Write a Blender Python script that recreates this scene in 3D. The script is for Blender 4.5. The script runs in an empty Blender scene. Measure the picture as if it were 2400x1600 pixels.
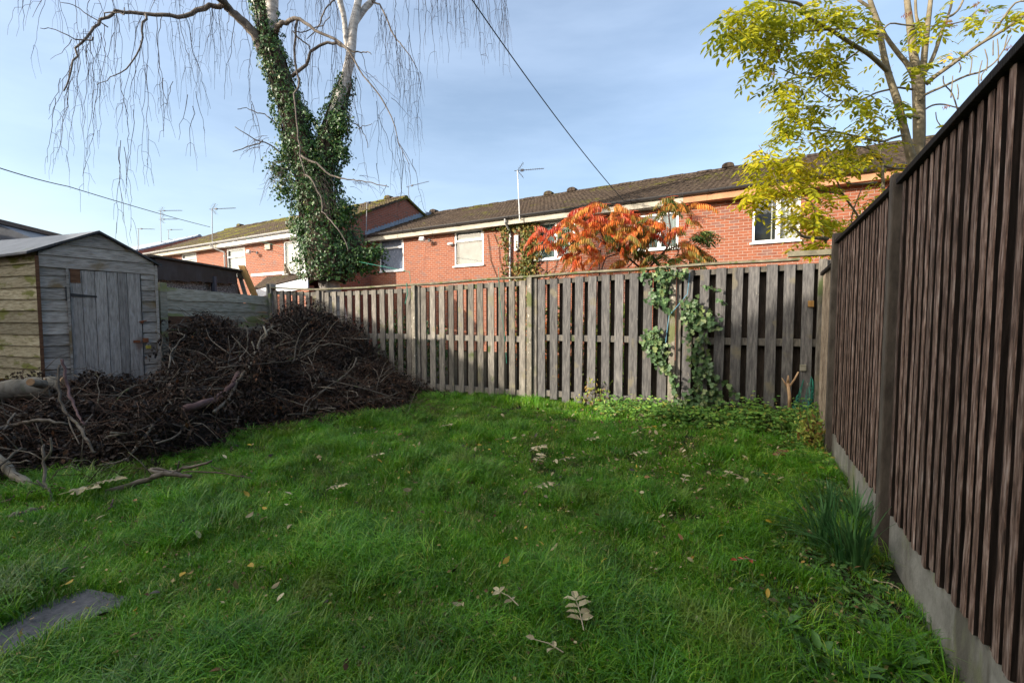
import bpy, math, random
import numpy as np
from mathutils import Vector, Matrix

random.seed(7); rng = np.random.default_rng(7)
R = math.radians
sc = bpy.context.scene
COL = sc.collection

# ------------------------------------------------------------------ camera
H = 1.35
PITCH = math.atan(58/1066.7)
cam_d = bpy.data.cameras.new("camera"); cam_d.sensor_width = 36; cam_d.lens = 16
cam_d.clip_start = .05; cam_d.clip_end = 2000
cam = bpy.data.objects.new("camera", cam_d); COL.objects.link(cam)
cam.location = (0, 0, H); cam.rotation_euler = (math.pi/2-PITCH, 0, 0)
sc.camera = cam

# ------------------------------------------------------------------ light
SUN_AZ = (.93, .37)          # horizontal travel of the sunlight
SUN_EL = R(18)
w = bpy.data.worlds.new("World"); sc.world = w; w.use_nodes = True
wn, wl = w.node_tree.nodes, w.node_tree.links
wn.clear()
wo = wn.new('ShaderNodeOutputWorld'); bg = wn.new('ShaderNodeBackground')
sky = wn.new('ShaderNodeTexSky'); sky.sky_type = 'NISHITA'; sky.sun_disc = False
sky.sun_elevation = SUN_EL
sky.sun_rotation = math.atan2(-SUN_AZ[0], -SUN_AZ[1]) % (2*math.pi)
sky.air_density = 1.0; sky.dust_density = 1.9; sky.ozone_density = 1.5
bg.inputs[1].default_value = .15
# thin high cloud, stretched wisps mixed over the sky
tc = wn.new('ShaderNodeTexCoord'); mp = wn.new('ShaderNodeMapping')
mp.inputs['Scale'].default_value = (1.0, 1.8, 5.0); mp.inputs['Rotation'].default_value = (.2, .25, .5)
nz = wn.new('ShaderNodeTexNoise'); nz.inputs['Scale'].default_value = 1.6; nz.inputs['Detail'].default_value = 7; nz.inputs['Roughness'].default_value = .55
rp = wn.new('ShaderNodeValToRGB'); rp.color_ramp.elements[0].position = .34; rp.color_ramp.elements[1].position = .78; rp.color_ramp.elements[0].color = (.07, .07, .07, 1)
rp.color_ramp.elements[1].color = (.22, .22, .22, 1)
mx = wn.new('ShaderNodeMixRGB'); mx.inputs[2].default_value = (7.2, 8.4, 10.2, 1)
wl.new(tc.outputs['Generated'], mp.inputs[0]); wl.new(mp.outputs[0], nz.inputs[0]); wl.new(nz.outputs[0], rp.inputs[0])
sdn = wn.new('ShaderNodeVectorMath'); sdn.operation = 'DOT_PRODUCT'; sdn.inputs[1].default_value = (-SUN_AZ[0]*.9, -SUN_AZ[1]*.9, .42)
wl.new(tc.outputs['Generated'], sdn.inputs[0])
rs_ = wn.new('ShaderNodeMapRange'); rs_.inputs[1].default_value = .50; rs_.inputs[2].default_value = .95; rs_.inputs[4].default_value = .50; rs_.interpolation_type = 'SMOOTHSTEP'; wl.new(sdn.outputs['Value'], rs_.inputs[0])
mx2 = wn.new('ShaderNodeMixRGB'); mx2.inputs[2].default_value = (27, 25, 21.5, 1); wl.new(rs_.outputs[0], mx2.inputs[0]); wl.new(mx.outputs[0], mx2.inputs[1])  # unseen bright glow on the sun side, added to fill the shade
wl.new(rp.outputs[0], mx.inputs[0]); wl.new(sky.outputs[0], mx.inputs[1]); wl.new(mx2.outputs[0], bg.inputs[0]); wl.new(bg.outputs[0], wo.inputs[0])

sd = bpy.data.lights.new("sun", 'SUN'); sd.energy = 4.9; sd.angle = R(.55); sd.color = (1, .90, .76)
so = bpy.data.objects.new("sun", sd); COL.objects.link(so); so.location = (-20, -8, 20)
SUNV = Vector((SUN_AZ[0], SUN_AZ[1], -math.tan(SUN_EL)*math.hypot(*SUN_AZ))).normalized()
so.rotation_euler = SUNV.to_track_quat('-Z', 'Y').to_euler()

sc.view_settings.view_transform = 'Standard'; sc.view_settings.look = 'None'
sc.view_settings.gamma = 1; sc.view_settings.exposure = 0.74

# ------------------------------------------------------------------ geometry of the view (used only to survey positions)
F = 1066.7; CP, SP = math.cos(PITCH), math.sin(PITCH)
def ray(px, py):
    u = (px-1200)/F; v = (800-py)/F
    return (u, CP+v*SP, -SP+v*CP)
def at(px, py, Y):
    d = ray(px, py); k = Y/d[1]
    return Vector((d[0]*k, Y, H+d[2]*k))
def online(px, py, A, m):
    d = ray(px, py); k = (A[1]-m*A[0])/(d[1]-m*d[0])
    return Vector((d[0]*k, d[1]*k, H+d[2]*k))
def ground(px, py, z=0.):
    d = ray(px, py); k = (z-H)/d[2]
    return Vector((d[0]*k, d[1]*k, z))
def sm(t): t = np.clip(t, 0, 1); return t*t*(3-2*t)
def gz(x, y):
    x = np.asarray(x, float); y = np.asarray(y, float)
    return (.10*sm((y-3.)/3.5) + .012*np.sin(x*2.3+y*1.1)+.010*np.sin(x*-1.3+y*2.9+1)+.008*np.sin(x*5.1+2)*np.sin(y*4.3))
def gzf(x, y): return float(gz(x, y))

# ------------------------------------------------------------------ tags and builders
def tag(o, label=None, cat=None, group=None, kind=None):
    if label: o['label'] = label
    if cat: o['category'] = cat
    if group: o['group'] = group
    if kind: o['kind'] = kind
    return o
def thing(name, loc, label, cat, group=None):
    o = bpy.data.objects.new(name, None); COL.objects.link(o); o.location = Vector(loc)
    o.empty_display_size = .1
    return tag(o, label, cat, group)
def wpos(o):
    p = Vector((0, 0, 0))
    while o is not None:
        p += o.location; o = o.parent
    return p

class MB:
    def __init__(s): s.V = []; s.Fc = []; s.A = []; s.n = 0; s.big = []
    def add(s, vs, fs, r=None):
        if r is None: r = random.random()
        b = s.n; s.V.extend([tuple(v) for v in vs]); s.Fc.extend([tuple(i+b for i in f) for f in fs])
        s.A.extend([r]*len(vs)); s.n += len(vs); return s
    def box(s, c, hx, hy, hz, r=None, jit=0):
        """c centre, hx/hy/hz half vectors"""
        c, hx, hy, hz = Vector(c), Vector(hx), Vector(hy), Vector(hz)
        vs = []
        for k in (-1, 1):
            for j in (-1, 1):
                for i in (-1, 1):
                    vs.append(c+hx*i+hy*j+hz*k+(Vector((random.uniform(-jit, jit), random.uniform(-jit, jit), random.uniform(-jit, jit))) if jit else Vector()))
        fs = [(0, 2, 3, 1), (4, 5, 7, 6), (0, 1, 5, 4), (2, 6, 7, 3), (0, 4, 6, 2), (1, 3, 7, 5)]
        return s.add(vs, fs, r)
    def tube(s, pts, rad, n=6, r=None, cap=True, wob=0):
        pts = [Vector(p) for p in pts]; m = len(pts)
        if not hasattr(rad, '__len__'): rad = [rad]*m
        vs = []; fs = []
        d0 = (pts[1]-pts[0]).normalized()
        a = d0.orthogonal().normalized()
        for i, p in enumerate(pts):
            d = (pts[min(i+1, m-1)]-pts[max(i-1, 0)])
            if d.length < 1e-9: d = d0
            d.normalize(); a = (a-d*a.dot(d))
            if a.length < 1e-6: a = d.orthogonal()
            a.normalize(); b = d.cross(a)
            for k in range(n):
                t = 2*math.pi*k/n; q = rad[i]*(1+(random.uniform(-wob, wob) if wob else 0))
                vs.append(p+a*(math.cos(t)*q)+b*(math.sin(t)*q))
        for i in range(m-1):
            for k in range(n):
                k2 = (k+1) % n
                fs.append((i*n+k, i*n+k2, (i+1)*n+k2, (i+1)*n+k))
        if cap and n > 3:
            fs.append(tuple(range(n-1, -1, -1))); fs.append(tuple((m-1)*n+k for k in range(n)))
        return s.add(vs, fs, r)
    def prism(s, poly, ext, r=None):
        """poly list of points, ext vector"""
        n = len(poly); P = [Vector(p) for p in poly]; E = Vector(ext)
        vs = P+[p+E for p in P]
        fs = [tuple(range(n-1, -1, -1)), tuple(range(n, 2*n))]+[(i, (i+1) % n, n+(i+1) % n, n+i) for i in range(n)]
        return s.add(vs, fs, r)
    def raw(s, V, Fs, A):
        """numpy block: V (n,3), Fs (m,k), A (n,)"""
        s.big.append((V, Fs, A)); return s
    def build(s, name, mat, parent=None, smooth=False, bevel=0):
        blocks = list(s.big)
        me = bpy.data.meshes.new(name)
        Vs = []; loops = []; starts = []; tot = []; As = []; base = 0; ls = 0
        if s.V:
            Vs.append(np.array(s.V, float)); As.append(np.array(s.A, float))
            for f in s.Fc:
                starts.append(ls); tot.append(len(f)); ls += len(f)
            loops.append(np.fromiter((i for f in s.Fc for i in f), int)); base = len(s.V)
        starts = [np.array(starts, int)]; tot = [np.array(tot, int)]
        for (V, Fs, A) in blocks:
            m, k = Fs.shape
            Vs.append(V); As.append(A); loops.append((Fs+base).ravel()); base += len(V)
            starts.append(ls+np.arange(m)*k); tot.append(np.full(m, k)); ls += m*k
        V = np.concatenate(Vs); L = np.concatenate(loops); S = np.concatenate(starts); T = np.concatenate(tot); A = np.concatenate(As)
        if parent is not None: org = np.array(wpos(parent))
        else:
            mn, mxx = V.min(0), V.max(0); org = np.array(((mn[0]+mxx[0])/2, (mn[1]+mxx[1])/2, mn[2]))
        V = V-org
        me.vertices.add(len(V)); me.vertices.foreach_set('co', V.astype(np.float32).ravel())
        me.loops.add(len(L)); me.loops.foreach_set('vertex_index', L.astype(np.int32))
        me.polygons.add(len(S)); me.polygons.foreach_set('loop_start', S.astype(np.int32)); me.polygons.foreach_set('loop_total', T.astype(np.int32))
        at_ = me.attributes.new('rnd', 'FLOAT', 'POINT'); at_.data.foreach_set('value', A.astype(np.float32))
        me.update(calc_edges=True)
        me.polygons.foreach_set('use_smooth', np.full(len(S), bool(smooth)))
        me.materials.append(mat)
        o = bpy.data.objects.new(name, me); COL.objects.link(o)
        if parent is not None: o.parent = parent
        else: o.location = Vector(org)
        if bevel:
            b = o.modifiers.new('bevel', 'BEVEL'); b.width = bevel; b.segments = 2; b.limit_method = 'ANGLE'
        return o

def frames(fwd, up):
    """arrays of rotation matrices, columns = side, fwd, normal"""
    f = fwd/np.linalg.norm(fwd, axis=1, keepdims=True)
    sd_ = np.cross(f, up); l = np.linalg.norm(sd_, axis=1, keepdims=True); sd_ = np.where(l < 1e-5, np.array([[1., 0, 0]]), sd_/np.maximum(l, 1e-9))
    nn = np.cross(sd_, f)
    return np.stack([sd_, f, nn], axis=2)
def scatter(mb, tv, tf, pos, rot, scale, rnd):
    """place template (tv verts x,y,z with y along leaf; tf same-size faces) many times"""
    N = len(pos); k = len(tv)
    tvn = np.asarray(tv, float)
    sc_ = scale[:, None, None]*tvn[None] if scale.ndim == 1 else scale[:, None, :]*tvn[None]
    V = np.einsum('nij,nkj->nki', rot, sc_)+pos[:, None, :]
    tfn = np.asarray(tf, int)
    Fs = (tfn[None]+(np.arange(N)*k)[:, None, None]).reshape(-1, tfn.shape[1])
    mb.raw(V.reshape(-1, 3), Fs, np.repeat(rnd, k))
def unit(n, up_bias=0):
    v = rng.normal(size=(n, 3)); v[:, 2] += up_bias
    return v/np.linalg.norm(v, axis=1, keepdims=True)
# leaf templates (unit length along y), slightly folded
LEAF = ([(0, 0, 0), (.2, .3, .05), (.17, .7, .04), (0, 1, -.06), (-.17, .7, .04), (-.2, .3, .05), (0, .5, -.02)],
        [(0, 1, 6), (1, 2, 6), (2, 3, 6), (3, 4, 6), (4, 5, 6), (5, 0, 6)])
IVY = ([(0, 0, 0), (.32, -.08, .05), (.55, .25, .0), (.28, .42, .03), (.36, .72, -.02), (0, 1, -.08), (-.36, .72, -.02), (-.28, .42, .03), (-.55, .25, 0), (-.32, -.08, .05), (0, .4, -.04)],
       [(i, i+1, 10) for i in range(0, 9)]+[(9, 0, 10)])
SQ = ([(0, 0, 0), (.3, .45, .06), (0, 1, 0), (-.3, .45, .06)], [(0, 1, 2, 3)])
def wob_line(p0, p1, n, amp):
    p0, p1 = Vector(p0), Vector(p1); L = (p1-p0).length; out = []
    off = Vector((0, 0, 0))
    for i in range(n+1):
        t = i/n
        if 0 < i < n: off += Vector((random.gauss(0, 1), random.gauss(0, 1), random.gauss(0, .4)))*amp*L/n
        else: off *= (0 if i == 0 else 1)
        out.append(p0.lerp(p1, t)+off*(1-.3*t))
    return out
def smooth_pts(pts, k=3):
    P = [Vector(p) for p in pts]; out = []
    for i in range(len(P)-1):
        p0 = P[max(i-1, 0)]; p1 = P[i]; p2 = P[i+1]; p3 = P[min(i+2, len(P)-1)]
        for j in range(k):
            t = j/k
            out.append(.5*((2*p1)+(p2-p0)*t+(2*p0-5*p1+4*p2-p3)*t*t+(3*p1-p0-3*p2+p3)*t**3))
    out.append(P[-1]); return out
def lerp_list(a, n):
    a = list(a); return [float(np.interp(i/(n-1)*(len(a)-1), range(len(a)), a)) for i in range(n)]

# ------------------------------------------------------------------ materials
def new_mat(name):
    m = bpy.data.materials.new(name); m.use_nodes = True; nt = m.node_tree
    for n in list(nt.nodes):
        if n.type != 'OUTPUT_MATERIAL' and n.type != 'BSDF_PRINCIPLED': nt.nodes.remove(n)
    b = [n for n in nt.nodes if n.type == 'BSDF_PRINCIPLED'][0]; o = [n for n in nt.nodes if n.type == 'OUTPUT_MATERIAL'][0]
    return m, nt, b, o
def N(nt, t, **kw):
    n = nt.nodes.new('ShaderNode'+t)
    for k, v in kw.items():
        if isinstance(k, str) and hasattr(n, k): setattr(n, k, v)
        else: n.inputs[k].default_value = v
    return n
def ramp(nt, stops):
    r = nt.nodes.new('ShaderNodeValToRGB'); e = r.color_ramp.elements
    while len(e) > 1: e.remove(e[-1])
    e[0].position = stops[0][0]; e[0].color = (*stops[0][1], 1)
    for p, c in stops[1:]:
        x = e.new(p); x.color = (*c, 1)
    return r
def coords(nt, stretch=(1, 1, 1), use_rnd=True, rndscale=7.):
    g = N(nt, 'NewGeometry'); mp_ = N(nt, 'Mapping'); mp_.inputs['Scale'].default_value = stretch
    nt.links.new(g.outputs['Position'], mp_.inputs[0]); out = mp_.outputs[0]
    if use_rnd:
        a = N(nt, 'Attribute', attribute_name='rnd'); ml = N(nt, 'Math', operation='MULTIPLY'); ml.inputs[1].default_value = rndscale
        nt.links.new(a.outputs['Fac'], ml.inputs[0])
        ad = N(nt, 'VectorMath', operation='ADD'); nt.links.new(out, ad.inputs[0]); nt.links.new(ml.outputs[0], ad.inputs[1]); out = ad.outputs[0]
    return out
def noise_mat(name, stops, scale=8, stretch=(1, 1, 1), rough=.85, bump=.3, bscale=None, var=.25, detail=6, spots=None, moss=None, use_rnd=True, spec=.3, dist=.01):
    """colour from stretched noise, per-piece brightness variation, optional spots (scale, thr, colour) and moss (scale, thr, colour, z range)"""
    m, nt, b, o = new_mat(name); L = nt.links
    co = coords(nt, stretch, use_rnd)
    nz_ = N(nt, 'TexNoise'); nz_.inputs['Scale'].default_value = scale; nz_.inputs['Detail'].default_value = detail; nz_.inputs['Roughness'].default_value = .62
    L.new(co, nz_.inputs['Vector']); r = ramp(nt, stops); L.new(nz_.outputs[0], r.inputs[0]); c = r.outputs[0]
    if use_rnd and var:
        a = N(nt, 'Attribute', attribute_name='rnd'); mr = N(nt, 'MapRange'); mr.inputs[3].default_value = 1-var; mr.inputs[4].default_value = 1+var
        L.new(a.outputs['Fac'], mr.inputs[0]); mm = N(nt, 'VectorMath', operation='SCALE'); L.new(c, mm.inputs[0]); L.new(mr.outputs[0], mm.inputs['Scale']); c = mm.outputs[0]
    for sp in (spots or []):
        n2 = N(nt, 'TexNoise'); n2.inputs['Scale'].default_value = sp[0]; n2.inputs['Detail'].default_value = 5
        L.new(coords(nt, sp[3] if len(sp) > 3 else (1, 1, 1), use_rnd, 3.), n2.inputs['Vector'])
        r2 = ramp(nt, [(sp[1], (0, 0, 0)), (min(sp[1]+.07, 1), (1, 1, 1))]); L.new(n2.outputs[0], r2.inputs[0])
        mxx = N(nt, 'MixRGB'); mxx.inputs[2].default_value = (*sp[2], 1); L.new(r2.outputs[0], mxx.inputs[0]); L.new(c, mxx.inputs[1]); c = mxx.outputs[0]
    L.new(c, b.inputs['Base Color']); b.inputs['Roughness'].default_value = rough; b.inputs['Specular IOR Level'].default_value = spec
    if bump:
        n3 = N(nt, 'TexNoise'); n3.inputs['Scale'].default_value = bscale or scale*1.5; n3.inputs['Detail'].default_value = 5; L.new(co, n3.inputs['Vector'])
        bp = N(nt, 'Bump'); bp.inputs['Strength'].default_value = bump; bp.inputs['Distance'].default_value = dist; L.new(n3.outputs[0], bp.inputs['Height']); L.new(bp.outputs[0], b.inputs['Normal'])
    return m
def leaf_mat(name, stops, trans=.35, rough=.5, inst=False, patch=None, spec=.35, nscale=9):
    m, nt, b, o = new_mat(name); L = nt.links
    if inst:
        a = N(nt, 'ObjectInfo'); a2 = N(nt, 'Attribute', attribute_name='rnd'); m1 = N(nt, 'Math', operation='MULTIPLY'); m1.inputs[1].default_value = .45; m2 = N(nt, 'Math', operation='MULTIPLY_ADD'); m2.inputs[1].default_value = .6
        L.new(a.outputs['Random'], m1.inputs[0]); L.new(a2.outputs['Fac'], m2.inputs[0]); L.new(m1.outputs[0], m2.inputs[2]); f = m2.outputs[0]
    else: a = N(nt, 'Attribute', attribute_name='rnd'); f = a.outputs['Fac']
    r = ramp(nt, stops); L.new(f, r.inputs[0]); c = r.outputs[0]
    g = N(nt, 'NewGeometry'); n2 = N(nt, 'TexNoise'); n2.inputs['Scale'].default_value = nscale; n2.inputs['Detail'].default_value = 4; L.new(g.outputs['Position'], n2.inputs['Vector'])
    mr = N(nt, 'MapRange'); mr.inputs[1].default_value = .3; mr.inputs[2].default_value = .7; mr.inputs[3].default_value = .65; mr.inputs[4].default_value = 1.35
    L.new(n2.outputs[0], mr.inputs[0]); mm = N(nt, 'VectorMath', operation='SCALE'); L.new(c, mm.inputs[0]); L.new(mr.outputs[0], mm.inputs['Scale']); c = mm.outputs[0]
    if patch:
        n3 = N(nt, 'TexNoise'); n3.inputs['Scale'].default_value = patch[0]; n3.inputs['Detail'].default_value = 3; L.new(g.outputs['Position'], n3.inputs['Vector'])
        r3 = ramp(nt, [(patch[1], (0, 0, 0)), (patch[1]+.18, (1, 1, 1))]); L.new(n3.outputs[0], r3.inputs[0])
        mxx = N(nt, 'MixRGB'); mxx.inputs[2].default_value = (*patch[2], 1); L.new(r3.outputs[0], mxx.inputs[0]); L.new(c, mxx.inputs[1]); c = mxx.outputs[0]
    L.new(c, b.inputs['Base Color']); b.inputs['Roughness'].default_value = rough; b.inputs['Specular IOR Level'].default_value = spec
    t = N(nt, 'BsdfTranslucent'); L.new(c, t.inputs[0]); ms = N(nt, 'MixShader'); ms.inputs[0].default_value = trans
    L.new(b.outputs[0], ms.inputs[1]); L.new(t.outputs[0], ms.inputs[2]); L.new(ms.outputs[0], o.inputs[0])
    return m
def plain(name, c, rough=.5, metal=0, spec=.5):
    return noise_mat(name, [(.3, tuple(x*.85 for x in c)), (.7, tuple(min(1, x*1.1) for x in c))], scale=14, rough=rough, bump=.05, var=.06, spec=spec)

M = {}
M['soil'] = noise_mat('soil', [(.3, (.010, .009, .005)), (.6, (.022, .024, .010)), (.8, (.04, .028, .015))], scale=18, rough=.95, bump=.6, use_rnd=False, dist=.02)
M['fence_wood'] = noise_mat('weathered_grey_wood', [(.28, (.075, .068, .058)), (.5, (.165, .150, .130)), (.72, (.27, .245, .205))], scale=5, stretch=(9, 9, 1.2), bump=.5, bscale=9, var=.38,
                            spots=[(3.0, .60, (.20, .18, .12)), (16, .71, (.40, .37, .31), (1, 1, .5)), (2.4, .64, (.07, .09, .035))])
M['fence_grey'] = noise_mat('charcoal_grey_wood', [(.28, (.055, .052, .052)), (.5, (.115, .110, .108)), (.72, (.20, .188, .175))], scale=5, stretch=(9, 9, 1.2), bump=.5, bscale=9, var=.3, spots=[(3.0, .62, (.17, .15, .11)), (16, .70, (.38, .34, .28), (1, 1, .5))])
M['fence_back'] = noise_mat('shaded_back_wood', [(.3, (.018, .014, .011)), (.7, (.055, .04, .03))], scale=5, stretch=(9, 9, 1.2), bump=.5, var=.35)  # shade behind the front slats put into a darker wood colour
M['fence_cap'] = noise_mat('mossy_cap_wood', [(.3, (.10, .09, .06)), (.6, (.22, .2, .14)), (.8, (.3, .28, .2))], scale=9, bump=.5, var=.2, spots=[(9, .56, (.10, .12, .04))])
M['post_light'] = noise_mat('pale_weathered_post', [(.3, (.12, .105, .085)), (.6, (.25, .225, .18)), (.8, (.42, .39, .33))], scale=7, stretch=(3, 3, 1), bump=.6, var=.15, spots=[(26, .62, (.5, .47, .4), (1, 1, .6)), (3, .6, (.13, .14, .06))])
M['concrete'] = noise_mat('concrete', [(.3, (.20, .19, .165)), (.7, (.34, .325, .285))], scale=11, bump=.35, bscale=60, var=.1, spots=[(5, .56, (.22, .23, .13), (1, 1, .5)), (3, .58, (.12, .11, .09), (1, 1, .25)), (30, .68, (.10, .095, .085))])
M['dark_concrete'] = noise_mat('stained_concrete_post', [(.3, (.045, .036, .03)), (.7, (.13, .11, .09))], scale=9, stretch=(2, 2, .6), bump=.3, bscale=50, var=.1)
M['board_face'] = noise_mat('dark_brown_feather_board', [(.3, (.007, .0045, .0035)), (.55, (.014, .009, .007)), (.8, (.034, .022, .017))], scale=6, stretch=(10, 10, 1.1), bump=.6, bscale=9, var=.4)
M['board_edge'] = noise_mat('weathered_board_edge', [(.34, (.028, .017, .013)), (.48, (.115, .070, .052)), (.60, (.24, .17, .14)), (.72, (.38, .315, .285))], scale=6, stretch=(12, 12, 1.5), bump=.6, bscale=9, var=.4)
M['board_pale'] = noise_mat('sunlit_feather_board', [(.3, (.14, .10, .07)), (.55, (.36, .29, .22)), (.8, (.6, .52, .42))], scale=6, stretch=(12, 12, 1.5), bump=.6, bscale=9, var=.2)  # paler copy of the fence boards, sunlight put into the colour
M['shed_wood'] = noise_mat('grey_shiplap_wood', [(.28, (.11, .10, .088)), (.5, (.27, .255, .23)), (.75, (.42, .40, .37))], scale=6, stretch=(1.4, 1.4, 10), bump=.6, bscale=8, var=.28,
                           spots=[(14, .66, (.30, .30, .30), (.3, .3, 3)), (2.6, .60, (.17, .13, .075))])
M['shed_side'] = noise_mat('green_stained_shiplap_wood', [(.28, (.11, .095, .055)), (.5, (.25, .225, .15)), (.75, (.38, .36, .27))], scale=6, stretch=(1.4, 1.4, 10), bump=.6, bscale=8, var=.28,
                           spots=[(3.2, .56, (.13, .14, .035), (1, 1, 2)), (15, .68, (.36, .36, .32), (.3, .3, 3))])
M['shed_low'] = noise_mat('amber_low_board', [(.3, (.12, .07, .012)), (.7, (.30, .20, .05))], scale=6, stretch=(1.4, 1.4, 8), bump=.4, var=.2)  # amber tone for the lowest side boards
M['shed_door'] = noise_mat('grey_door_planks', [(.28, (.13, .12, .112)), (.5, (.25, .24, .226)), (.75, (.36, .345, .325))], scale=6, stretch=(10, 10, 1.2), bump=.5, bscale=8, var=.25,
                           spots=[(20, .66, (.34, .34, .35), (1, 1, .3)), (2.5, .66, (.16, .11, .09))])
M['overlap_wood'] = noise_mat('green_tinged_overlap_board', [(.28, (.16, .15, .11)), (.5, (.30, .285, .22)), (.75, (.42, .40, .34))], scale=5, stretch=(1.2, 1.2, 9), bump=.5, var=.2,
                              spots=[(2.2, .55, (.20, .22, .09), (.6, .6, 2.4)), (14, .68, (.45, .44, .42), (.3, .3, 3))])
M['rust_board'] = noise_mat('red_brown_board', [(.3, (.07, .032, .016)), (.7, (.17, .09, .05))], scale=6, stretch=(1.4, 1.4, 9), bump=.4, var=.2)
M['plank'] = noise_mat('orange_new_plank', [(.3, (.26, .13, .035)), (.7, (.44, .26, .09))], scale=5, stretch=(9, 9, 1.2), bump=.3, var=.2)
M['felt'] = noise_mat('bitumen_felt', [(.3, (.075, .085, .10)), (.7, (.155, .168, .19))], scale=6, stretch=(1, 1, 1), rough=.55, bump=.3, bscale=90, var=.1, spec=.6, spots=[(4, .64, (.09, .10, .07))])
M['black_felt'] = noise_mat('black_torn_felt', [(.3, (.010, .011, .014)), (.7, (.032, .035, .042))], scale=5, rough=.5, bump=.5, var=.2, spec=.5)
M['pebble'] = noise_mat('pebble_dash', [(.38, (.06, .05, .045)), (.5, (.20, .18, .17)), (.62, (.42, .39, .38))], scale=46, rough=.9, bump=.9, bscale=46, var=.1, use_rnd=False, dist=.02)
M['slab'] = noise_mat('worn_paving_stone', [(.3, (.05, .052, .058)), (.6, (.105, .105, .112)), (.8, (.155, .145, .135))], scale=26, rough=.8, bump=.5, bscale=70, var=.1)
M['upvc'] = plain('white_upvc', (.78, .78, .76), .35)
M['grey_white'] = noise_mat('dirty_white_render', [(.3, (.46, .47, .5)), (.7, (.66, .67, .7))], scale=5, rough=.8, bump=.1, var=.05)
M['cream_fascia'] = noise_mat('cream_fascia_paint', [(.3, (.30, .27, .22)), (.7, (.5, .46, .38))], scale=4, stretch=(1, 1, 4), rough=.7, bump=.2, var=.1)
M['orange_fascia'] = noise_mat('orange_brown_fascia', [(.3, (.36, .17, .09)), (.7, (.5, .26, .14))], scale=4, rough=.7, bump=.2, var=.1)
M['white_fascia'] = plain('white_fascia_paint', (.74, .73, .70), .5)
M['gutter_black'] = plain('black_gutter_plastic', (.045, .043, .045), .32)
M['gutter_grey'] = plain('grey_gutter_plastic', (.36, .36, .36), .4)
M['lead'] = noise_mat('lead_flashing', [(.3, (.20, .24, .30)), (.7, (.33, .37, .43))], scale=8, rough=.6, bump=.2, var=.1)
M['metal'] = plain('galvanised_metal', (.24, .24, .26), .5)
M['dark_metal'] = plain('dark_aerial_metal', (.06, .06, .075), .5)
M['iron'] = plain('black_iron', (.018, .018, .02), .6)
M['rust'] = noise_mat('rust', [(.3, (.10, .03, .015)), (.7, (.24, .09, .04))], scale=30, rough=.9, bump=.3)
M['brass'] = plain('yellow_brass', (.40, .34, .05), .4)
M['twine_green'] = plain('green_twine', (.015, .20, .14), .7)
M['twine_dark'] = plain('dark_cable', (.02, .03, .03), .7)
M['twine_blue'] = plain('blue_twine', (.12, .30, .42), .7)
M['curtain'] = noise_mat('net_curtain', [(.35, (.26, .30, .40)), (.6, (.45, .5, .62))], scale=7, stretch=(6, 6, 1), rough=.9, bump=.1, use_rnd=False, spots=[(22, .62, (.8, .83, .9))])
M['blind'] = noise_mat('white_blind', [(.3, (.66, .65, .60)), (.7, (.82, .81, .77))], scale=3, stretch=(9, 9, .2), rough=.9, bump=.1, use_rnd=False)
M['lattice'] = noise_mat('grey_lattice_blind', [(.35, (.13, .15, .16)), (.7, (.33, .35, .36))], scale=1.8, rough=.9, bump=.1, use_rnd=False)
M['green_room'] = noise_mat('pale_green_curtain', [(.35, (.13, .19, .17)), (.7, (.36, .45, .42))], scale=3, stretch=(2, 2, 1), rough=.9, bump=.1, use_rnd=False)
M['fur'] = noise_mat('cat_fur', [(.35, (.16, .12, .08)), (.6, (.34, .28, .20)), (.75, (.6, .55, .47))], scale=12, rough=.9, bump=.2, use_rnd=False)
m_, nt_, b_, o_ = new_mat('window_glass')
fr = N(nt_, 'Fresnel'); fr.inputs[0].default_value = 1.5; gl = N(nt_, 'BsdfGlossy'); gl.inputs['Roughness'].default_value = .03; tr = N(nt_, 'BsdfTransparent'); tr.inputs[0].default_value = (.86, .89, .9, 1)
ms_ = N(nt_, 'MixShader'); ad_ = N(nt_, 'Math', operation='ADD'); ad_.inputs[1].default_value = .06; nt_.links.new(fr.outputs[0], ad_.inputs[0]); nt_.links.new(ad_.outputs[0], ms_.inputs[0])
nt_.links.new(tr.outputs[0], ms_.inputs[1]); nt_.links.new(gl.outputs[0], ms_.inputs[2]); nt_.links.new(ms_.outputs[0], o_.inputs[0]); M['glass'] = m_

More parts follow.
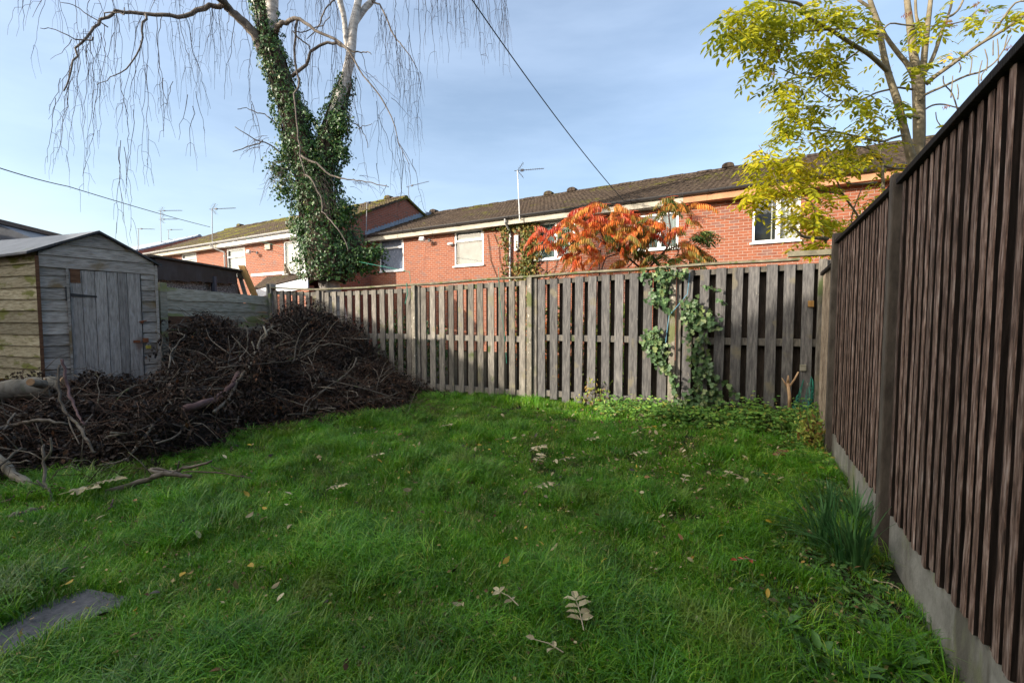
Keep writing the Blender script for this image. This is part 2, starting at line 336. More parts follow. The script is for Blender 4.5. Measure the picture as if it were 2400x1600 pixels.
def brick_mat(name, axis, c1=(.27, .082, .038), c2=(.17, .050, .030)):
    m, nt, b, o = new_mat(name); L = nt.links
    g = N(nt, 'NewGeometry'); dt = N(nt, 'VectorMath', operation='DOT_PRODUCT'); dt.inputs[1].default_value = (axis[0], axis[1], 0); L.new(g.outputs['Position'], dt.inputs[0])
    sx = N(nt, 'SeparateXYZ'); L.new(g.outputs['Position'], sx.inputs[0]); cb = N(nt, 'CombineXYZ'); L.new(dt.outputs['Value'], cb.inputs[0]); L.new(sx.outputs[2], cb.inputs[1])
    br = N(nt, 'TexBrick'); L.new(cb.outputs[0], br.inputs['Vector'])
    br.inputs['Scale'].default_value = 1; br.inputs['Brick Width'].default_value = .225; br.inputs['Row Height'].default_value = .075; br.inputs['Mortar Size'].default_value = .006; br.inputs['Mortar Smooth'].default_value = .2
    br.inputs['Color1'].default_value = (*c1, 1); br.inputs['Color2'].default_value = (*c2, 1); br.inputs['Mortar'].default_value = (.33, .26, .21, 1); br.inputs['Bias'].default_value = -.35
    br2 = N(nt, 'TexBrick'); L.new(cb.outputs[0], br2.inputs['Vector']); br2.offset_frequency = 2
    br2.inputs['Scale'].default_value = 1; br2.inputs['Brick Width'].default_value = .225; br2.inputs['Row Height'].default_value = .075; br2.inputs['Mortar Size'].default_value = 0
    br2.inputs['Color1'].default_value = (0, 0, 0, 1); br2.inputs['Color2'].default_value = (1, 1, 1, 1); br2.inputs['Bias'].default_value = 0
    # grey-brown overburnt bricks, one here and there
    sn = N(nt, 'VectorMath', operation='SNAP'); sn.inputs[1].default_value = (.45, .15, 1); L.new(cb.outputs[0], sn.inputs[0])
    wnz = N(nt, 'TexNoise'); wnz.inputs['Scale'].default_value = 1.7; wnz.inputs['Detail'].default_value = 4; L.new(cb.outputs[0], wnz.inputs['Vector'])
    ad = N(nt, 'Math', operation='MULTIPLY'); L.new(br2.outputs['Color'], ad.inputs[0]); L.new(wnz.outputs[0], ad.inputs[1])
    r = ramp(nt, [(.44, (0, 0, 0)), (.5, (.75, .75, .75))]); L.new(ad.outputs[0], r.inputs[0])
    mk = N(nt, 'Math', operation='SUBTRACT', use_clamp=True); L.new(r.outputs[0], mk.inputs[0]); L.new(br.outputs['Fac'], mk.inputs[1])
    mxx = N(nt, 'MixRGB'); mxx.inputs[2].default_value = (.19, .095, .075, 1); L.new(mk.outputs[0], mxx.inputs[0]); L.new(br.outputs['Color'], mxx.inputs[1])
    n2 = N(nt, 'TexNoise'); n2.inputs['Scale'].default_value = 22; n2.inputs['Detail'].default_value = 5; L.new(g.outputs['Position'], n2.inputs['Vector'])
    mr = N(nt, 'MapRange'); mr.inputs[3].default_value = .72; mr.inputs[4].default_value = 1.28; L.new(n2.outputs[0], mr.inputs[0])
    sc2 = N(nt, 'VectorMath', operation='SCALE'); L.new(mxx.outputs[0], sc2.inputs[0]); L.new(mr.outputs[0], sc2.inputs['Scale'])
    L.new(sc2.outputs[0], b.inputs['Base Color']); b.inputs['Roughness'].default_value = .9
    bp = N(nt, 'Bump'); bp.inputs['Strength'].default_value = .6; bp.inputs['Distance'].default_value = .01; bp.invert = True; L.new(br.outputs['Fac'], bp.inputs['Height']); L.new(bp.outputs[0], b.inputs['Normal'])
    return m
EH = Vector((.857, -.514, 0)).normalized(); NH = Vector((.514, .857, 0)).normalized()
M['brick'] = brick_mat('orange_brick', EH); M['brick_gable'] = brick_mat('gable_brick', NH, (.36, .10, .055), (.25, .07, .04))
def tile_mat(name, axis, base1, base2, moss, thr):
    m, nt, b, o = new_mat(name); L = nt.links
    g = N(nt, 'NewGeometry'); dt = N(nt, 'VectorMath', operation='DOT_PRODUCT'); dt.inputs[1].default_value = (axis[0], axis[1], 0); L.new(g.outputs['Position'], dt.inputs[0])
    at_ = N(nt, 'Attribute', attribute_name='rnd')
    n1 = N(nt, 'TexNoise'); n1.inputs['Scale'].default_value = 9; n1.inputs['Detail'].default_value = 6; L.new(g.outputs['Position'], n1.inputs['Vector'])
    r1 = ramp(nt, [(.35, base1), (.7, base2)]); L.new(n1.outputs[0], r1.inputs[0])
    n2 = N(nt, 'TexNoise'); n2.inputs['Scale'].default_value = 7; n2.inputs['Detail'].default_value = 9; n2.inputs['Roughness'].default_value = .78; L.new(g.outputs['Position'], n2.inputs['Vector'])
    n4 = N(nt, 'TexNoise'); n4.inputs['Scale'].default_value = .6; L.new(g.outputs['Position'], n4.inputs['Vector'])
    mu = N(nt, 'Math', operation='ADD'); L.new(n2.outputs[0], mu.inputs[0]); L.new(n4.outputs[0], mu.inputs[1]); 
    r2 = ramp(nt, [(0, (0, 0, 0)), (1, (1, 1, 1))]); r2.color_ramp.elements[0].position = thr/2; r2.color_ramp.elements[1].position = thr/2+.04
    hf = N(nt, 'Math', operation='MULTIPLY'); hf.inputs[1].default_value = .5; L.new(mu.outputs[0], hf.inputs[0]); L.new(hf.outputs[0], r2.inputs[0])
    mo = ramp(nt, [(.35, tuple(x*.6 for x in moss)), (.6, moss)]); n5 = N(nt, 'TexNoise'); n5.inputs['Scale'].default_value = 2.5; L.new(g.outputs['Position'], n5.inputs['Vector']); L.new(n5.outputs[0], mo.inputs[0])
    mxx = N(nt, 'MixRGB'); L.new(r2.outputs[0], mxx.inputs[0]); L.new(r1.outputs[0], mxx.inputs[1]); L.new(mo.outputs[0], mxx.inputs[2])
    L.new(mxx.outputs[0], b.inputs['Base Color']); b.inputs['Roughness'].default_value = .92; b.inputs['Specular IOR Level'].default_value = .2
    # tile rolls across the course
    sn = N(nt, 'Math', operation='MULTIPLY'); sn.inputs[1].default_value = 2*math.pi/.15; L.new(dt.outputs['Value'], sn.inputs[0]); si = N(nt, 'Math', operation='SINE'); L.new(sn.outputs[0], si.inputs[0])
    ad = N(nt, 'Math', operation='MULTIPLY_ADD'); ad.inputs[1].default_value = .35; L.new(si.outputs[0], ad.inputs[0]); L.new(n2.outputs[0], ad.inputs[2])
    bp = N(nt, 'Bump'); bp.inputs['Strength'].default_value = .8; bp.inputs['Distance'].default_value = .03; L.new(ad.outputs[0], bp.inputs['Height']); L.new(bp.outputs[0], b.inputs['Normal'])
    return m
M['tiles'] = tile_mat('mossy_brown_tiles', EH, (.034, .024, .018), (.075, .056, .042), (.085, .080, .018), 1.10)
M['tiles_mossy'] = tile_mat('very_mossy_tiles', EH, (.042, .031, .022), (.09, .068, .046), (.135, .128, .020), 1.02)
M['slates'] = tile_mat('pale_slates', EH, (.22, .26, .33), (.32, .36, .42), (.2, .22, .2), 1.5)
M['grass'] = leaf_mat('grass_blades', [(0, (.024, .10, .006)), (.3, (.06, .21, .008)), (.6, (.115, .31, .012)), (.84, (.21, .38, .02)), (1, (.40, .40, .08))], trans=.30, rough=.34, inst=True, patch=(1.7, .58, (.17, .21, .03)), spec=.45, nscale=2.6)
M['straw'] = leaf_mat('dry_straw_blades', [(0, (.20, .17, .06)), (1, (.34, .29, .13))], trans=.3, inst=True)
M['ivy'] = leaf_mat('ivy_leaves', [(0, (.018, .06, .010)), (.5, (.04, .11, .018)), (.8, (.08, .16, .025)), (1, (.20, .23, .045))], trans=.2, rough=.4, spec=.5)
M['ivy_fence'] = leaf_mat('fence_ivy_leaves', [(0, (.05, .10, .04)), (.7, (.09, .16, .06)), (1, (.18, .22, .08))], trans=.15, rough=.45)
M['climber'] = leaf_mat('autumn_climber_leaves', [(0, (.05, .075, .015)), (.5, (.12, .13, .025)), (.8, (.24, .18, .035)), (1, (.25, .07, .02))], trans=.25)
M['ash_leaf'] = leaf_mat('yellow_green_ash_leaves', [(0, (.12, .16, .012)), (.3, (.30, .32, .015)), (.65, (.56, .52, .02)), (1, (.62, .42, .02))], trans=.5, rough=.45)
M['sumac'] = leaf_mat('sumac_autumn_leaves', [(0, (.03, .09, .02)), (.20, (.12, .15, .03)), (.35, (.30, .20, .04)), (.5, (.60, .27, .05)), (.7, (.66, .17, .035)), (.88, (.56, .06, .03)), (1, (.6, .28, .2))], trans=.4, rough=.5)
M['weeds'] = leaf_mat('weed_leaves', [(0, (.08, .19, .035)), (.5, (.16, .34, .06)), (.8, (.26, .42, .07)), (.93, (.42, .37, .08)), (1, (.34, .15, .06))], trans=.4)
M['strap'] = leaf_mat('strap_leaves', [(0, (.035, .12, .035)), (1, (.11, .25, .08))], trans=.25, rough=.35)
M['dock'] = leaf_mat('dock_leaves', [(0, (.05, .13, .035)), (.8, (.10, .22, .05)), (1, (.22, .23, .06))], trans=.25)
M['dead_leaf'] = leaf_mat('dead_brown_leaves', [(0, (.010, .007, .006)), (.6, (.026, .017, .012)), (.84, (.055, .033, .022)), (.95, (.15, .062, .024)), (1, (.26, .10, .035))], trans=.12, rough=.6)
M['leaf_pale'] = leaf_mat('pale_fallen_leaf', [(0, (.34, .28, .15)), (1, (.55, .48, .30))], trans=.25, rough=.6)
M['leaf_yellow'] = leaf_mat('yellow_fallen_leaf', [(0, (.40, .25, .03)), (1, (.55, .38, .05))], trans=.25, rough=.5)
M['leaf_brown'] = leaf_mat('brown_fallen_leaf', [(0, (.10, .05, .025)), (1, (.24, .12, .05))], trans=.15, rough=.6)
M['leaf_dark'] = leaf_mat('dark_fallen_leaf', [(0, (.015, .012, .01)), (1, (.05, .035, .025))], trans=.05, rough=.4)
M['leaf_red'] = leaf_mat('red_fallen_leaf', [(0, (.30, .05, .02)), (1, (.42, .10, .04))], trans=.2, rough=.5)
M['birch'] = noise_mat('birch_bark', [(.3, (.26, .23, .20)), (.55, (.52, .48, .44)), (.8, (.68, .65, .61))], scale=4, stretch=(1, 1, 4), bump=.3, use_rnd=False, spots=[(6, .63, (.04, .035, .03), (.8, .8, 4))])
M['birch_limb'] = noise_mat('birch_limb_bark', [(.3, (.06, .048, .042)), (.7, (.20, .17, .14))], scale=9, bump=.3, use_rnd=False)
M['twig'] = noise_mat('dark_twigs', [(.3, (.018, .012, .013)), (.7, (.055, .038, .034))], scale=9, bump=0, var=.4)
M['ivy_stem'] = noise_mat('ivy_stem_bark', [(.3, (.03, .022, .014)), (.7, (.07, .05, .03))], scale=9, bump=.3)
M['ash_bark'] = noise_mat('ash_bark', [(.3, (.11, .09, .055)), (.7, (.25, .21, .14))], scale=12, bump=.35, use_rnd=False, spots=[(5, .64, (.13, .11, .07))])
M['seed'] = noise_mat('brown_ash_keys', [(.3, (.16, .06, .03)), (.7, (.34, .14, .07))], scale=20, bump=0)
M['sumac_bark'] = noise_mat('sumac_bark', [(.3, (.06, .03, .025)), (.7, (.14, .08, .06))], scale=12, bump=.3)
M['dead_wood'] = noise_mat('dead_grey_branch', [(.3, (.05, .04, .03)), (.55, (.13, .112, .09)), (.8, (.24, .22, .18))], scale=11, bump=.4, var=.3, spots=[(5, .63, (.10, .12, .05))])
M['dead_twig'] = noise_mat('dead_brown_twigs', [(.3, (.028, .016, .011)), (.7, (.11, .062, .040))], scale=9, bump=0, var=.5)
M['purple_wood'] = noise_mat('purplish_bark', [(.3, (.055, .032, .035)), (.7, (.14, .09, .085))], scale=9, bump=.4)
M['log_bark'] = noise_mat('grey_log_bark', [(.3, (.11, .095, .07)), (.7, (.27, .245, .195))], scale=8, stretch=(2.5, 1, 1), bump=.6, spots=[(4, .62, (.10, .115, .06))])
M['log_end'] = noise_mat('cut_log_end', [(.3, (.20, .12, .06)), (.7, (.34, .22, .12))], scale=14, bump=.2)
M['fresh_wood'] = noise_mat('fresh_orange_wood', [(.3, (.26, .15, .08)), (.7, (.46, .31, .18))], scale=12, bump=.3)
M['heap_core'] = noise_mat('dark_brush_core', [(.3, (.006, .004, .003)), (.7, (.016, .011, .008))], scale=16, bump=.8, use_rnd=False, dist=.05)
M['moss_ground'] = M['soil']
# ------------------------------------------------------------------ ground
NV = Vector((.4177, .9086, 0)).normalized()   # away from the camera, square to the back fence
EV = Vector((.9086, -.4177, 0)).normalized()  # along the back fence, to the right
FA = Vector((2.08, 5.82, 0)); FM = -.46
def build_ground():
    xs = np.concatenate([-np.geomspace(160, 9, 14), np.linspace(-8, 8, 130), np.geomspace(9, 160, 14)])
    ys = np.concatenate([-np.geomspace(120, 4, 8), np.linspace(-3, 14, 130), np.geomspace(15, 220, 14)])
    X, Y = np.meshgrid(xs, ys); Z = gz(X, Y)
    V = np.stack([X.ravel(), Y.ravel(), Z.ravel()], 1); nx, ny = len(xs), len(ys)
    i = np.arange(nx*ny).reshape(ny, nx); Fs = np.stack([i[:-1, :-1].ravel(), i[:-1, 1:].ravel(), i[1:, 1:].ravel(), i[1:, :-1].ravel()], 1)
    mb = MB(); mb.raw(V, Fs, np.zeros(len(V))); o = mb.build('ground', M['soil'], smooth=True); o['kind'] = 'structure'
build_ground()

# ------------------------------------------------------------------ brick terrace behind the fence
OB = Vector((6.25, 12.0, 0)); HM = EH.y/EH.x
def PH(O):
    return lambda s, d, z: O+EH*s+NH*d+Vector((0, 0, z))
def sz(O, d, px, py):
    A = O+NH*d; p = online(px, py, A, HM); return (p-A).dot(EH), p.z
def wall_holes(mb, P, s0, s1, z0, z1, holes, d=0, rev=.09):
    ss = sorted({s0, s1, *[h[0] for h in holes], *[h[1] for h in holes]}); zs = sorted({z0, z1, *[h[2] for h in holes], *[h[3] for h in holes]})
    for a, b in zip(ss, ss[1:]):
        for c, e in zip(zs, zs[1:]):
            if any(h[0] <= (a+b)/2 <= h[1] and h[2] <= (c+e)/2 <= h[3] for h in holes): continue
            mb.add([P(a, d, c), P(b, d, c), P(b, d, e), P(a, d, e)], [(0, 1, 2, 3)], .5)
    for h in holes:
        a, b, c, e = h
        for q in ([(a, c), (a, e)], [(b, e), (b, c)], [(a, e), (b, e)], [(b, c), (a, c)]):
            (x0, y0), (x1, y1) = q
            mb.add([P(x0, d, y0), P(x1, d, y1), P(x1, d+rev, y1), P(x0, d+rev, y0)], [(0, 1, 2, 3)], .5)
def window(P, hole, house, style, curtain, lay):
    s0, s1, z0, z1 = hole; f = .055; g = .004
    mb = MB()
    def bar(a, b, c, e, d0=.015, d1=.07):
        mb.box(P((a+b)/2, (d0+d1)/2, (c+e)/2), EH*(b-a)/2, NH*(d1-d0)/2, (0, 0, (e-c)/2), .5)
    s0 += g; s1 -= g; z0 += g; z1 -= g
    bar(s0, s1, z0, z0+f*1.2); bar(s0, s1, z1-f, z1); bar(s0, s0+f, z0+f*1.2+.001, z1-f-.001); bar(s1-f, s1, z0+f*1.2+.001, z1-f-.001)
    zt = z1-(z1-z0)*.30
    if lay == 'top': bar(s0+f+.001, s1-f-.001, zt-.03, zt+.035, .0, .065); bar(s0+f+.001, s0+f+.03, zt+.036, z1-f-.001, .0, .06); bar(s1-f-.03, s1-f-.001, zt+.036, z1-f-.001, .0, .06); bar(s0+f+.031, s1-f-.031, z1-f-.035, z1-f-.001, .0, .06)
    if lay == 'mid':
        c = (s0+s1)/2+.05; bar(c-.05, c+.05, z0+f*1.2+.001, z1-f-.001, 0, .065)
    wdw = mb.build('window', M['upvc'], house)
    pm = MB(); pm.add([P(s0+.02, .05, z0+.02), P(s1-.02, .05, z0+.02), P(s1-.02, .05, z1-.02), P(s0+.02, .05, z1-.02)], [(0, 1, 2, 3)]); pm.build('pane', M['glass'], wdw)
    cm = MB(); n = 40; am = .02 if style != 'flat' else .002
    for i in range(n):
        a, b = s0+(s1-s0)*i/n, s0+(s1-s0)*(i+1)/n
        if style == 'sides' and .42 < i/n < .56 : continue
        if style == 'sides' and i/n < .40: continue
        da, db = .13+am*math.sin(i*2.1), .13+am*math.sin((i+1)*2.1)
        cm.add([P(a, da, z0), P(b, db, z0), P(b, db, z1), P(a, da, z1)], [(0, 1, 2, 3)])
    cm.build('curtain', M[curtain], wdw, smooth=True)
    rm = MB(); rm.add([P(s0, .6, z0), P(s1, .6, z0), P(s1, .6, z1), P(s0, .6, z1)], [(0, 1, 2, 3)]); rm.build('room_wall', M['lattice'], wdw)
    sl = MB(); sl.box(P((s0+s1)/2, -.02, z0-.012), EH*((s1-s0)/2+.05), NH*.05, (0, 0, .022), .5); sl.build('sill', M['upvc'], wdw, bevel=.004)
    return wdw
PITCHR = R(21.8)
def roof_slope(mb, P, s0, s1, d0, z0, d1, sag=.012, course=.30):
    """stepped tile courses from eave (d0,z0) up to ridge depth d1"""
    Ls = (d1-d0)/math.cos(PITCHR); n = max(2, int(Ls/course)); seg = max(1, int((s1-s0)/.6))
    for i in range(n):
        for j in range(seg):
            a = s0+(s1-s0)*j/seg; b = s0+(s1-s0)*(j+1)/seg
            def pt(s, t, up):
                dd = d0+(d1-d0)*t; zz = z0+(dd-d0)*math.tan(PITCHR)+up+sag*math.sin(s*1.7)*math.sin(t*3.1)+.006*math.sin(s*6.3+i*2.1)
                return P(s, dd, zz)
            t0, t1 = i/n, (i+1)/n
            q0, q1, q2, q3 = pt(a, t0, .034), pt(b, t0, .034), pt(b, t1+.004, .0), pt(a, t1+.004, .0)
            r0, r1 = pt(a, t0, -.012), pt(b, t0, -.012)
            mb.add([q0, q1, q2, q3, r0, r1], [(0, 1, 2, 3), (4, 5, 1, 0)], random.random())
    return z0+(d1-d0)*math.tan(PITCHR)
def house_shell(name, O, s0, s1, zg, label, cat, wins, fascia, gutter, tile, depth=8.0, left_gable=False, right_gable=False, verge=.0):
    """zg = gutter top height"""
    P = PH(O); root = thing(name, P((s0+s1)/2, 2, 0.), label, cat)
    ze = zg-.06; mb = MB(); holes = [w_[0] for w_ in wins]
    wall_holes(mb, P, s0, s1, -.1, ze, holes)
    zr = ze+(depth/2+.36)*math.tan(PITCHR)
    mb.build('wall', M['brick'], root)
    mb = MB(); mb.add([P(s1, depth, -.1), P(s0, depth, -.1), P(s0, depth, ze), P(s1, depth, ze)], [(0, 1, 2, 3)], .5); mb.build('rear_wall', M['brick'], root)
    for flag, s, nm in ((left_gable, s0, 'gable_wall'), (right_gable, s1, 'gable_wall')):
        if flag:
            g = MB(); top = [P(s, 0, ze+.12), P(s, depth/2, zr-.06), P(s, depth, ze+.12)]
            g.add([P(s, 0, -.1), P(s, depth, -.1), top[2], top[1], top[0]], [(0, 1, 2, 3, 4)], .5); g.build(nm, M['brick_gable'], root)
    for hole, style, cur, lay in wins: window(P, hole, root, style, cur, lay)
    rm = MB(); e0 = s0-(verge if left_gable else 0); e1 = s1+(verge if right_gable else 0)
    roof_slope(rm, P, e0, e1, -.36, ze, depth/2)
    rm.add([P(e0, depth/2, zr), P(e1, depth/2, zr), P(e1, depth+.36, ze), P(e0, depth+.36, ze)], [(0, 1, 2, 3)], .5)
    # ridge tiles
    k = int((e1-e0)/.45)
    for i in range(k):
        a = e0+(e1-e0)*i/k; b = e0+(e1-e0)*(i+1)/k-.012; pr = []
        for t in range(7):
            th = math.pi*t/6; pr.append(P(a, depth/2-.14*math.cos(th), zr-.03+.11*math.sin(th)+.008*math.sin(i*3)))
        rm.prism(pr, EH*(b-a))
    for flag, s in ((left_gable, e0), (right_gable, e1)):
        if flag:
            for sg in (1, -1):
                a_ = P(s, -.38, ze-.02) if sg == 1 else P(s, depth+.38, ze-.02); b_ = P(s, depth/2, zr-.01)
                dv = (b_-a_); rm.box((a_+b_)/2+Vector((0, 0, -.03)), dv/2, EH*.035, (0, 0, .05), .1)
    roof = rm.build('roof', M[tile], root)
    fm = MB()
    for (fa, fb, mt) in fascia:
        f_ = MB(); f_.box(P((fa+fb)/2, -.31, ze-.135), EH*((fb-fa)/2-.002), NH*.014, (0, 0, .098), .5)
        f_.box(P((fa+fb)/2, -.15, ze-.225), EH*((fb-fa)/2-.002), NH*.144, (0, 0, .008), .5); f_.build('fascia', M[mt], root)
    gm = MB()
    k = max(1, int((s1-s0)/2.0))
    for i in range(k):
        a = s0+(s1-s0)*i/k; b = s0+(s1-s0)*(i+1)/k; out = []; inn = []
        for t in range(9):
            th = math.pi*t/8
            out.append((-.39-.078*math.cos(th), zg-.04-.078*math.sin(th))); inn.append((-.39-.070*math.cos(th), zg-.04-.070*math.sin(th)))
        prof = out+inn[::-1]
        gm.prism([P(a, d, z) for d, z in prof], EH*(b-a), .5)
        pr2 = [(-.39-.088*math.cos(math.pi*t/8), zg-.04-.088*math.sin(math.pi*t/8)) for t in range(9)]+[(-.39+.08, zg-.039), (-.39-.08, zg-.039)][::1]
        gm.prism([P(b-.05, d, z) for d, z in pr2], EH*.09, .5)
    gm.build('gutter', M[gutter], root)
    return root, P, ze, zr
def downpipe(P, s, ze, mat, root, off=.3):
    d = MB(); d.tube([P(s-off, -.39, ze-.05), P(s-off, -.39, ze-.16), P(s, -.07, ze-.42), P(s, -.07, ze-.6), P(s, -.07, .1)], .036, 8, .5)
    for z in (ze-.6, ze-1.6, ze-2.8): d.box(P(s, -.06, z), EH*.055, NH*.05, (0, 0, .02), .5)
    return d.build('downpipe', M[mat], root, smooth=False)
def ridge_vent(P, s, zr, depth, mat, roof_root):
    v = MB(); pr = []
    for t in range(9):
        th = math.pi*t/8; pr.append(P(s-.2*math.cos(th), depth/2-.16, zr+.03+.17*math.sin(th)**.6))
    v.prism(pr, NH*.3); v.build('ridge_vent', M[mat], roof_root, bevel=.02)

_, zB1 = sz(OB, -.39, 1200, 502); _, zB2 = sz(OB, -.39, 1700, 437); ZB = (zB1+zB2)/2
sL, _ = sz(OB, -.39, 851, 556)
s_12, _ = sz(OB, 0, 1205, 560); s_23, _ = sz(OB, 0, 1660, 520)
def hole(O, x0, y0, x1, y1, dz=0):
    a, z1 = sz(O, 0, x0, (y0+y1)/2); b, _ = sz(O, 0, x1, (y0+y1)/2); c = (x0+x1)/2
    return (a, b, sz(O, 0, c, y1)[1], sz(O, 0, c, y0)[1])
W1 = hole(OB, 889, 557, 946, 636); W2 = hole(OB, 1065, 537, 1133, 623); W3 = hole(OB, 1255, 519, 1347, 607); W4 = hole(OB, 1495, 500, 1590, 585); W5 = hole(OB, 1763, 464, 1876, 567)
print('B gutter', round(zB1, 2), round(zB2, 2), 'sL', round(sL, 2), 's', round(s_12, 2), round(s_23, 2), 'wins', [[round(q, 2) for q in w_] for w_ in (W1, W2, W3, W4, W5)])
# adjacent roofs touch at the party lines; each house is its own thing
hb1, PB, zeB, zrB = house_shell('terrace_house', OB, sL-1.6, s_12, ZB, 'low orange brick house end with two white windows, right of the ivy-clad birch', 'house',
    [(W1, 'folds', 'curtain', 'top'), (W2, 'flat', 'lattice', 'top')], [(sL-1.6, s_12, 'cream_fascia')], 'gutter_black', 'tiles')
hb2, _, _, _ = house_shell('terrace_house', OB, s_12+.002, s_23, ZB, 'orange brick house behind the red sumac, ivy on its left edge', 'house',
    [(W3, 'folds', 'green_room', 'mid'), (W4, 'folds', 'green_room', 'mid')], [(s_12, s_23-.6, 'cream_fascia'), (s_23-.6, s_23, 'orange_fascia')], 'gutter_black', 'tiles')
hb3, _, _, _ = house_shell('terrace_house', OB, s_23+.002, 8.5, ZB, 'orange brick house with orange fascia, partly hidden by the yellow ash', 'house',
    [(W5, 'sides', 'blind', 'mid')], [(s_23+.002, 8.5, 'orange_fascia')], 'gutter_black', 'tiles', right_gable=True, verge=.1)
downpipe(PB, s_12-.12, zeB, 'gutter_grey', hb1, .0)
for px, rt in ((1017, hb1), (1287, hb2), (1342, hb2), (1706, hb3)):
    s, _ = sz(OB, 4.0, px, 430); ridge_vent(PB, s, zrB, 8.0, 'tiles', rt)

# taller projecting part of the terrace on the left
PITCHR = R(24.8)
CA = PB(sL, -1.9, 0); OA = CA
_, zA1 = sz(OA, -.39, 694, 540); _, zA2 = sz(OA, -.39, 400, 580); ZA = max(zA1, ZB+.12)
kdep = None
WA1 = hole(OA, 426, 592, 461, 640); WA2 = hole(OA, 532, 581, 575, 648); WA3 = hole(OA, 665, 562, 730, 640)
sA, _ = sz(OA, -.3, 512, 580); sEnd, _ = sz(OA, -.39, 337, 588)
print('A gutter', round(zA1, 2), round(zA2, 2), 'sA', round(sA, 2), 'sEnd', round(sEnd, 2), 'corner', [round(v, 2) for v in CA], [[round(q, 2) for q in w_] for w_ in (WA1, WA2, WA3)])
ha2, PA, zeA, zrA = house_shell('terrace_house', OA, sA, 0, ZA, 'projecting brick house behind the birch with white fascia and floodlight', 'house',
    [(WA2, 'folds', 'blind', 'top'), (WA3, 'folds', 'blind', 'mid')], [(sA, 0, 'white_fascia')], 'gutter_grey', 'tiles_mossy', right_gable=True, verge=.08)
ha1, _, _, _ = house_shell('terrace_house', OA, sEnd, sA-.002, ZA, 'farthest brick house of the left terrace with very mossy roof', 'house',
    [(WA1, 'folds', 'blind', 'top')], [(sEnd, sA-.002, 'cream_fascia')], 'gutter_grey', 'tiles_mossy', left_gable=True, verge=.1)
downpipe(PA, sA+.05, zeA, 'gutter_grey', ha2, .55)
for px, rt in ((912, ha2), (735, ha2), (562, ha2)):
    s, _ = sz(OA, 4.0, px, 480); ridge_vent(PA, s, zrA, 8.0, 'tiles_mossy', rt)
PITCHR = R(21.8)
# lead flashing stepping up where the low roof meets the projecting gable
fl = MB()
zl = lambda d: zeB+(d+.36+0)*math.tan(PITCHR)
for i in range(24):
    d0 = -.3+i*.18; d1 = d0+.185
    if d1 > 4: break
    z0 = zl(d0)+.03; top = zl(d1)+.17
    top = math.floor(top/.075)*.075+.03
    fl.box(PB(sL+.014, (d0+d1)/2, (z0+top)/2), NH*(d1-d0)/2, EH*.009, (0, 0, (top-z0)/2), .5)
fl.build('flashing', M['lead'], ha2)
# far pale slate roof
pc = at(424, 556, 37.); PC_O = Vector((pc.x, pc.y, 0))-NH*4
house_shell('terrace_house', PC_O, -26, 3, pc.z-4.36*math.tan(PITCHR)-.06, 'distant house with pale slate roof seen past the mossy roof end', 'house', [], [(-26, 3, 'cream_fascia')], 'gutter_grey', 'slates', left_gable=True, right_gable=True)
# rear extension of the projecting house
e1 = at(722, 646, 14.2); e0 = at(588, 679, 20.4); hwz = sz(OA, -.02, 700, 642)[1]
top1 = PA((e1-CA).dot(EH)+.3, -.03, hwz); top0 = PA((e0-CA).dot(EH)+1.2, -.03, hwz)
ex = MB(); n = 12
for i in range(n):
    a0, a1 = e0.lerp(top0, i/n), e1.lerp(top1, i/n); b0, b1 = e0.lerp(top0, (i+1)/n), e1.lerp(top1, (i+1)/n); up = Vector((0, 0, .03))
    ex.add([a0+up, a1+up, b1, b0, a0-up*.6, a1-up*.6], [(0, 1, 2, 3), (4, 5, 1, 0)])
ex.build('extension_roof', M['tiles'], ha2)
dv = (e1-e0); dn = Vector((dv.y, -dv.x, 0)).normalized()
fx = MB(); fx.box((e0+e1)/2+Vector((0, 0, -.22)), dv/2, dn*.02, (0, 0, .16), .5); fx.build('extension_fascia', M['grey_white'], ha2)
ew = MB(); ew.box((e0+e1)/2-dn*.12+Vector((0, 0, -1.5)), dv/2*.98, dn*.08, (0, 0, 1.2), .5); ew.build('extension_wall', M['brick'], ha2)
sb = MB(); sa_, sb_ = sz(OA, 0, 590, 648)[0], sz(OA, 0, 725, 640)[0]
sb.box(PA((sa_+sb_)/2, -.02, hwz+.10), EH*(sb_-sa_)/2, NH*.02, (0, 0, .055), .5); sb.build('white_band', M['white_fascia'], ha2)

def floodlight(O, px, py, root, sc_=1., label=None):
    P = PH(O); s, z = sz(O, 0, px, py)
    a = MB(); a.box(P(s, -.015, z), EH*.05, NH*.015, (0, 0, .05)); a.tube([P(s, -.02, z), P(s, -.16, z+.02), P(s-.02, -.26, z)], .018, 6); h = a.build('floodlight', M['dark_metal'], root)
    b = MB(); b.box(P(s-.04, -.36, z-.01), (EH*.11)*sc_, (NH*.05+Vector((0, 0, -.03)))*sc_, (Vector((0, 0, .06))+NH*.02)*sc_, .5); b.build('lamp_head', M['white_fascia'], h, bevel=.01)
floodlight(OB, 1006, 563, hb1); floodlight(OA, 603, 592, ha2)
cm_ = MB(); s, z = sz(OB, 0, 1059, 572); cm_.box(PB(s, -.015, z), EH*.045, NH*.014, (0, 0, .045)); cm_.tube([PB(s-.0, -.03, z), PB(s-.03, -.10, z-.01)], .02, 6); cm_.tube([PB(s-.09, -.13, z-.02), PB(s+.05, -.10, z)], .045, 8, .5); cm_.build('security_camera', M['upvc'], hb1)
al = MB(); s, z = sz(OA, 0, 631, 579); al.box(PA(s, -.05, z), EH*.2, NH*.045, (0, 0, .115), .5); al.build('alarm_box', M['cream_fascia'], ha2, bevel=.015)
lw = MB(); s, z = sz(OB, 0, 1213, 570); lw.box(PB(s, -.06, z), EH*.085+Vector((0, 0, .02)), NH*.04, (0, 0, .27), .5); lw.build('satellite_box', M['grey_white'], hb2, bevel=.02)

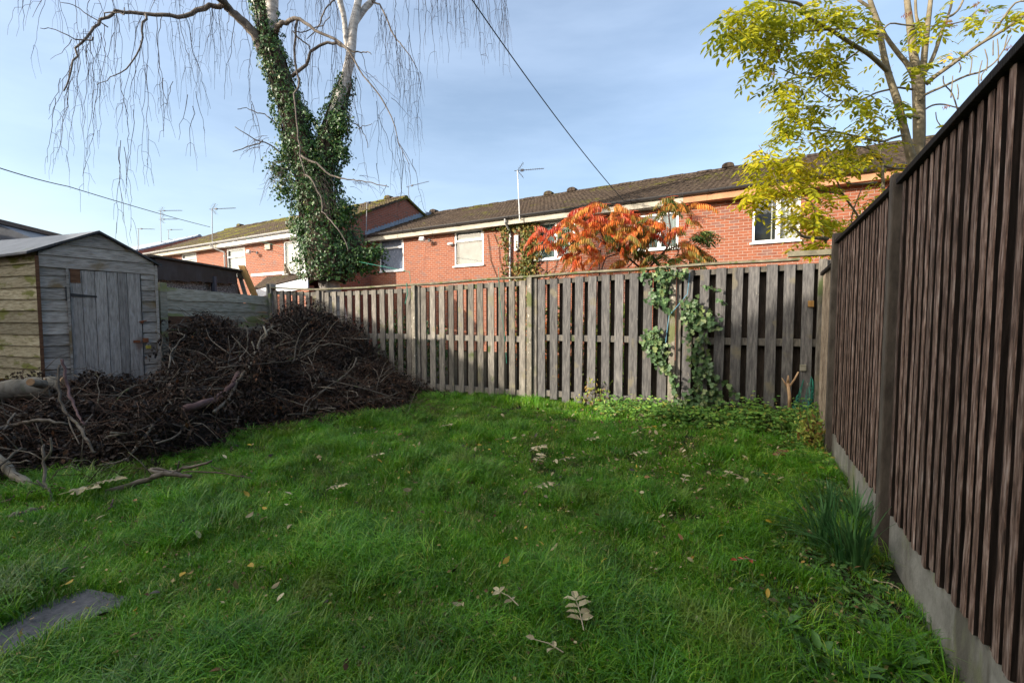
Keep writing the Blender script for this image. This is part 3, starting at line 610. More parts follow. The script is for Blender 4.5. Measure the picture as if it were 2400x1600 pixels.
# ------------------------------------------------------------------ aerials
def aerial(base, top, boom_vec, label, refl=True, second=False, mat='metal', elem=.09, bendy=False):
    root = thing('tv_aerial', base, label, 'aerial', 'tv aerials on the terrace roofs')
    m1 = MB(); pts = [base, top] if not bendy else [base, base+Vector((.03, 0, .3)), base.lerp(top, .55)+Vector((-.03, 0, 0)), top]
    m1.tube(pts, .017, 6); m1.tube([base+Vector((0, .0, .08)), base+NH*.25+Vector((0, 0, .02))], .014, 5); m1.build('mast', M[mat], root)
    def boom(t, bv, nm, el):
        b_ = MB(); bv = Vector(bv); st = t-bv*.12; b_.tube([st, t+bv], .011, 5)
        side = bv.cross(Vector((0, 0, 1))).normalized(); L = bv.length; k = int(L/.07)
        for i in range(3, k):
            p = t+bv*(i/k); b_.tube([p-side*el, p+side*el], .0035, 3); b_.tube([p-Vector((0, 0, .022)), p+Vector((0, 0, .022))], .006, 3)
        b_.box(t+bv*.17, bv.normalized()*.05, side*.03, (0, 0, .035))
        bo = b_.build(nm, M['dark_metal'], root)
        if refl:
            r_ = MB(); u = bv.normalized()
            for sg in (1, -1):
                for q in range(1, 5):
                    p = t+u*(.0+.045*q)+Vector((0, 0, sg*.055*q)); r_.tube([p-side*.16, p+side*.16], .004, 3)
                r_.tube([t, t+u*.19+Vector((0, 0, sg*.24))], .010, 4)
            r_.build('reflector', M['dark_metal'], root)
    boom(top, boom_vec, 'boom', elem)
    if second: boom(top+Vector((0, 0, -.55)), Vector(boom_vec)*.75, 'boom', .16)
    return root
def on_pl(O, d, px, py):
    A = O+NH*d; return online(px, py, A, HM)
b_ = on_pl(OB, -.45, 1218, 517); t_ = on_pl(OB, -.45, 1213, 400); aerial(b_, t_, (.86, -.12, .03), 'tall tv aerial on a white pole above the ivy-covered house edge', mat='upvc')
b_ = on_pl(OB, 4, 960, 480); t_ = on_pl(OB, 4, 958, 437); aerial(b_, t_, (1.1, -.3, .17), 'tilted tv aerial behind the brick gable apex', refl=False, mat='dark_metal', bendy=True)
b_ = on_pl(OB, -.45, 858, 556); t_ = on_pl(OB, -.45, 860, 474); aerial(b_, t_, (.35, .5, .03), 'foreshortened tv aerial on a thin pole beside the birch ivy', refl=False, mat='metal')
b_ = on_pl(OA, -.42, 498, 582); t_ = on_pl(OA, -.42, 497, 490); aerial(b_, t_, (1.22, -.2, 0), 'tv aerial on the grey downpipe corner of the left terrace')
b_ = at(378, 569, 30); t_ = at(376, 494, 30); aerial(b_, t_, (1.5, -.1, 0), 'double tv aerial, two booms on one mast over the mossy roof end', second=True, elem=.14)
b_ = at(325, 588, 27.5); t_ = at(324.5, 536, 27.5); aerial(b_, t_, (1.05, -.1, -.05), 'leftmost tv aerial, short, just behind the shed roof', refl=False)
b_ = at(395, 562, 33); t_ = at(395, 538.5, 33); aerial(b_, t_, (1.1, -.1, 0), 'small tv aerial low over the pale slate roof', refl=False)

# ------------------------------------------------------------------ neighbouring buildings, two of them unseen and added for shade
nb = thing('unseen_shade_house', (-14, 0, 0), 'unseen neighbour building left of the garden, roofline shaped to shade lawn and fence', 'house')
mb = MB(); poly = [ (8.6, 0), (8.6, 4.56), (2.5, 4.55), (1.5, 4.34), (-1.05, 5.0), (-1.56, 5.2), (-1.57, 7.4), (-6.5, 7.4), (-6.5, 0)]  # outline shaped so its shadow edge falls on lawn and back fence
mb.prism([(-16, y, z) for y, z in poly], (4, 0, 0), .5); mb.build('wall', M['brick'], nb)
mb = MB(); mb.box((-14, -4.1, 7.48), (2.1, 0, 0), (0, 2.5, 0), (0, 0, .07)); mb.build('roof', M['slates'], nb)
mb = MB(); mb.box((-14, 5.4, 4.59), (2.02, 0, 0), (0, 3.2, 0), (0, 0, .025)); mb.build('wing_roof', M['slates'], nb)
own = thing('unseen_shade_house', (1, -6.5, 0), 'unseen brick house added behind the camera to darken the foreground', 'house')
mb = MB(); a = Vector((-5.5, -1.6, 0)); b = a+EV*15  # added out of view to block skylight from the near lawn
mb.prism([a, b, b-NV*7, a-NV*7], (0, 0, 6.2), .5); mb.build('wall', M['brick'], own)
mb = MB(); up = Vector((0, 0, 6.21)); a2, b2 = a+up+NV*.3, b+up+NV*.3; rg = Vector((0, 0, 1.9))-NV*3.8
mb.prism([a2, a2+rg, a2-NV*7.6], b2-a2, .5); mb.build('roof', M['slates'], own)
ob = thing('outbuilding', (-14, 14, 0), 'dark slate roofed outbuilding at the far left beyond the shed', 'outbuilding')
q0 = at(0, 526, 10.4); q1 = at(131, 553, 12.1); zt = (q0.z+q1.z)/2; dr = (Vector((q1.x, q1.y, 0))-Vector((q0.x, q0.y, 0))).normalized()
q0 = Vector((q0.x, q0.y, zt))-dr*.2; qe = q0+dr*9; out_ = Vector((dr.y, -dr.x, 0))
mb = MB(); mb.prism([q0, q0+out_*1.6+Vector((0, 0, -.75)), q0-out_*3+Vector((0, 0, -.9))], dr*9, .5); mb.build('roof', M['felt'], ob)
mb = MB(); mb.box((q0+qe)/2+Vector((0, 0, .02)), dr*4.55, out_*.12, (0, 0, .05)); mb.build('ridge', M['black_felt'], ob)
mb = MB(); mb.prism([q0+out_*1.4+Vector((0, 0, -.8)), q0-out_*2.8+Vector((0, 0, -.85)), Vector((0, 0, -zt))+q0-out_*2.8, Vector((0, 0, -zt))+q0+out_*1.4], dr*8.9, .5); mb.build('wall', M['brick'], ob)
# pebble-dashed garage
gr = thing('garage', (-7.3, 7.5, 0), 'pebble-dashed garage with torn black felt roof edge behind the grey shed', 'garage')
GX = -5.62; g0, g1 = 7.15, 9.45
mb = MB(); mb.box((GX-1.6, (g0+g1)/2, 1.0), (1.55, 0, 0), (0, (g1-g0)/2, 0), (0, 0, 1.1), .5); mb.build('wall', M['pebble'], gr)
mb = MB()
n = 16
for i in range(n):   # sagging torn felt hanging over the eave
    y0 = g0+(g1+.1-g0)*i/n; y1 = g0+(g1+.1-g0)*(i+1)/n
    z0 = 1.93+.09*(i/n)+random.uniform(-.015, .015); z1 = 1.93+.09*((i+1)/n)+random.uniform(-.015, .015)
    if i > n-3: z0 = z1 = 2.12
    zt0 = 2.26
    mb.add([(GX+.07, y0, z0), (GX+.07, y1, z1), (GX+.06, y1, zt0), (GX+.06, y0, zt0), (GX-3.3, y0, zt0+.05), (GX-3.3, y1, zt0+.05)], [(0, 1, 2, 3), (3, 2, 5, 4)])
mb.build('roof_felt', M['black_felt'], gr)
mb = MB(); mb.box((GX+.02, (g0+g1)/2, 2.285), (.10, 0, 0), (0, (g1-g0)/2+.1, 0), (0, 0, .016)); mb.build('roof_edge', M['dark_concrete'], gr)
mb = MB(); mb.tube([(GX+.05, 8.55, 1.5), (GX+.05, 8.55, 2.1)], .05, 8); mb.build('downpipe', M['dark_metal'], gr)
# planks leaning at the garage corner
for i, (x0, y0, x1, y1, wd, Y, lb, mt) in enumerate([(618, 700, 566, 622, .06, 9.15, 'orange new timber plank leaning rightmost at the garage corner', 'plank'), (590, 700, 558, 634, .035, 9.25, 'middle one of the leaning planks, grey-brown and edge-on', 'overlap_wood'), (572, 700, 541, 634, .05, 9.35, 'brown plank leaning leftmost against the pebble-dashed garage', 'rust_board')]):
    p, q = at(x0, y0+40, Y), at(x1, y1, Y+.25); d = (q-p); sdv = Vector((1, .1, 0))
    mb = MB(); mb.box((p+q)/2, d/2, sdv*wd, Vector((-.1, 1, .2)).normalized()*.02, .5); o = mb.build('plank', M[mt], bevel=.003); tag(o, lb, 'plank', 'planks leaning by the garage')

# ------------------------------------------------------------------ back fence
def fl_pt(px, py): return online(px, py, FA, FM)
posts = [(640, 1.93), (758, 1.86), (980, 1.89), (1250, 1.95), (1582, 2.0), (1928, 2.03)]
S = []
for px, zt in posts:
    p = fl_pt(px, 760); S.append(((p-Vector((FA.x, FA.y, p.z))).dot(EV), zt))
def PF(s, d, z): return FA+EV*s+NV*d+Vector((0, 0, z))
ftop = lambda s: float(np.interp(s, [a for a, _ in S], [b for _, b in S]))-.035
bf = thing('back_fence', PF((S[0][0]+S[-1][0])/2, 0, 0.05), 'weathered grey hit-and-miss slatted fence across the end of the lawn', 'fence')
print('posts s', [round(a, 2) for a, _ in S])
S_ = [a for a, _ in S]
for bi in range(5):
    a, b = S_[bi]+.06, S_[bi+1]-.06
    pitch = .178; n = max(4, round((b-a)/pitch)); pitch = (b-a)/n
    fr_ = MB(); bk = MB()
    for i in range(n):
        c = a+pitch*(i+.5)+random.uniform(-.006, .006); wd = (.047 if bi < 3 else .054)+random.uniform(-.002, .003)
        g = gzf(*PF(c, 0, 0).xy); z0 = g+.06+random.uniform(-.03, .03); z1 = ftop(c)-.03-random.uniform(0, .012); ln = random.uniform(-.006, .006)
        if bi == 1 and i in (n-3, n-5): z0 += .02
        fr_.box(PF(c, -.045, (z0+z1)/2), EV*wd, NV*.009, Vector((0, 0, (z1-z0)/2))+EV*ln, random.random(), jit=.002)
        cb = a+pitch*(i+1)+random.uniform(-.006, .006)
        if i < n-1 or True:
            cb = min(cb, b-.02)
            z0 = g+.06; bk.box(PF(cb, .047, (z0+z1)/2), EV*(.040 if bi < 4 else .046), NV*.009, (0, 0, (z1-z0)/2), random.random(), jit=.002)
    fr_.build('front_slats', M['fence_wood' if bi < 3 else 'fence_grey'], bf)
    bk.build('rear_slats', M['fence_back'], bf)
    if bi == 4:   # boarded from behind in the right-hand bay
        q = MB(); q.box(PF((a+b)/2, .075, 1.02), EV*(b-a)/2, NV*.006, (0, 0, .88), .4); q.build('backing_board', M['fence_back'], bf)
    for zf, hh in ((-1, .034), (1.02, .043), (.22, .042)):
        r_ = MB(); ga = gzf(*PF(a, 0, 0).xy)
        za = (ftop(a)-.075 if zf < 0 else zf+(.03 if bi > 2 else 0)); zb = (ftop(b)-.075 if zf < 0 else zf+(.03 if bi > 2 else 0))
        r_.box(PF((a+b)/2, 0, (za+zb)/2), EV*(b-a)/2+Vector((0, 0, (zb-za)/2)), NV*.034, (0, 0, hh), random.random()); r_.build('rail', M['fence_wood'], bf, bevel=.004)
for k, (s, zt) in enumerate(S):
    if k == 0:
        p = MB(); zt = 1.985
        for sg in (-1, 1): p.box(PF(s+sg*.048, -.02, zt/2), EV*.022, NV*.055, (0, 0, zt/2+.0), .5, jit=.002)
        p.box(PF(s, .015, zt/2-.012), EV*.025, NV*.03, (0, 0, zt/2), .5); p.build('post', M['concrete'], bf, bevel=.006); continue
    pp = MB(); zp = ftop(s)-.004; pp.box(PF(s-.028, -.055, zp/2), EV*.037, NV*.04, (0, 0, zp/2), .5, jit=.003); pp.build('post', M['post_light'] if k in (2, 3, 4) else M['fence_wood'], bf, bevel=.006)
    pq = MB(); pq.box(PF(s+.045, -.025, zp/2), EV*.030, NV*.03, (0, 0, zp/2-.006), .5, jit=.002); pq.build('post_packer', M['fence_wood'], bf, bevel=.004)
ca = [(S_[0]+.08, S_[1]+.25), (S_[1]+.252, S_[2]+.3), (S_[2]+.302, S_[3]+.2), (S_[3]+.202, S_[4]+.3), (S_[4]+.302, S_[5]-.25)]
for i, (a, b) in enumerate(ca):
    c = MB(); n = 8
    for j in range(n):
        x0 = a+(b-a)*j/n; x1 = a+(b-a)*(j+1)/n; z0 = ftop(x0)+.004+.004*math.sin(x0*4); z1 = ftop(x1)+.004+.004*math.sin(x1*4)
        c.box(PF((x0+x1)/2, -.02, (z0+z1)/2+.012), EV*(x1-x0)/2+Vector((0, 0, (z1-z0)/2)), NV*.075, (0, 0, .013), .3+.1*i)
    c.build('cap', M['fence_cap'], bf)
c = MB(); c.box(fl_pt(1905, 598)+Vector((0, 0, .02)), EV*.24+Vector((0, 0, .0)), NV*.07, (0, 0, .028)); c.build('cap', M['fence_cap'], bf)
nbk = MB(); q = fl_pt(1898, 712)-NV*.07; nbk.box(q, EV*.028, NV*.012, (0, 0, .035)); tag(nbk.build('wood_block', M['plank'], bevel=.002), 'small pale wood block screwed to the last slat at the right', 'block')

# ------------------------------------------------------------------ right close-boarded fence
RA = Vector((3.09, 4.31, 0)); RD = Vector((.463, .886, 0)).normalized(); RN = Vector((-.886, .463, 0)).normalized()  # RN towards the lawn
def PR(s, d, z): return RA+RD*s+RN*d+Vector((0, 0, z))
rf = thing('close_board_fence', PR(-1.5, 0, 0), 'dark brown close-boarded fence with concrete gravel boards along the right side', 'fence')
def bay(s0, s1, z0, zt0, zt1, mface, medge, gb=True):
    """feather-edge boards, thick edge towards the camera"""
    mf = MB(); me_ = MB(); p = .0765; n = int((s1-s0)/p); p = (s1-s0)/n
    for i in range(n):
        a = s0+i*p; b = a+p+.012; zt = zt0+(zt1-zt0)*(i/n); zb = z0+random.uniform(-.02, .014)+ (.0); r = random.random()
        th = .019+random.uniform(-.003, .004)
        n_ = 12; wv = [random.uniform(-.0022, .0022) for _ in range(n_+1)]; wr = .044+random.uniform(-.006, .006); r2 = random.random()
        V = []; E_ = []
        for k in range(n_+1):
            z = zb+(zt-.035-zb)*k/n_; w_ = wv[k]
            V += [PR(a+wr+.004+w_, .020+.005, z), PR(b, .0215, z), PR(a+.001+w_, .018, z), PR(a+w_, .02+th-.003, z)]
            E_ += [PR(a+w_, .02+th-.003, z), PR(a+.004+w_, .02+th+w_*.5, z), PR(a+wr+w_, .02+th-.002+w_*.5, z), PR(a+wr+.004+w_, .020+.005, z)]
        mf.add(V, [f for k in range(n_) for f in ((4*k, 4*k+4, 4*k+5, 4*k+1), (4*k+2, 4*k+3, 4*k+7, 4*k+6))], r)
        me_.add(E_, [(4*k+q, 4*k+q+1, 4*k+q+5, 4*k+q+4) for k in range(n_) for q in range(3)], r2)
        for zz, sg in ((zb, 1), (zt-.035, -1)): me_.add([PR(a, .016, zz), PR(b, .016, zz), PR(b, .0235, zz), PR(a+wr+.004, .029, zz), PR(a+wr, .016+th, zz), PR(a, .018+th, zz)], [(0, 1, 2, 3, 4, 5)], r2)
    pn = mf.build('boards', M[mface], rf); me_.build('board_edges', M[medge], pn)
    bk = MB(); bk.box(PR((s0+s1)/2, .004, (z0+min(zt0, zt1))/2), RD*(s1-s0)/2, RN*.006, (0, 0, (min(zt0, zt1)-z0)/2-.05)); bk.build('panel_back', M['fence_back'], rf)
    c = MB(); c.box(PR((s0+s1)/2, .028, (zt0+zt1)/2-.014), RD*(s1-s0)/2+Vector((0, 0, (zt1-zt0)/2)), RN*.036, (0, 0, .016)); c.build('cap', M['board_face'], rf, bevel=.003)
    if gb:
        g = MB(); g.box(PR((s0+s1)/2, .0, .12), RD*((s1-s0)/2+.01), RN*.022, (0, 0, .20), .5); g.build('gravel_board', M['concrete'], rf, bevel=.004)
RS = 2.02
for k in range(4):
    s1 = -RS*k-.055; s0 = -RS*(k+1)+.055
    bay(s0, s1, .27, (2.09, 2.20, 2.3, 2.3)[k], (2.06, 2.09, 2.20, 2.3)[k], 'board_face', 'board_edge')
bay(.055, .87, .16, 1.87, 1.84, 'board_pale', 'board_pale', True)
for k in range(5):
    s = -RS*k; zt = 2.13+.06*max(0, k-1)
    p = MB(); p.box(PR(s, .035, zt/2), RD*.036, RN*.038, (0, 0, zt/2), .5)
    for sg in (-1, 1): p.box(PR(s+sg*.04, -.045, zt/2-.003), RD*.012, RN*.034, (0, 0, zt/2), .5)
    p.build('post', M['dark_concrete'], rf, bevel=.007)
p = MB(); p.box(PR(.93, .0, .93), RD*.05, RN*.05, (0, 0, .93), .5); p.build('post', M['post_light'], rf, bevel=.006)

# ------------------------------------------------------------------ left overlap fence
L0 = fl_pt(640, 760); L0 = Vector((L0.x, L0.y, 0))-NV*.06+EV*.0; L1 = Vector((-5.15, 6.35, 0)); LD = (L1-L0).normalized(); LN = Vector((-LD.y, LD.x, 0))
if LN.x < 0: LN = -LN
LL = (L1-L0).length
lf = thing('overlap_fence', (L0+L1)/2, 'low overlap-board fence with green algae between the shed and the corner post', 'fence')
def PL(s, d, z): return L0+LD*s+LN*d+Vector((0, 0, z))
mb = MB()
zt = lambda s: 1.72+.06*s/LL
z = .62
nb_ = 8; hb = .165
for i in range(nb_):
    ns = 14; V = []; wv = [random.uniform(-.008, .008) for _ in range(ns+1)]
    for k in range(ns+1):
        s = .03+(LL+.3)*k/ns; b0 = zt(s)-(i+1)*hb*.93+wv[k]+.018*math.sin(s*2.2+i); b1 = zt(s)-i*hb*.93+.012
        V += [PL(s, .03, b0), PL(s, .012, b1), PL(s, .016, b0)]
    mb.add(V, [(3*k, 3*k+3, 3*k+4, 3*k+1) for k in range(ns)]+[(3*k+2, 3*k+5, 3*k+3, 3*k) for k in range(ns)])
mb.build('overlap_boards', M['overlap_wood'], lf)
for (s, a, b, wd) in ((2.3, .7, 1.84, .055), (.06, .3, 1.80, .02)):
    q = MB(); q.box(PL(s, .055, (a+b)/2), LD*wd, LN*.022, (0, 0, (b-a)/2)); q.build('batten', M['overlap_wood'], lf, bevel=.003)
q = MB(); q.box(PL(LL-.15, .04, 1.27), LD*.95, LN*.012, (0, 0, .085)); q.box(PL(LL-.15, .045, 1.06), LD*.95, LN*.012, (0, 0, .085)); q.build('rail', M['rust_board'], lf)

# ------------------------------------------------------------------ shed
sh = thing('garden_shed', (-5.3, 5.6, 0), 'grey shiplap garden shed with felt roof and plank door at the left', 'shed')
A0 = Vector((-5.47, 5.30, 0)); B0 = Vector((-4.715, 6.05, 0)); fd = (B0-A0); FW = fd.length; fd.normalize(); fn = Vector((fd.y, -fd.x, 0))
sdir = Vector((-.943, .333, 0)).normalized(); sn_ = Vector((-.333, -.943, 0))
ZE0, ZE1, ZAP = 2.10, 2.06, 2.37
lean = Vector((.045, 0, 0))  # the shed leans
def PS(t, d, z): return A0+fd*t+fn*d+Vector((0, 0, z))-Vector((.03, .0, 0))*(1-z/2.1)*0+Vector((-.045, 0, 0))*(z/2.1)*0+Vector((.0, 0, 0))
bh = .137; d0_, d1_ = .245, .245+.66
def shiplap(mb, t0, t1, z0, z1, clip=None):
    z = z0
    while z < z1-.01:
        zt_ = min(z+bh, z1); a, b = t0, t1
        if clip: a, b = clip(z, zt_, t0, t1)
        j = random.uniform(-.004, .004)
        mb.add([PS(a, .024+j, z), PS(b, .024, z), PS(b, .008, zt_+.004), PS(a, .008, zt_+.004), PS(a, .006, z), PS(b, .006, z)], [(0, 1, 2, 3), (4, 5, 1, 0)])
        z += bh
mb = MB(); shiplap(mb, 0, d0_-.01, .05, 2.04); shiplap(mb, d1_+.01, FW, .05, 2.0)
z = 1.93
k = 0
for (za, zb) in ((1.93, 2.07), (2.07, 2.205), (2.205, 2.36)):
    xa0 = 0 if za < ZE0 else (za-ZE0)/(ZAP-ZE0)*FW/2; xb0 = FW if za < ZE1 else FW-(za-ZE1)/(ZAP-ZE1)*FW/2
    xa1 = 0 if zb < ZE0 else (zb-ZE0)/(ZAP-ZE0)*FW/2; xb1 = FW if zb < ZE1 else FW-(zb-ZE1)/(ZAP-ZE1)*FW/2
    mb.add([PS(xa0, .036, za-.02*0), PS(xb0, .036, za-.03), PS(xb1, .02, zb), PS(xa1, .02, zb), PS(xa0, .01, za), PS(xb0, .01, za-.03)], [(0, 1, 2, 3), (4, 5, 1, 0)])
mb.add([PS(0, 0, 0), PS(FW, 0, 0), PS(FW, 0, ZE1), PS(FW/2, 0, ZAP), PS(0, 0, ZE0)], [(0, 1, 2, 3, 4)], .1)
mb.build('front_wall', M['shed_wood'], sh)
mb = MB(); SL = 1.95; lo = MB()
z = .05; i = 0
while z < ZE0-.02:
    zt_ = min(z+bh+.004, ZE0); mt = lo if i < 6 and z < .55 else mb
    n = 6; V = []
    for k in range(n+1):
        q = A0+sdir*(SL*k/n)+Vector((0, 0, 0)); w1 = random.uniform(-.004, .004)
        V += [q+sn_*.026+Vector((0, 0, z+w1)), q+sn_*.010+Vector((0, 0, zt_+.01)), q+sn_*.005+Vector((0, 0, z+w1))]
    mt.add(V, [(3*k, 3*k+3, 3*k+4, 3*k+1) for k in range(n)]+[(3*k+2, 3*k+5, 3*k+3, 3*k) for k in range(n)])
    z += bh; i += 1
mb.add([B0, B0+sdir*SL, B0+sdir*SL+Vector((0, 0, ZE1)), B0+Vector((0, 0, ZE1))], [(0, 1, 2, 3)], .5)
q0_, q1_ = A0+sdir*SL, B0+sdir*SL; mb.add([q0_, q1_, q1_+Vector((0, 0, ZE1)), q0_+(q1_-q0_)/2+Vector((0, 0, ZAP)), q0_+Vector((0, 0, ZE0))], [(0, 1, 2, 3, 4)], .5)
mb.build('side_wall', M['shed_side'], sh); lo.build('bottom_boards', M['shed_low'], sh)
mb = MB(); mb.box(PS(-.012, .016, 1.03), fd*.016, fn*.022, (0, 0, 1.02), .2, jit=.002); mb.build('corner_trim', M['rust_board'], sh)
mb = MB(); mb.box(PS(FW+.008, .016, 1.02), fd*.014, fn*.02, (0, 0, 1.0), .7); mb.build('corner_trim', M['shed_wood'], sh)
# roof of felt, gently sagging
mb = MB(); ap = PS(FW/2, .07, ZAP+.03); e0_ = PS(-.085, .07, ZE0-.01); e1_ = PS(FW+.07, .07, ZE1-.025)
n = 8
for (e_, sgn) in ((e0_, 1), (e1_, -1)):
    for k in range(n):
        a, b = sdir*((SL+.15)*k/n), sdir*((SL+.15)*(k+1)/n); sg = [Vector((0, 0, -.02*math.sin(math.pi*kk/n))) for kk in (k, k+1)]
        mb.add([e_+a+sg[0], e_+b+sg[1], ap+b+sg[1]*.4, ap+a+sg[0]*.4], [(0, 1, 2, 3) if sgn > 0 else (3, 2, 1, 0)], .5)
        mb.add([e_+a+sg[0], e_+b+sg[1], e_+b+sg[1]+Vector((0, 0, -.025)), e_+a+sg[0]+Vector((0, 0, -.025))], [(0, 1, 2, 3)], .5)
rr = mb.build('roof', M['felt'], sh)
mb = MB()
for e_ in (e0_, e1_):
    d = (ap-e_); mb.box((e_+ap)/2+Vector((0, 0, -.014)), d/2*1.01, fn*.008, (0, 0, .014), .3)
mb.build('roof_trim', M['black_felt'], sh)
dm = MB(); cuts = [0, .11, .225, .335, .44, .53, .66]
for a, b in zip(cuts, cuts[1:]):
    jd = random.uniform(-.002, .002); dm.box(PS(d0_+(a+b)/2, .020+jd, 1.0), fd*((b-a)/2-.0025), fn*.007, (0, 0, .905), random.random(), jit=.0012)
door = dm.build('door', M['shed_door'], sh)
hg = MB(); hg.box(PS(d0_-.015, .034, 1.62), fd*.022, fn*.005, (0, 0, .085)); zc = 1.61
hg.add([PS(d0_, .031, zc+.02), PS(d0_+.24, .031, zc-.005), PS(d0_+.24, .031, zc-.022), PS(d0_, .031, zc-.02), PS(d0_, .036, zc+.02), PS(d0_+.24, .036, zc-.005), PS(d0_+.24, .036, zc-.022), PS(d0_, .036, zc-.02)], [(0, 1, 2, 3), (7, 6, 5, 4), (0, 4, 5, 1), (3, 2, 6, 7), (1, 5, 6, 2)])
hg.build('strap_hinge', M['iron'], door)
dt_ = MB(); dt_.box(PS(d0_-.012, .03, 1.0), fd*.012, fn*.01, (0, 0, .92)); dt_.build('door_frame', M['shed_wood'], sh)
pt = MB(); pt.box(PS(d0_+.055, .030, 1.85), fd*.045, fn*.002, (0, 0, .095)); pt.build('patch', M['rust_board'], door)
hs = MB(); hs.box(PS(d1_-.06, .032, 1.03), fd*.035, fn*.004, (0, 0, .016)); hs.build('hasp', M['rust'], door)
hs = MB(); hs.box(PS(d1_+.03, .032, 1.045), fd*.03, fn*.006, (0, 0, .028)); hs.build('hasp_plate', M['rust'], sh)
hb_ = MB(); hb_.box(PS(d1_-.0, .034, 1.28), fd*.016, fn*.008, (0, 0, .015)); hb_.tube([PS(d1_-.03, .04, 1.285), PS(d1_+.05, .04, 1.30)], .006, 5); hb_.build('bolt', M['rust'], sh)
pl = MB(); c = PS(d1_+.055, .05, .955); pl.box(c, fd*.028, fn*.012, (0, 0, .022), .5); pk = pl.build('padlock', M['brass'], bevel=.005); tag(pk, 'yellow padlock hanging on the shed door hasp', 'padlock')
sk = MB(); sk.tube([c+fd*(.017*math.cos(t))+Vector((0, 0, .018+.032*math.sin(t))) for t in [math.pi*i/8 for i in range(9)]], .004, 6); sk.build('shackle', M['metal'], pk)

# ------------------------------------------------------------------ cables and lines
def line(name, pts, r, mat, label, cat, sag=.0, n=24):
    out = []
    P_ = [Vector(p) for p in pts]
    for a, b in zip(P_, P_[1:]):
        for i in range(n): t = i/n; out.append(a.lerp(b, t)+Vector((0, 0, -4*sag*t*(1-t))))
    out.append(P_[-1]); mb = MB(); mb.tube(out, r, 5, .5); o = mb.build(name, M[mat]); tag(o, label, cat); return o
line('overhead_cable', [at(1065, -60, 7.5), on_pl(OB, -.4, 1463, 472)], .011, 'twine_dark', 'dark overhead phone cable dropping diagonally to the terrace gutter', 'cable', sag=.15)
line('overhead_cable', [at(-60, 374, 9), at(160, 437, 12.5), on_pl(OA, -.42, 492, 532)], .012, 'twine_dark', 'dark green cable from the left edge towards the tv aerial', 'cable', sag=.04)
line('washing_line', [on_pl(OA, -.42, 575, 557), at(675, 582, 15.4), at(782, 602, 12.4), at(885, 622, 9.6), at(960, 637, 8.0), fl_pt(962, 662)], .0045, 'twine_green', 'green washing line running past the birch ivy to the fence', 'line', sag=.0)
line('twine', [fl_pt(962, 664)-NV*.1, fl_pt(964, 690)-NV*.1, fl_pt(958, 712)-NV*.1], .008, 'twine_green', 'short knotted green twine at the top of the fence post', 'twine')
line('twine', [fl_pt(1176, 628)-NV*.11, fl_pt(1179, 700)-NV*.12, fl_pt(1187, 780)-NV*.07, fl_pt(1192, 850)-NV*.07], .004, 'twine_green', 'long green twine hanging over the fence slats', 'twine', n=10)
line('twine', [fl_pt(1618, 640)-NV*.08, fl_pt(1612, 690)-NV*.08, fl_pt(1570, 740)-NV*.11, fl_pt(1561, 812)-NV*.11], .004, 'twine_blue', 'thin pale blue twine among the fence ivy', 'twine', n=10)
# ------------------------------------------------------------------ birch with ivy
def C1(x, y): return x/2.613, y/2.613
def C2(x, y): return 450+x/2.613, y/2.613
def C3(x, y): return 1600+x/2.529, y/2.529
def C4(x, y): return 1200+x/3.36, 380+y/3.36
def path(pts, cf, Y, dY=None):
    n = len(pts); Ys = lerp_list(Y if hasattr(Y, '__len__') else [Y, Y], n) if not isinstance(Y, float) and hasattr(Y, '__len__') else [Y]*n
    return [at(*cf(*p), y) for p, y in zip(pts, Ys)]
bt = thing('birch_tree', (-4.3, 11.2, .1), 'tall two-stemmed weeping birch, mostly leafless, wrapped in ivy behind the fence', 'tree')
TY = 11.0
def px2m(c, Y=TY, k=2.613): return c/k/F*Y
stems = []   # (points, radii) of wood; ivy envelopes
def stem(pts, hw, Y=TY, cf=C2, k=2.613, sub=4):
    P = path(pts, cf, Y); P = smooth_pts(P, sub); r = lerp_list([px2m(h, TY, k) for h in hw], len(P)); return P, r
tr_ = MB()
base = Vector((-4.05, 11.3, 0))
lt = stem([(760, 1400), (735, 1150), (680, 980), (640, 800), (570, 600), (520, 450), (480, 300), (445, 150), (400, 0), (360, -160), (330, -400), (320, -700)], [56, 56, 54, 46, 42, 40, 42, 42, 34, 28, 20, 10])
tr_.tube([base]+lt[0], [.26]+lt[1], 14)
rs = stem([(760, 1120), (815, 900), (885, 660), (940, 490), (975, 310), (985, 170), (1020, 0), (1040, -160), (1060, -400), (1070, -650)], [46, 42, 36, 31, 26, 27, 20, 16, 12, 6], [11.0, 11.6])
tr_.tube(rs[0], rs[1], 12)
for pts, hw, Y in [([(470, 250), (490, 120), (490, 0), (500, -200), (520, -450)], [28, 32, 36, 28, 12], [11, 10.8]),
                   ([(955, 300), (945, 250), (930, 100), (905, 0), (880, -200)], [16, 16, 15, 18, 8], [11.3, 11.1]),
                   ([(990, 150), (1015, 115), (1060, 50), (1105, 0), (1180, -150), (1250, -350)], [20, 18, 19, 18, 13, 7], [11.4, 11.8])]:
    a, b = stem(pts, hw, Y); tr_.tube(a, b, 10)
tr_.build('trunk', M['birch'], bt, smooth=True)
limbs = MB(); LP = []
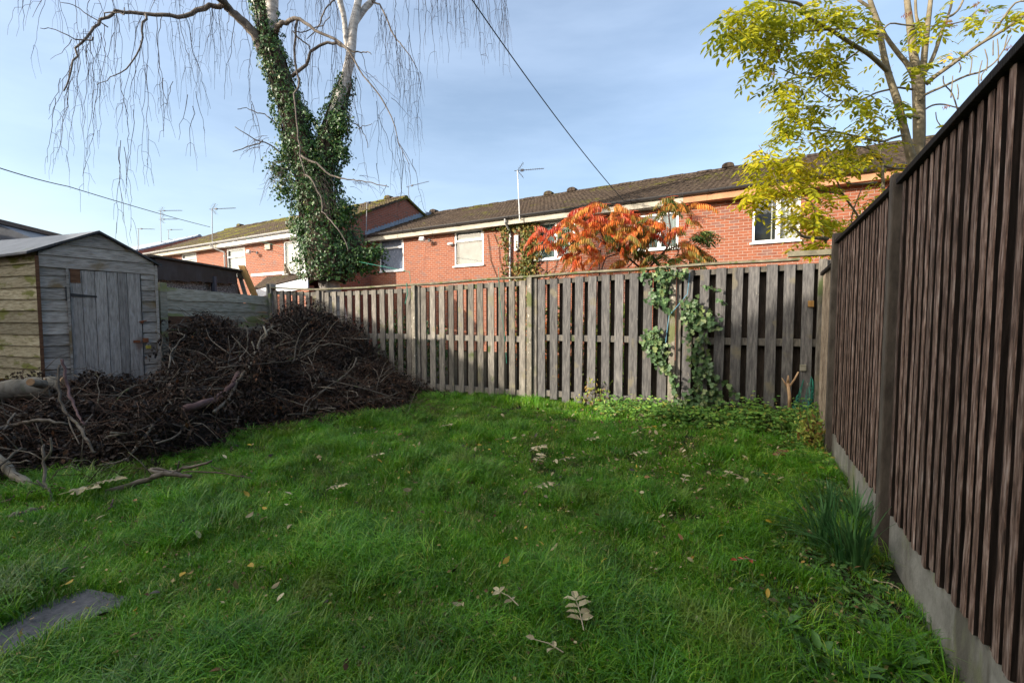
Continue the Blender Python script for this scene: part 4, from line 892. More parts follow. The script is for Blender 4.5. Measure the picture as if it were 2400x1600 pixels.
LB = [([(440, 320), (380, 210), (300, 120), (220, 50), (160, 30), (70, 45), (-46, 100), (-176, 90), (-326, 80), (-456, 75), (-556, 120), (-626, 190), (-696, 300), (-736, 420), (-776, 560)], [36, 28, 24, 20, 14, 13, 11, 10, 9, 8, 7, 6, 5, 4, 3], [11, 9.3]),
      ([(225, 55), (190, 10), (120, -50), (0, -150), (-200, -260), (-450, -280), (-700, -220), (-900, -100)], [20, 20, 18, 15, 12, 9, 6, 3], [10.7, 9]),
      ([(505, 195), (530, 165), (560, 140), (610, 128), (660, 120), (760, 190), (880, 240), (960, 320), (1050, 470), (1150, 590), (1220, 720), (1270, 880), (1330, 1010)], [16, 14, 13, 12, 10, 8, 7, 6, 4, 4, 3, 2, 1.5], [10.9, 9.8]),
      ([(615, 465), (700, 390), (730, 315), (800, 268), (890, 265), (950, 300), (1020, 322), (1060, 318), (1095, 335)], [11, 9, 8, 8, 8, 6, 4, 3, 2], [10.9, 10.6]),
      ([(660, 122), (635, 160), (630, 380), (650, 500), (630, 620), (650, 800), (665, 950), (700, 1070)], [7, 6, 6, 5, 5, 4, 4, 3], [10.8, 10.2]),
      ([(655, 950), (760, 1000), (850, 1075), (930, 1095), (1000, 1105), (1100, 1120), (1210, 1145)], [7, 6, 5, 4, 3, 3, 2], [10.5, 10]),
      ([(690, 1065), (740, 1110), (790, 1200), (800, 1290), (850, 1350), (920, 1440), (960, 1540)], [6, 5, 5, 4, 4, 3, 2], [10.4, 10]),
      ([(560, 950), (480, 890), (380, 850), (260, 780)], [5, 4, 3, 2], [10.8, 10.4]), ([(430, 868), (340, 900), (245, 935)], [3, 3, 2], [10.5, 10.3]),
      ([(515, 765), (460, 710), (400, 690), (330, 662), (285, 672)], [4, 3, 3, 2, 2], [10.8, 10.6]),
      ([(1100, 5), (1150, 30), (1190, 110), (1240, 220), (1300, 300), (1385, 430)], [6, 5, 5, 4, 3, 2], [11.6, 11]),
      ([(1180, -150), (1350, -230), (1550, -200), (1750, -130), (1900, -60)], [11, 9, 7, 5, 3], [11.8, 10.8]), ([(1060, -400), (1300, -420), (1500, -330), (1650, -200)], [10, 8, 6, 3], [11.6, 11.4]),
      ([(520, -300), (650, -350), (780, -240), (860, -80)], [9, 7, 5, 3], [11, 10.2]),
      ([(620, 200), (650, 230), (700, 270), (725, 310)], [4, 4, 4, 3], [10.8, 10.8]), ([(870, 0), (830, 40), (790, 110), (760, 190), (700, 230)], [5, 4, 4, 3, 2], [11, 10.9]), ([(620, 190), (700, 190), (800, 150), (850, 100)], [3, 3, 3, 2], [10.8, 10.8]),
      ([(940, 690), (970, 740), (1020, 780), (1060, 830), (1080, 900)], [4, 4, 3, 2, 2], [11.2, 10.9]), ([(1020, 785), (1060, 770), (1100, 758)], [2, 2, 1.5], [11, 10.9]),
      ([(-556, 120), (-500, 80), (-420, 90), (-400, 60)], [4, 3, 3, 2], [9.6, 9.6]), ([(-526, 160), (-620, 100), (-720, 35), (-810, 15)], [3, 2.5, 2, 1.5], [9.6, 9.3]), ([(-596, 235), (-720, 240), (-840, 180), (-930, 175)], [4, 3, 2, 1.5], [9.6, 9.3]),
      ([(-275, 90), (-310, 180), (-320, 300), (-400, 420), (-500, 470), (-590, 520)], [6, 5, 4, 3, 2, 1.5], [9.9, 9.4])]
for pts, hw, Y in LB:
    a, b = stem(pts, hw, Y, sub=3); b = [max(x, .006) for x in b]; limbs.tube([p+Vector((random.gauss(0, .012), random.gauss(0, .02), random.gauss(0, .012))) for p in a], b, 7); LP.append((a, b))
limbs.build('branches', M['birch_limb'], bt, smooth=True)
tw = MB()
def strand(p0, p1, r=.0075, side=1.0):
    L = (p1-p0).length; n = max(4, int(L/.13)); pts = wob_line(p0, p1, n, .16)
    tw.tube(pts, [r*(1-.6*i/n) for i in range(n+1)], 3)
    k = int(L*1.9*side)
    for _ in range(k):
        i = random.randint(1, n-1); q = pts[i]; l = random.uniform(.15, .75)*(.5+.5*side)
        an = random.uniform(0, 6.28); o1 = Vector((math.cos(an), math.sin(an)*.8, 0))*random.uniform(.05, .28)
        e = q+o1+Vector((0, 0, -l)); m = max(3, int(l/.12)); pp = [q]
        for j in range(1, m+1):
            t = j/m; pp.append(q+o1*math.sqrt(t)+Vector((random.gauss(0, .012), random.gauss(0, .012), -l*t*t if t < .5 else -l*t+l*.25*(1-t)*2)))
        tw.tube(pp, [r*.55*(1-.5*j/m) for j in range(m+1)], 3)
S1 = [(440, 380, 340, 1010), (480, 300, 400, 980), (560, 180, 550, 1080), (560, 195, 545, 1180), (640, 150, 645, 850), (600, 500, 500, 1080), (870, 100, 735, 900), (735, 480, 735, 1400), (830, 340, 820, 680), (820, 670, 780, 1200), (900, 100, 905, 1130),
      (860, 250, 905, 560), (740, 860, 700, 1430), (730, 900, 765, 1370), (960, 100, 1000, 800), (1000, 90, 1020, 850), (1100, 120, 1200, 560), (1200, 560, 1250, 820), (1140, 110, 1290, 690), (1150, 580, 1095, 850), (1180, 650, 1170, 960), (1440, 100, 1385, 600),
      (1490, -40, 1540, 620), (1540, 620, 1580, 980), (1300, 60, 1320, 260), (1400, 80, 1360, 240), (620, 200, 590, 600), (440, 240, 290, 360), (430, 420, 250, 720), (340, 600, 330, 1000), (370, 480, 300, 690), (545, -60, 545, 250), (600, -60, 590, 180), (800, -60, 810, 200), (700, 200, 640, 600),
      (860, 300, 740, 700), (130, -60, 150, 190), (125, -60, 118, 90), (200, -60, 203, 60), (290, -60, 210, 110), (700, -60, 690, 400), (450, -60, 540, 400), (1100, -60, 1080, 120), (990, -60, 900, 120), (1230, -60, 1240, 110), (1000, 480, 1075, 740), (1060, 500, 1030, 700), (760, 900, 775, 1130), (905, 400, 890, 1000)]
S2 = [(1115, 20, 1280, 570), (1230, -60, 1270, 500), (1310, -60, 1330, 450), (1390, -60, 1410, 570), (1460, -60, 1480, 380), (1560, -60, 1565, 380), (1640, -60, 1655, 210), (1720, -60, 1775, 400), (1190, 120, 1175, 530), (1800, -60, 1829, 300), (1330, 200, 1400, 460), (960, 320, 1070, 1100), (990, 400, 1010, 800),
      (1040, 330, 1100, 600), (1130, 620, 1135, 1000), (1140, 700, 1300, 1100), (1220, 600, 1350, 720), (1270, 880, 1380, 1060), (950, 680, 1060, 830), (760, 200, 720, 550), (860, 270, 880, 520), (800, 160, 770, 640), (880, 250, 900, 640), (700, 400, 720, 640), (740, 320, 740, 700), (660, 130, 620, 420), (900, 10, 850, 300),
      (780, -60, 800, 160), (700, -60, 700, 130), (850, -60, 840, 120), (620, -60, 560, 60), (960, 330, 1200, 620), (1060, 440, 1250, 600), (1290, 930, 1330, 1150), (1130, 1000, 1160, 1190), (1190, 1130, 1150, 1200), (380, 850, 380, 1060), (480, 890, 430, 1010), (330, -60, 365, 640), (365, 640, 395, 860), (1500, -60, 1505, 160), (1420, -60, 1450, 300), (1250, 230, 1290, 420), (1600, -60, 1620, 220), (1760, -60, 1740, 230), (690, 1080, 600, 1540), (670, 960, 655, 1300), (590, 950, 610, 1280), (1330, 1000, 1340, 1130)]
for (x0, y0, x1, y1) in S1:
    Y = random.uniform(9.2, 10.2); strand(at(*C1(x0, y0), Y), at(*C1(x1, y1), Y+random.uniform(-.4, .4)), side=1.1)
for (x0, y0, x1, y1) in S2:
    Y = random.uniform(10.2, 11.4); strand(at(*C2(x0, y0), Y), at(*C2(x1, y1), Y+random.uniform(-.4, .4)), side=.9)
for P, r in LP[:3]+LP[10:14]:
    for _ in range(26):
        i = random.randint(len(P)//5, len(P)-1); p = P[i]+Vector((random.gauss(0, .05), random.gauss(0, .05), 0)); L = random.uniform(.4, 1.9)
        strand(p, p+Vector((random.gauss(0, .16), random.gauss(0, .2), -L)), r=.0055, side=1.3)
# fine twigs fanning left and right of the ivy base
for cx, cy, n, sx, sy in ((560, 1040, 26, -1, 1), (760, 1090, 26, 1, 1), (820, 1250, 22, .4, 1), (1000, 1110, 12, 1, .6), (430, 870, 10, -1, .6)):
    for _ in range(n):
        p = at(*C2(cx+random.gauss(0, 30), cy+random.gauss(0, 40)), random.uniform(10., 10.6)); L = random.uniform(.25, .8); dx = sx*random.uniform(.1, 1)
        pp = [p+Vector((dx*L*t, 0, sy*L*(.25*t-.95*t*t*random.uniform(.7, 1.2)))) for t in (0, .25, .5, .75, 1)]; tw.tube(pp, [.006, .005, .004, .003, .002], 3)
tw.build('twigs', M['twig'], bt)
# ivy on the birch: one climbing plant of its own
iv = thing('ivy', (-4.0, 11.0, .1), 'dense dark green ivy covering both stems of the birch and bulging at its foot', 'ivy')
env = [stem([(835, 1720), (830, 1560), (800, 1400), (765, 1280), (740, 1120), (690, 960), (640, 800), (600, 650), (545, 500), (505, 370), (470, 250), (455, 120), (420, 0), (390, -120)], [156, 182, 160, 140, 126, 118, 108, 96, 88, 82, 74, 70, 64, 56]),
       stem([(790, 1250), (790, 1100), (830, 930), (860, 800), (895, 650), (925, 540), (950, 460)], [120, 112, 98, 88, 68, 55, 44], [11.0, 11.3]),
       stem([(960, 1640), (990, 1560), (930, 1440)], [100, 90, 90])]
lv_p = []; lv_f = []; lv_s = []
bushes = [(735, 730, 16, 22), (920, 760, 42, 60), (530, 1040, 45, 40), (570, 1160, 40, 80), (930, 930, 26, 50), (1120, 1545, 60, 40), (1060, 1600, 80, 60), (590, 950, 60, 60), (680, 1400, 30, 70), (940, 1300, 60, 90)]
for P, r in env:
    for i in range(len(P)-1):
        seg = (P[i+1]-P[i]); L = seg.length; d = seg.normalized(); a = d.orthogonal().normalized(); b = d.cross(a)
        n = int(L*r[i]*2*math.pi*560)
        for _ in range(n):
            t = random.random(); th = random.uniform(0, 2*math.pi); rr = (r[i]*(1-t)+r[i+1]*t)
            c = P[i]+seg*t; nrm = a*math.cos(th)+b*math.sin(th)
            lump = 1+.16*math.sin(c.z*5+th*3)+.10*math.sin(c.z*11-th*5)
            q = c+nrm*(rr*lump*random.uniform(.80, 1.05)); 
            if q.z < .3 or (q.z < 1.2 and random.random() < .6): continue
            lv_p.append(q); lv_f.append(nrm*.35+Vector((random.gauss(0, .3), random.gauss(0, .3), -.8))); lv_s.append(nrm)
for (x, y, rx, ry) in bushes:
    for _ in range(int(rx*ry*.15)+120):
        o_ = Vector((random.gauss(0, px2m(rx)*.55), random.gauss(0, .2), random.gauss(0, px2m(ry)*.55))); c = at(*C2(x, y), 10.95)+o_
        lv_p.append(c); lv_f.append(Vector((random.gauss(0, .6), random.gauss(0, .6), -.5))); lv_s.append(o_.normalized()+Vector((0, -.3, .2)))
n = len(lv_p); print('ivy leaves', n)
up = np.array(lv_s)+rng.normal(size=(n, 3))*.45
scatter_mb = MB(); scatter(scatter_mb, *IVY, np.array(lv_p), frames(np.array(lv_f), up), rng.uniform(.030, .062, n), np.clip(rng.beta(1.5, 2.0, n), 0, 1))
scatter_mb.build('foliage', M['ivy'], iv)
sb_ = MB()
for P, r in env[:2]:
    for k in range(10):
        th = k*.63; pts = []
        for i in range(0, len(P)-1, 2):
            d = (P[i+1]-P[i]).normalized(); a = d.orthogonal().normalized(); b = d.cross(a); th += random.uniform(-.25, .25); pts.append(P[i]+(a*math.cos(th)+b*math.sin(th))*r[i]*.72)
        sb_.tube(pts, .018, 5)
for P, r in env: sb_.tube(P, [x*.66 for x in r], 10)
sb_.build('stems', M['ivy_stem'], iv)

# ------------------------------------------------------------------ ash
at_ = thing('ash_tree', (5.6, 6.6, .1), 'young ash with yellow-green leaves and several grey stems rising behind the brown fence', 'tree')
AY = 6.4
tm = MB(); AB = []
def abr(pts, hw, Y):
    P = smooth_pts(path(pts, C3, Y), 3); r = [max(.0035, h*.84/2.529/F*AY) for h in lerp_list(hw, len(P))]; tm.tube(P, r, 8 if max(hw) > 12 else 5); AB.append((P, r))
root_ = at(*C3(1385, 1010), AY); tm.tube([Vector((root_.x-.1, AY, 0)), root_+Vector((-.04, 0, -.5)), root_], [.15, .105, .10], 10)
abr([(1385, 1010), (1400, 880), (1402, 760), (1400, 620), (1395, 480), (1372, 350), (1352, 180), (1330, 0), (1310, -200)], [40, 33, 35, 35, 36, 25, 22, 17, 10], [6.4, 6.4])
abr([(1405, 480), (1425, 400), (1440, 250), (1470, 0), (1490, -200)], [26, 20, 18, 13, 8], [6.4, 6.5])
abr([(1400, 250), (1410, 200), (1385, 100), (1380, 0)], [10, 10, 9, 8], [6.5, 6.6])
abr([(1425, 440), (1455, 400), (1500, 300), (1560, 120), (1600, 90), (1640, 50), (1680, -40)], [14, 13, 12, 10, 8, 7, 6], [6.4, 6.7]); abr([(1560, 120), (1590, 40), (1600, -60)], [9, 8, 6], [6.6, 6.7])
abr([(1440, 500), (1500, 450), (1600, 380), (1750, 270), (1900, 180), (2040, 80), (2200, -40)], [16, 14, 12, 10, 9, 8, 5], [6.4, 5.9]); abr([(1750, 270), (1820, 215), (1880, 140), (1970, 20), (2060, 10)], [8, 7, 7, 6, 5], [6.2, 6])
abr([(1400, 600), (1440, 560), (1550, 510), (1680, 450), (1770, 425), (1850, 370), (1900, 300), (1950, 210)], [9, 9, 8, 7, 6, 5, 4, 3], [6.3, 6])
abr([(1420, 660), (1480, 625), (1550, 620), (1640, 640), (1700, 615)], [6, 6, 5, 4, 3], [6.4, 6.3]); abr([(1640, 690), (1600, 560), (1550, 500), (1545, 450)], [5, 4, 4, 3], [6.3, 6.2]); abr([(1560, 780), (1510, 720), (1500, 665)], [4, 3, 3], [6.3, 6.3])
abr([(1375, 1000), (1340, 880), (1310, 750), (1285, 650), (1270, 590), (1220, 440), (1185, 290), (1160, 150), (1110, 0), (1080, -150)], [34, 26, 22, 22, 22, 19, 17, 16, 13, 8], [6.35, 6.2])
abr([(1230, 440), (1180, 390), (1100, 320), (1000, 260), (880, 180), (750, 110), (700, 30), (600, 5), (480, -5)], [15, 14, 13, 12, 11, 10, 9, 6, 4], [6.3, 5.5])
abr([(1370, 460), (1330, 380), (1280, 320), (1200, 210), (1130, 70), (1040, 0)], [16, 15, 14, 12, 10, 8], [6.4, 6.3])
abr([(1160, 200), (1080, 180), (1000, 168), (850, 178), (700, 188), (600, 200), (500, 195), (400, 120)], [8, 7, 6, 6, 5, 5, 4, 2], [6.2, 5.5])
abr([(1310, 800), (1240, 820), (1180, 838), (1060, 815), (900, 780), (800, 770), (700, 735), (620, 710)], [8, 8, 7, 7, 6, 5, 4, 3], [6.3, 5.6])
abr([(1230, 530), (1150, 550), (1060, 590), (960, 600), (880, 585), (800, 530)], [7, 6, 5, 4, 4, 2], [6.3, 5.8]); abr([(1050, 300), (980, 350), (900, 405), (780, 460), (660, 440), (570, 400)], [7, 6, 5, 5, 4, 2], [6.2, 5.6])
abr([(1360, 530), (1290, 520), (1250, 520)], [8, 7, 6], [6.4, 6.3]); abr([(1400, 700), (1340, 690), (1300, 720)], [7, 7, 7], [6.35, 6.3]); abr([(1180, 190), (1230, 140), (1330, 150), (1480, 155), (1650, 130), (1750, 60)], [6, 5, 5, 4, 4, 3], [6.2, 6.4])
abr([(1330, 1000), (1200, 985), (1100, 880), (1000, 870)], [8, 6, 5, 3], [6.2, 5.9])
abr([(1190, 1140), (1185, 1020), (1180, 940), (1130, 910), (1090, 860)], [10, 9, 8, 6, 4], [6.1, 6]); abr([(1180, 1000), (1170, 860), (1150, 760)], [5, 4, 3], [6.1, 6.1])
abr([(1060, 1320), (1020, 1250), (950, 1150), (910, 1060), (870, 960), (850, 860)], [7, 7, 6, 5, 4, 3], [6, 5.7]); abr([(1000, 1320), (1010, 1250), (1060, 1120)], [5, 4, 3], [6, 6]); abr([(950, 1150), (820, 1130), (700, 1080), (600, 1080)], [5, 4, 3, 2], [5.9, 5.6]); abr([(1150, 1080), (1000, 1090), (860, 1040), (760, 1060)], [6, 5, 4, 3], [6, 5.6])
abr([(860, 1415), (780, 1410), (710, 1400), (680, 1370), (630, 1340)], [12, 11, 8, 6, 4], [5.6, 5.4]); abr([(850, 1440), (800, 1300), (760, 1200), (640, 1150), (560, 1080), (500, 900)], [7, 6, 5, 4, 3, 2], [5.6, 5.5]); abr([(560, 1080), (540, 1000), (450, 860)], [4, 3, 2], [5.5, 5.4])
# buds and spurs on the bare right-hand twigs
for x, y, h in ((1755, 520, 160), (1700, 450, 110), (1800, 420, 130), (1870, 380, 150), (1905, 300, 90), (1630, 590, 90), (1590, 580, 130), (1840, 330, 90), (1770, 480, 60), (1640, 430, 60)): abr([(x, y), (x+random.randint(0, 12), y-h*.5), (x+random.randint(-10, 25), y-h)], [4, 3.4, 3], [6.1, 6.1])
tm.build('trunk', M['ash_bark'], at_, smooth=True)
blobs = [(330, 120, 110, 95, 62), (470, 190, 110, 70, 40), (560, 80, 150, 90, 62), (850, 60, 120, 70, 46), (800, 300, 110, 55, 34), (560, 250, 80, 40, 18), (480, 400, 60, 40, 9), (600, 480, 110, 45, 26), (880, 430, 110, 70, 28), (1000, 120, 110, 80, 18), (700, 660, 140, 75, 38), (980, 560, 100, 60, 14), (1150, 620, 90, 110, 18), (620, 760, 120, 45, 26), (900, 790, 150, 60, 32), (1120, 760, 110, 60, 12),
         (480, 920, 70, 80, 30), (640, 980, 130, 70, 40), (500, 1100, 110, 80, 44), (750, 1120, 140, 80, 44), (900, 950, 140, 70, 30), (1080, 900, 110, 60, 20), (1180, 1150, 60, 70, 20), (750, 1280, 120, 70, 48), (900, 1310, 90, 70, 30), (800, 1430, 90, 45, 26), (640, 1260, 70, 50, 18), (1270, 980, 60, 25, 8), (1280, 300, 60, 100, 8), (1380, 390, 40, 30, 5), (1480, 90, 60, 50, 7), (1640, 710, 50, 20, 5), (1550, 330, 50, 30, 4), (620, 580, 90, 40, 12), (430, 1180, 50, 30, 12), (1000, 900, 70, 50, 8), (1250, 840, 40, 20, 5), (1820, 130, 25, 30, 3), (350, 240, 60, 40, 8), (1000, 240, 100, 60, 14), (1080, 680, 70, 60, 8), (1700, 60, 100, 60, 9), (1860, 100, 80, 60, 9), (1960, 60, 50, 60, 6), (1600, 300, 60, 60, 4), (1500, 200, 60, 60, 5), (1300, 620, 60, 60, 5), (1760, 30, 60, 30, 3), (1380, 150, 50, 60, 5), (700, 850, 90, 40, 10), (540, 340, 60, 40, 6)]
pos = []; fwd = []; ups = []; scl = []; rn = []; rach = MB()
for (cx, cy, rx, ry, n) in blobs:
    for _ in range(int(n*.88)):
        x, y = cx+random.uniform(-1, 1)*rx*random.uniform(.3, 1.15), cy+random.uniform(-1, 1)*ry*random.uniform(.3, 1.15)
        p = at(*C3(x, y), np.interp(x, [200, 1400], [5.45, 6.3])+random.gauss(0, .28)); an = random.uniform(0, 6.28)
        d = Vector((math.cos(an), math.sin(an), random.uniform(-.9, .1))).normalized(); L = random.uniform(.17, .29); sd_ = d.cross(Vector((0, 0, 1))).normalized(); nup = sd_.cross(d)
        c = min(1, max(0, random.gauss(.58 if y > 850 else .36, .2))); s_ = random.uniform(.055, .085); pts = [p+d*L*t+Vector((0, 0, -.25*L*t*t)) for t in (0, .35, .7, 1)]
        rach.tube(pts, [.0022, .002, .0015, .001], 3, cap=False)
        for k in range(4):
            t = .25+.22*k; b = p+d*L*t+Vector((0, 0, -.25*L*t*t))
            for sg in (-1, 1):
                if random.random() < .08: continue
                pos.append(b); fwd.append(d*.45+sd_*sg+Vector((0, 0, random.uniform(-.6, .05)))); ups.append(nup+Vector((random.gauss(0, .3), random.gauss(0, .3), 0))); scl.append(s_*random.uniform(.85, 1.15)); rn.append(c+random.gauss(0, .06))
        pos.append(pts[-1]); fwd.append(d+Vector((0, 0, -.3))); ups.append(nup); scl.append(s_*1.1); rn.append(c)
mb = MB(); nn_ = len(pos); print('ash leaflets', nn_)
sc3 = np.stack([np.array(scl)*1.15, np.array(scl)*1.25, np.array(scl)], 1)
scatter(mb, *LEAF, np.array(pos), frames(np.array(fwd), np.array(ups)), sc3, np.clip(np.array(rn), 0, 1)); mb.build('crown', M['ash_leaf'], at_); rach.build('leaf_stalks', M['ash_leaf'], at_)
for (x, y) in ((1345, 75), (1310, 85), (1580, 120), (1600, 140), (1560, 625), (1935, 275), (565, 300), (535, 430), (1740, 20), (1795, 60)):
    mb = MB(); c = at(*C3(x, y), 6.1 if x > 1000 else 5.6)
    for _ in range(14):
        o = Vector((random.gauss(0, .014), random.gauss(0, .014), random.uniform(-.02, .02))); e = o+Vector((random.gauss(0, .012), random.gauss(0, .012), -.045)); s_ = Vector((.005, 0, 0))
        mb.add([c+o, c+o.lerp(e, .6)+s_, c+e, c+o.lerp(e, .6)-s_], [(0, 1, 2, 3)])
    mb.build('seed_bunch', M['seed'], at_)

# ------------------------------------------------------------------ sumac
su = thing('sumac_tree', (2.6, 8.0, .1), 'spreading sumac with drooping red, orange and olive fronds above the fence', 'tree')
SY = 7.9
sm_ = MB()
def sbr(pts, hw, Y=(7.9, 7.9)):
    P = smooth_pts(path(pts, C4, Y), 3); sm_.tube(P, [max(.006, h/3.36/F*SY) for h in lerp_list(hw, len(P))], 7); return P
g0_ = Vector((2.5, 8.0, .05))
for pts, hw, Y in [([(1060, 900), (1000, 825), (880, 730), (790, 660), (720, 600), (690, 520), (660, 420)], [9, 8, 7, 7, 6, 5, 4], (7.9, 7.7)), ([(1050, 900), (1095, 815), (1150, 755), (1210, 690), (1245, 620), (1245, 500), (1235, 400), (1270, 340)], [10, 9, 9, 9, 7, 6, 5, 3], (7.95, 7.8)),
                   ([(1225, 690), (1290, 665), (1350, 648), (1440, 600), (1475, 560)], [6, 5, 4, 4, 3], (7.85, 7.6)), ([(690, 900), (685, 830), (690, 760), (700, 690)], [6, 6, 5, 3], (7.6, 7.6)), ([(700, 870), (730, 770), (770, 740), (860, 715), (900, 700)], [5, 5, 4, 4, 3], (7.8, 7.9)),
                   ([(880, 730), (830, 660), (800, 560), (790, 480)], [5, 4, 3, 3], (7.8, 7.9)), ([(740, 640), (660, 600), (560, 590), (480, 560)], [4, 4, 3, 2], (7.7, 7.5)), ([(700, 700), (620, 690), (540, 700), (480, 740)], [4, 3, 3, 2], (7.6, 7.4)), ([(1180, 600), (1130, 540), (1080, 480)], [4, 3, 3], (7.9, 8)), ([(1300, 740), (1310, 700), (1290, 670)], [4, 4, 4], (7.9, 7.8)), ([(910, 830), (980, 760), (1040, 700)], [5, 4, 3], (8, 8))]: sbr(pts, hw, Y)
sm_.tube([Vector((2.5, 8, 0)), at(*C4(1060, 900), 7.95)], [.045, .03], 8); sm_.tube([Vector((1.15, 7.7, 0)), at(*C4(690, 900), 7.6)], [.03, .02], 7)
sm_.build('trunk', M['sumac_bark'], su, smooth=True)
# (x, y, colour mean, number, spread)
tips = [(680, 330, .72, 6, .3), (560, 370, .85, 5, .3), (500, 440, .75, 5, .25), (430, 470, .7, 5, .3), (820, 370, .55, 5, .3), (960, 420, .8, 5, .3), (900, 400, .75, 4, .3), (1080, 430, .6, 5, .3), (1200, 370, .6, 5, .25), (1260, 290, .35, 6, .15), (1350, 340, .55, 5, .2), (1480, 340, .45, 2, .2), (1400, 440, .7, 4, .25), (1470, 590, .03, 9, .05), (1500, 560, .05, 5, .05), (1440, 680, .3, 6, .15),
        (430, 560, .68, 5, .25), (600, 540, .6, 5, .3), (345, 530, .75, 3, .2), (270, 590, .85, 3, .08), (230, 510, .9, 3, .05), (270, 660, .82, 2, .08), (470, 650, .6, 5, .25), (400, 620, .35, 4, .2), (620, 650, .72, 7, .15), (560, 600, .35, 4, .15), (880, 640, .5, 5, .3), (1040, 590, .38, 5, .2), (780, 490, .32, 6, .15), (900, 500, .35, 5, .2), (1040, 520, .5, 5, .3), (520, 770, .78, 4, .15), (480, 740, .45, 4, .2), (1180, 730, .12, 5, .08), (1100, 720, .22, 5, .1),
        (1290, 780, .1, 5, .08), (1200, 800, .08, 4, .05), (1050, 790, .4, 4, .1), (880, 780, .6, 4, .2), (1350, 640, .4, 5, .25), (1390, 720, .45, 5, .2), (690, 740, .75, 3, .15), (1180, 480, .65, 5, .2), (1130, 500, .85, 3, .1), (700, 430, .8, 5, .2), (1300, 520, .55, 5, .25), (1500, 720, .35, 3, .15), (930, 560, .4, 4, .25), (740, 580, .65, 4, .3), (650, 480, .7, 5, .25), (1430, 780, .3, 3, .2), (1000, 480, .5, 5, .3), (960, 520, .42, 5, .3), (1090, 540, .5, 4, .3), (980, 640, .4, 5, .2), (830, 560, .45, 5, .3), (1000, 720, .35, 4, .2), (820, 440, .6, 5, .3)]
pos = []; fwd = []; ups = []; scl = []; rn = []; rach = MB()
for (x, y, cm, n, sp) in tips:
    for k in range(int(n*1.1)):
        o = at(*C4(x+random.gauss(0, 20), y+random.gauss(0, 14)), 7.75+random.gauss(0, .25)); an = random.uniform(0, 6.28)
        if 'x' and x > 1430 and y < 700 and y > 500: an = random.uniform(-1.3, 1.1)
        d = Vector((math.cos(an), math.sin(an)*.7, 0)).normalized(); L = random.uniform(.26, .45); sd_ = Vector((-d.y, d.x, 0)); rise = random.uniform(.0, .5)
        f_ = lambda t: o+d*L*t+Vector((0, 0, L*(rise*t-.65*t*t)))
        o = o-d*L*.35
        rach.tube([f_(t) for t in (0, .25, .5, .75, 1)], [.003, .003, .0025, .002, .001], 3, cap=False, r=.8)
        green = cm < .15; c = cm-.07*(cm > .45)+random.gauss(0, sp*.7); m = 11
        for j in range(2, m+1):
            t = j/m; b = f_(t); ll = .112*(1-.45*abs(t-.5))*random.uniform(.85, 1.1)
            for sg in (-1, 1):
                droop = random.uniform(-2.6, -1.2) if not green else random.uniform(-.7, -.2)
                pos.append(b); fwd.append(sd_*sg*(.55 if not green else 1)+d*.3+Vector((0, 0, droop))); ups.append(sd_*sg*.6+Vector((random.gauss(0, .25), random.gauss(0, .25), .6))); scl.append(ll); rn.append(c+random.gauss(0, .07)+(.12 if random.random() < .1 else 0))
mb = MB(); print('sumac leaflets', len(pos))
s_ = np.array(scl); scatter(mb, *LEAF, np.array(pos), frames(np.array(fwd), np.array(ups)), np.stack([s_*.62, s_*1.15, s_], 1), np.clip(np.array(rn), 0, 1)); mb.build('crown', M['sumac'], su); rach.build('leaf_stalks', M['sumac'], su)

# ------------------------------------------------------------------ climbers and shrubs
def leaf_cloud(name, pts_, mat, label, cat, size, tmpl=IVY, group=None, parent=None, normal=(0, -1, .3), jit=.6, kind=None, colour=None, fw=(0, 0, -1), fj=.5):
    n = len(pts_); P = np.array(pts_); mb = MB(); fwd_ = np.array([fw])+rng.normal(size=(n, 3))*fj; up_ = np.array([normal])+rng.normal(size=(n, 3))*jit
    r_ = rng.random(n) if colour is None else np.clip(colour, 0, 1)
    scatter(mb, *tmpl, P, frames(fwd_, up_), rng.uniform(size[0], size[1], n), r_)
    o = mb.build(name, M[mat], parent)
    if parent is None: tag(o, label, cat, group, kind)
    return o
cl = thing('wall_climber', sz and PB(s_12+.3, -.1, .1), 'autumn-tinted ivy climbing the brick wall between two white windows, over the downpipe', 'ivy')
P_ = []
for (x, y, rx, ry, n) in [(1245, 545, 26, 26, 330), (1240, 590, 20, 26, 300), (1235, 625, 22, 22, 260), (1190, 535, 22, 10, 120), (1186, 560, 10, 28, 90), (1192, 600, 5, 34, 60), (1182, 625, 3, 22, 25), (1222, 640, 16, 12, 120), (1165, 528, 30, 4, 40), (1215, 520, 40, 5, 110), (1262, 580, 8, 50, 90), (1290, 640, 14, 8, 10)]:
    for _ in range(n):
        s, z = sz(OB, 0, x+random.gauss(0, rx*.5), y+random.gauss(0, ry*.5)); P_.append(PB(s, -.04-random.random()*.16, min(z, ZB-.3)))
for _ in range(500): P_.append(PB(s_12+.3+random.gauss(0, .28), -.05-random.random()*.15, random.uniform(.3, 3.2)))
leaf_cloud('foliage', P_, 'climber', '', '', (.05, .10), parent=cl, normal=(-.5, -.85, .2))
mb = MB()
for k in range(9):
    s = s_12-.1+k*.07; pts = [PB(s+random.gauss(0, .02)*i*.6+(k-3)*.035*i, -.03, .1+i*.46) for i in range(10)]; mb.tube(pts, .012, 4)
for k in range(10):
    s, z = sz(OB, 0, 1300+random.uniform(-40, 60), 635+random.uniform(-10, 15)); mb.tube([PB(s, -.01, z-.3), PB(s+.15, -.01, z-.1), PB(s+.25+random.random()*.2, -.01, z+.05)], .006, 3)
mb.build('stems', M['ivy_stem'], cl)
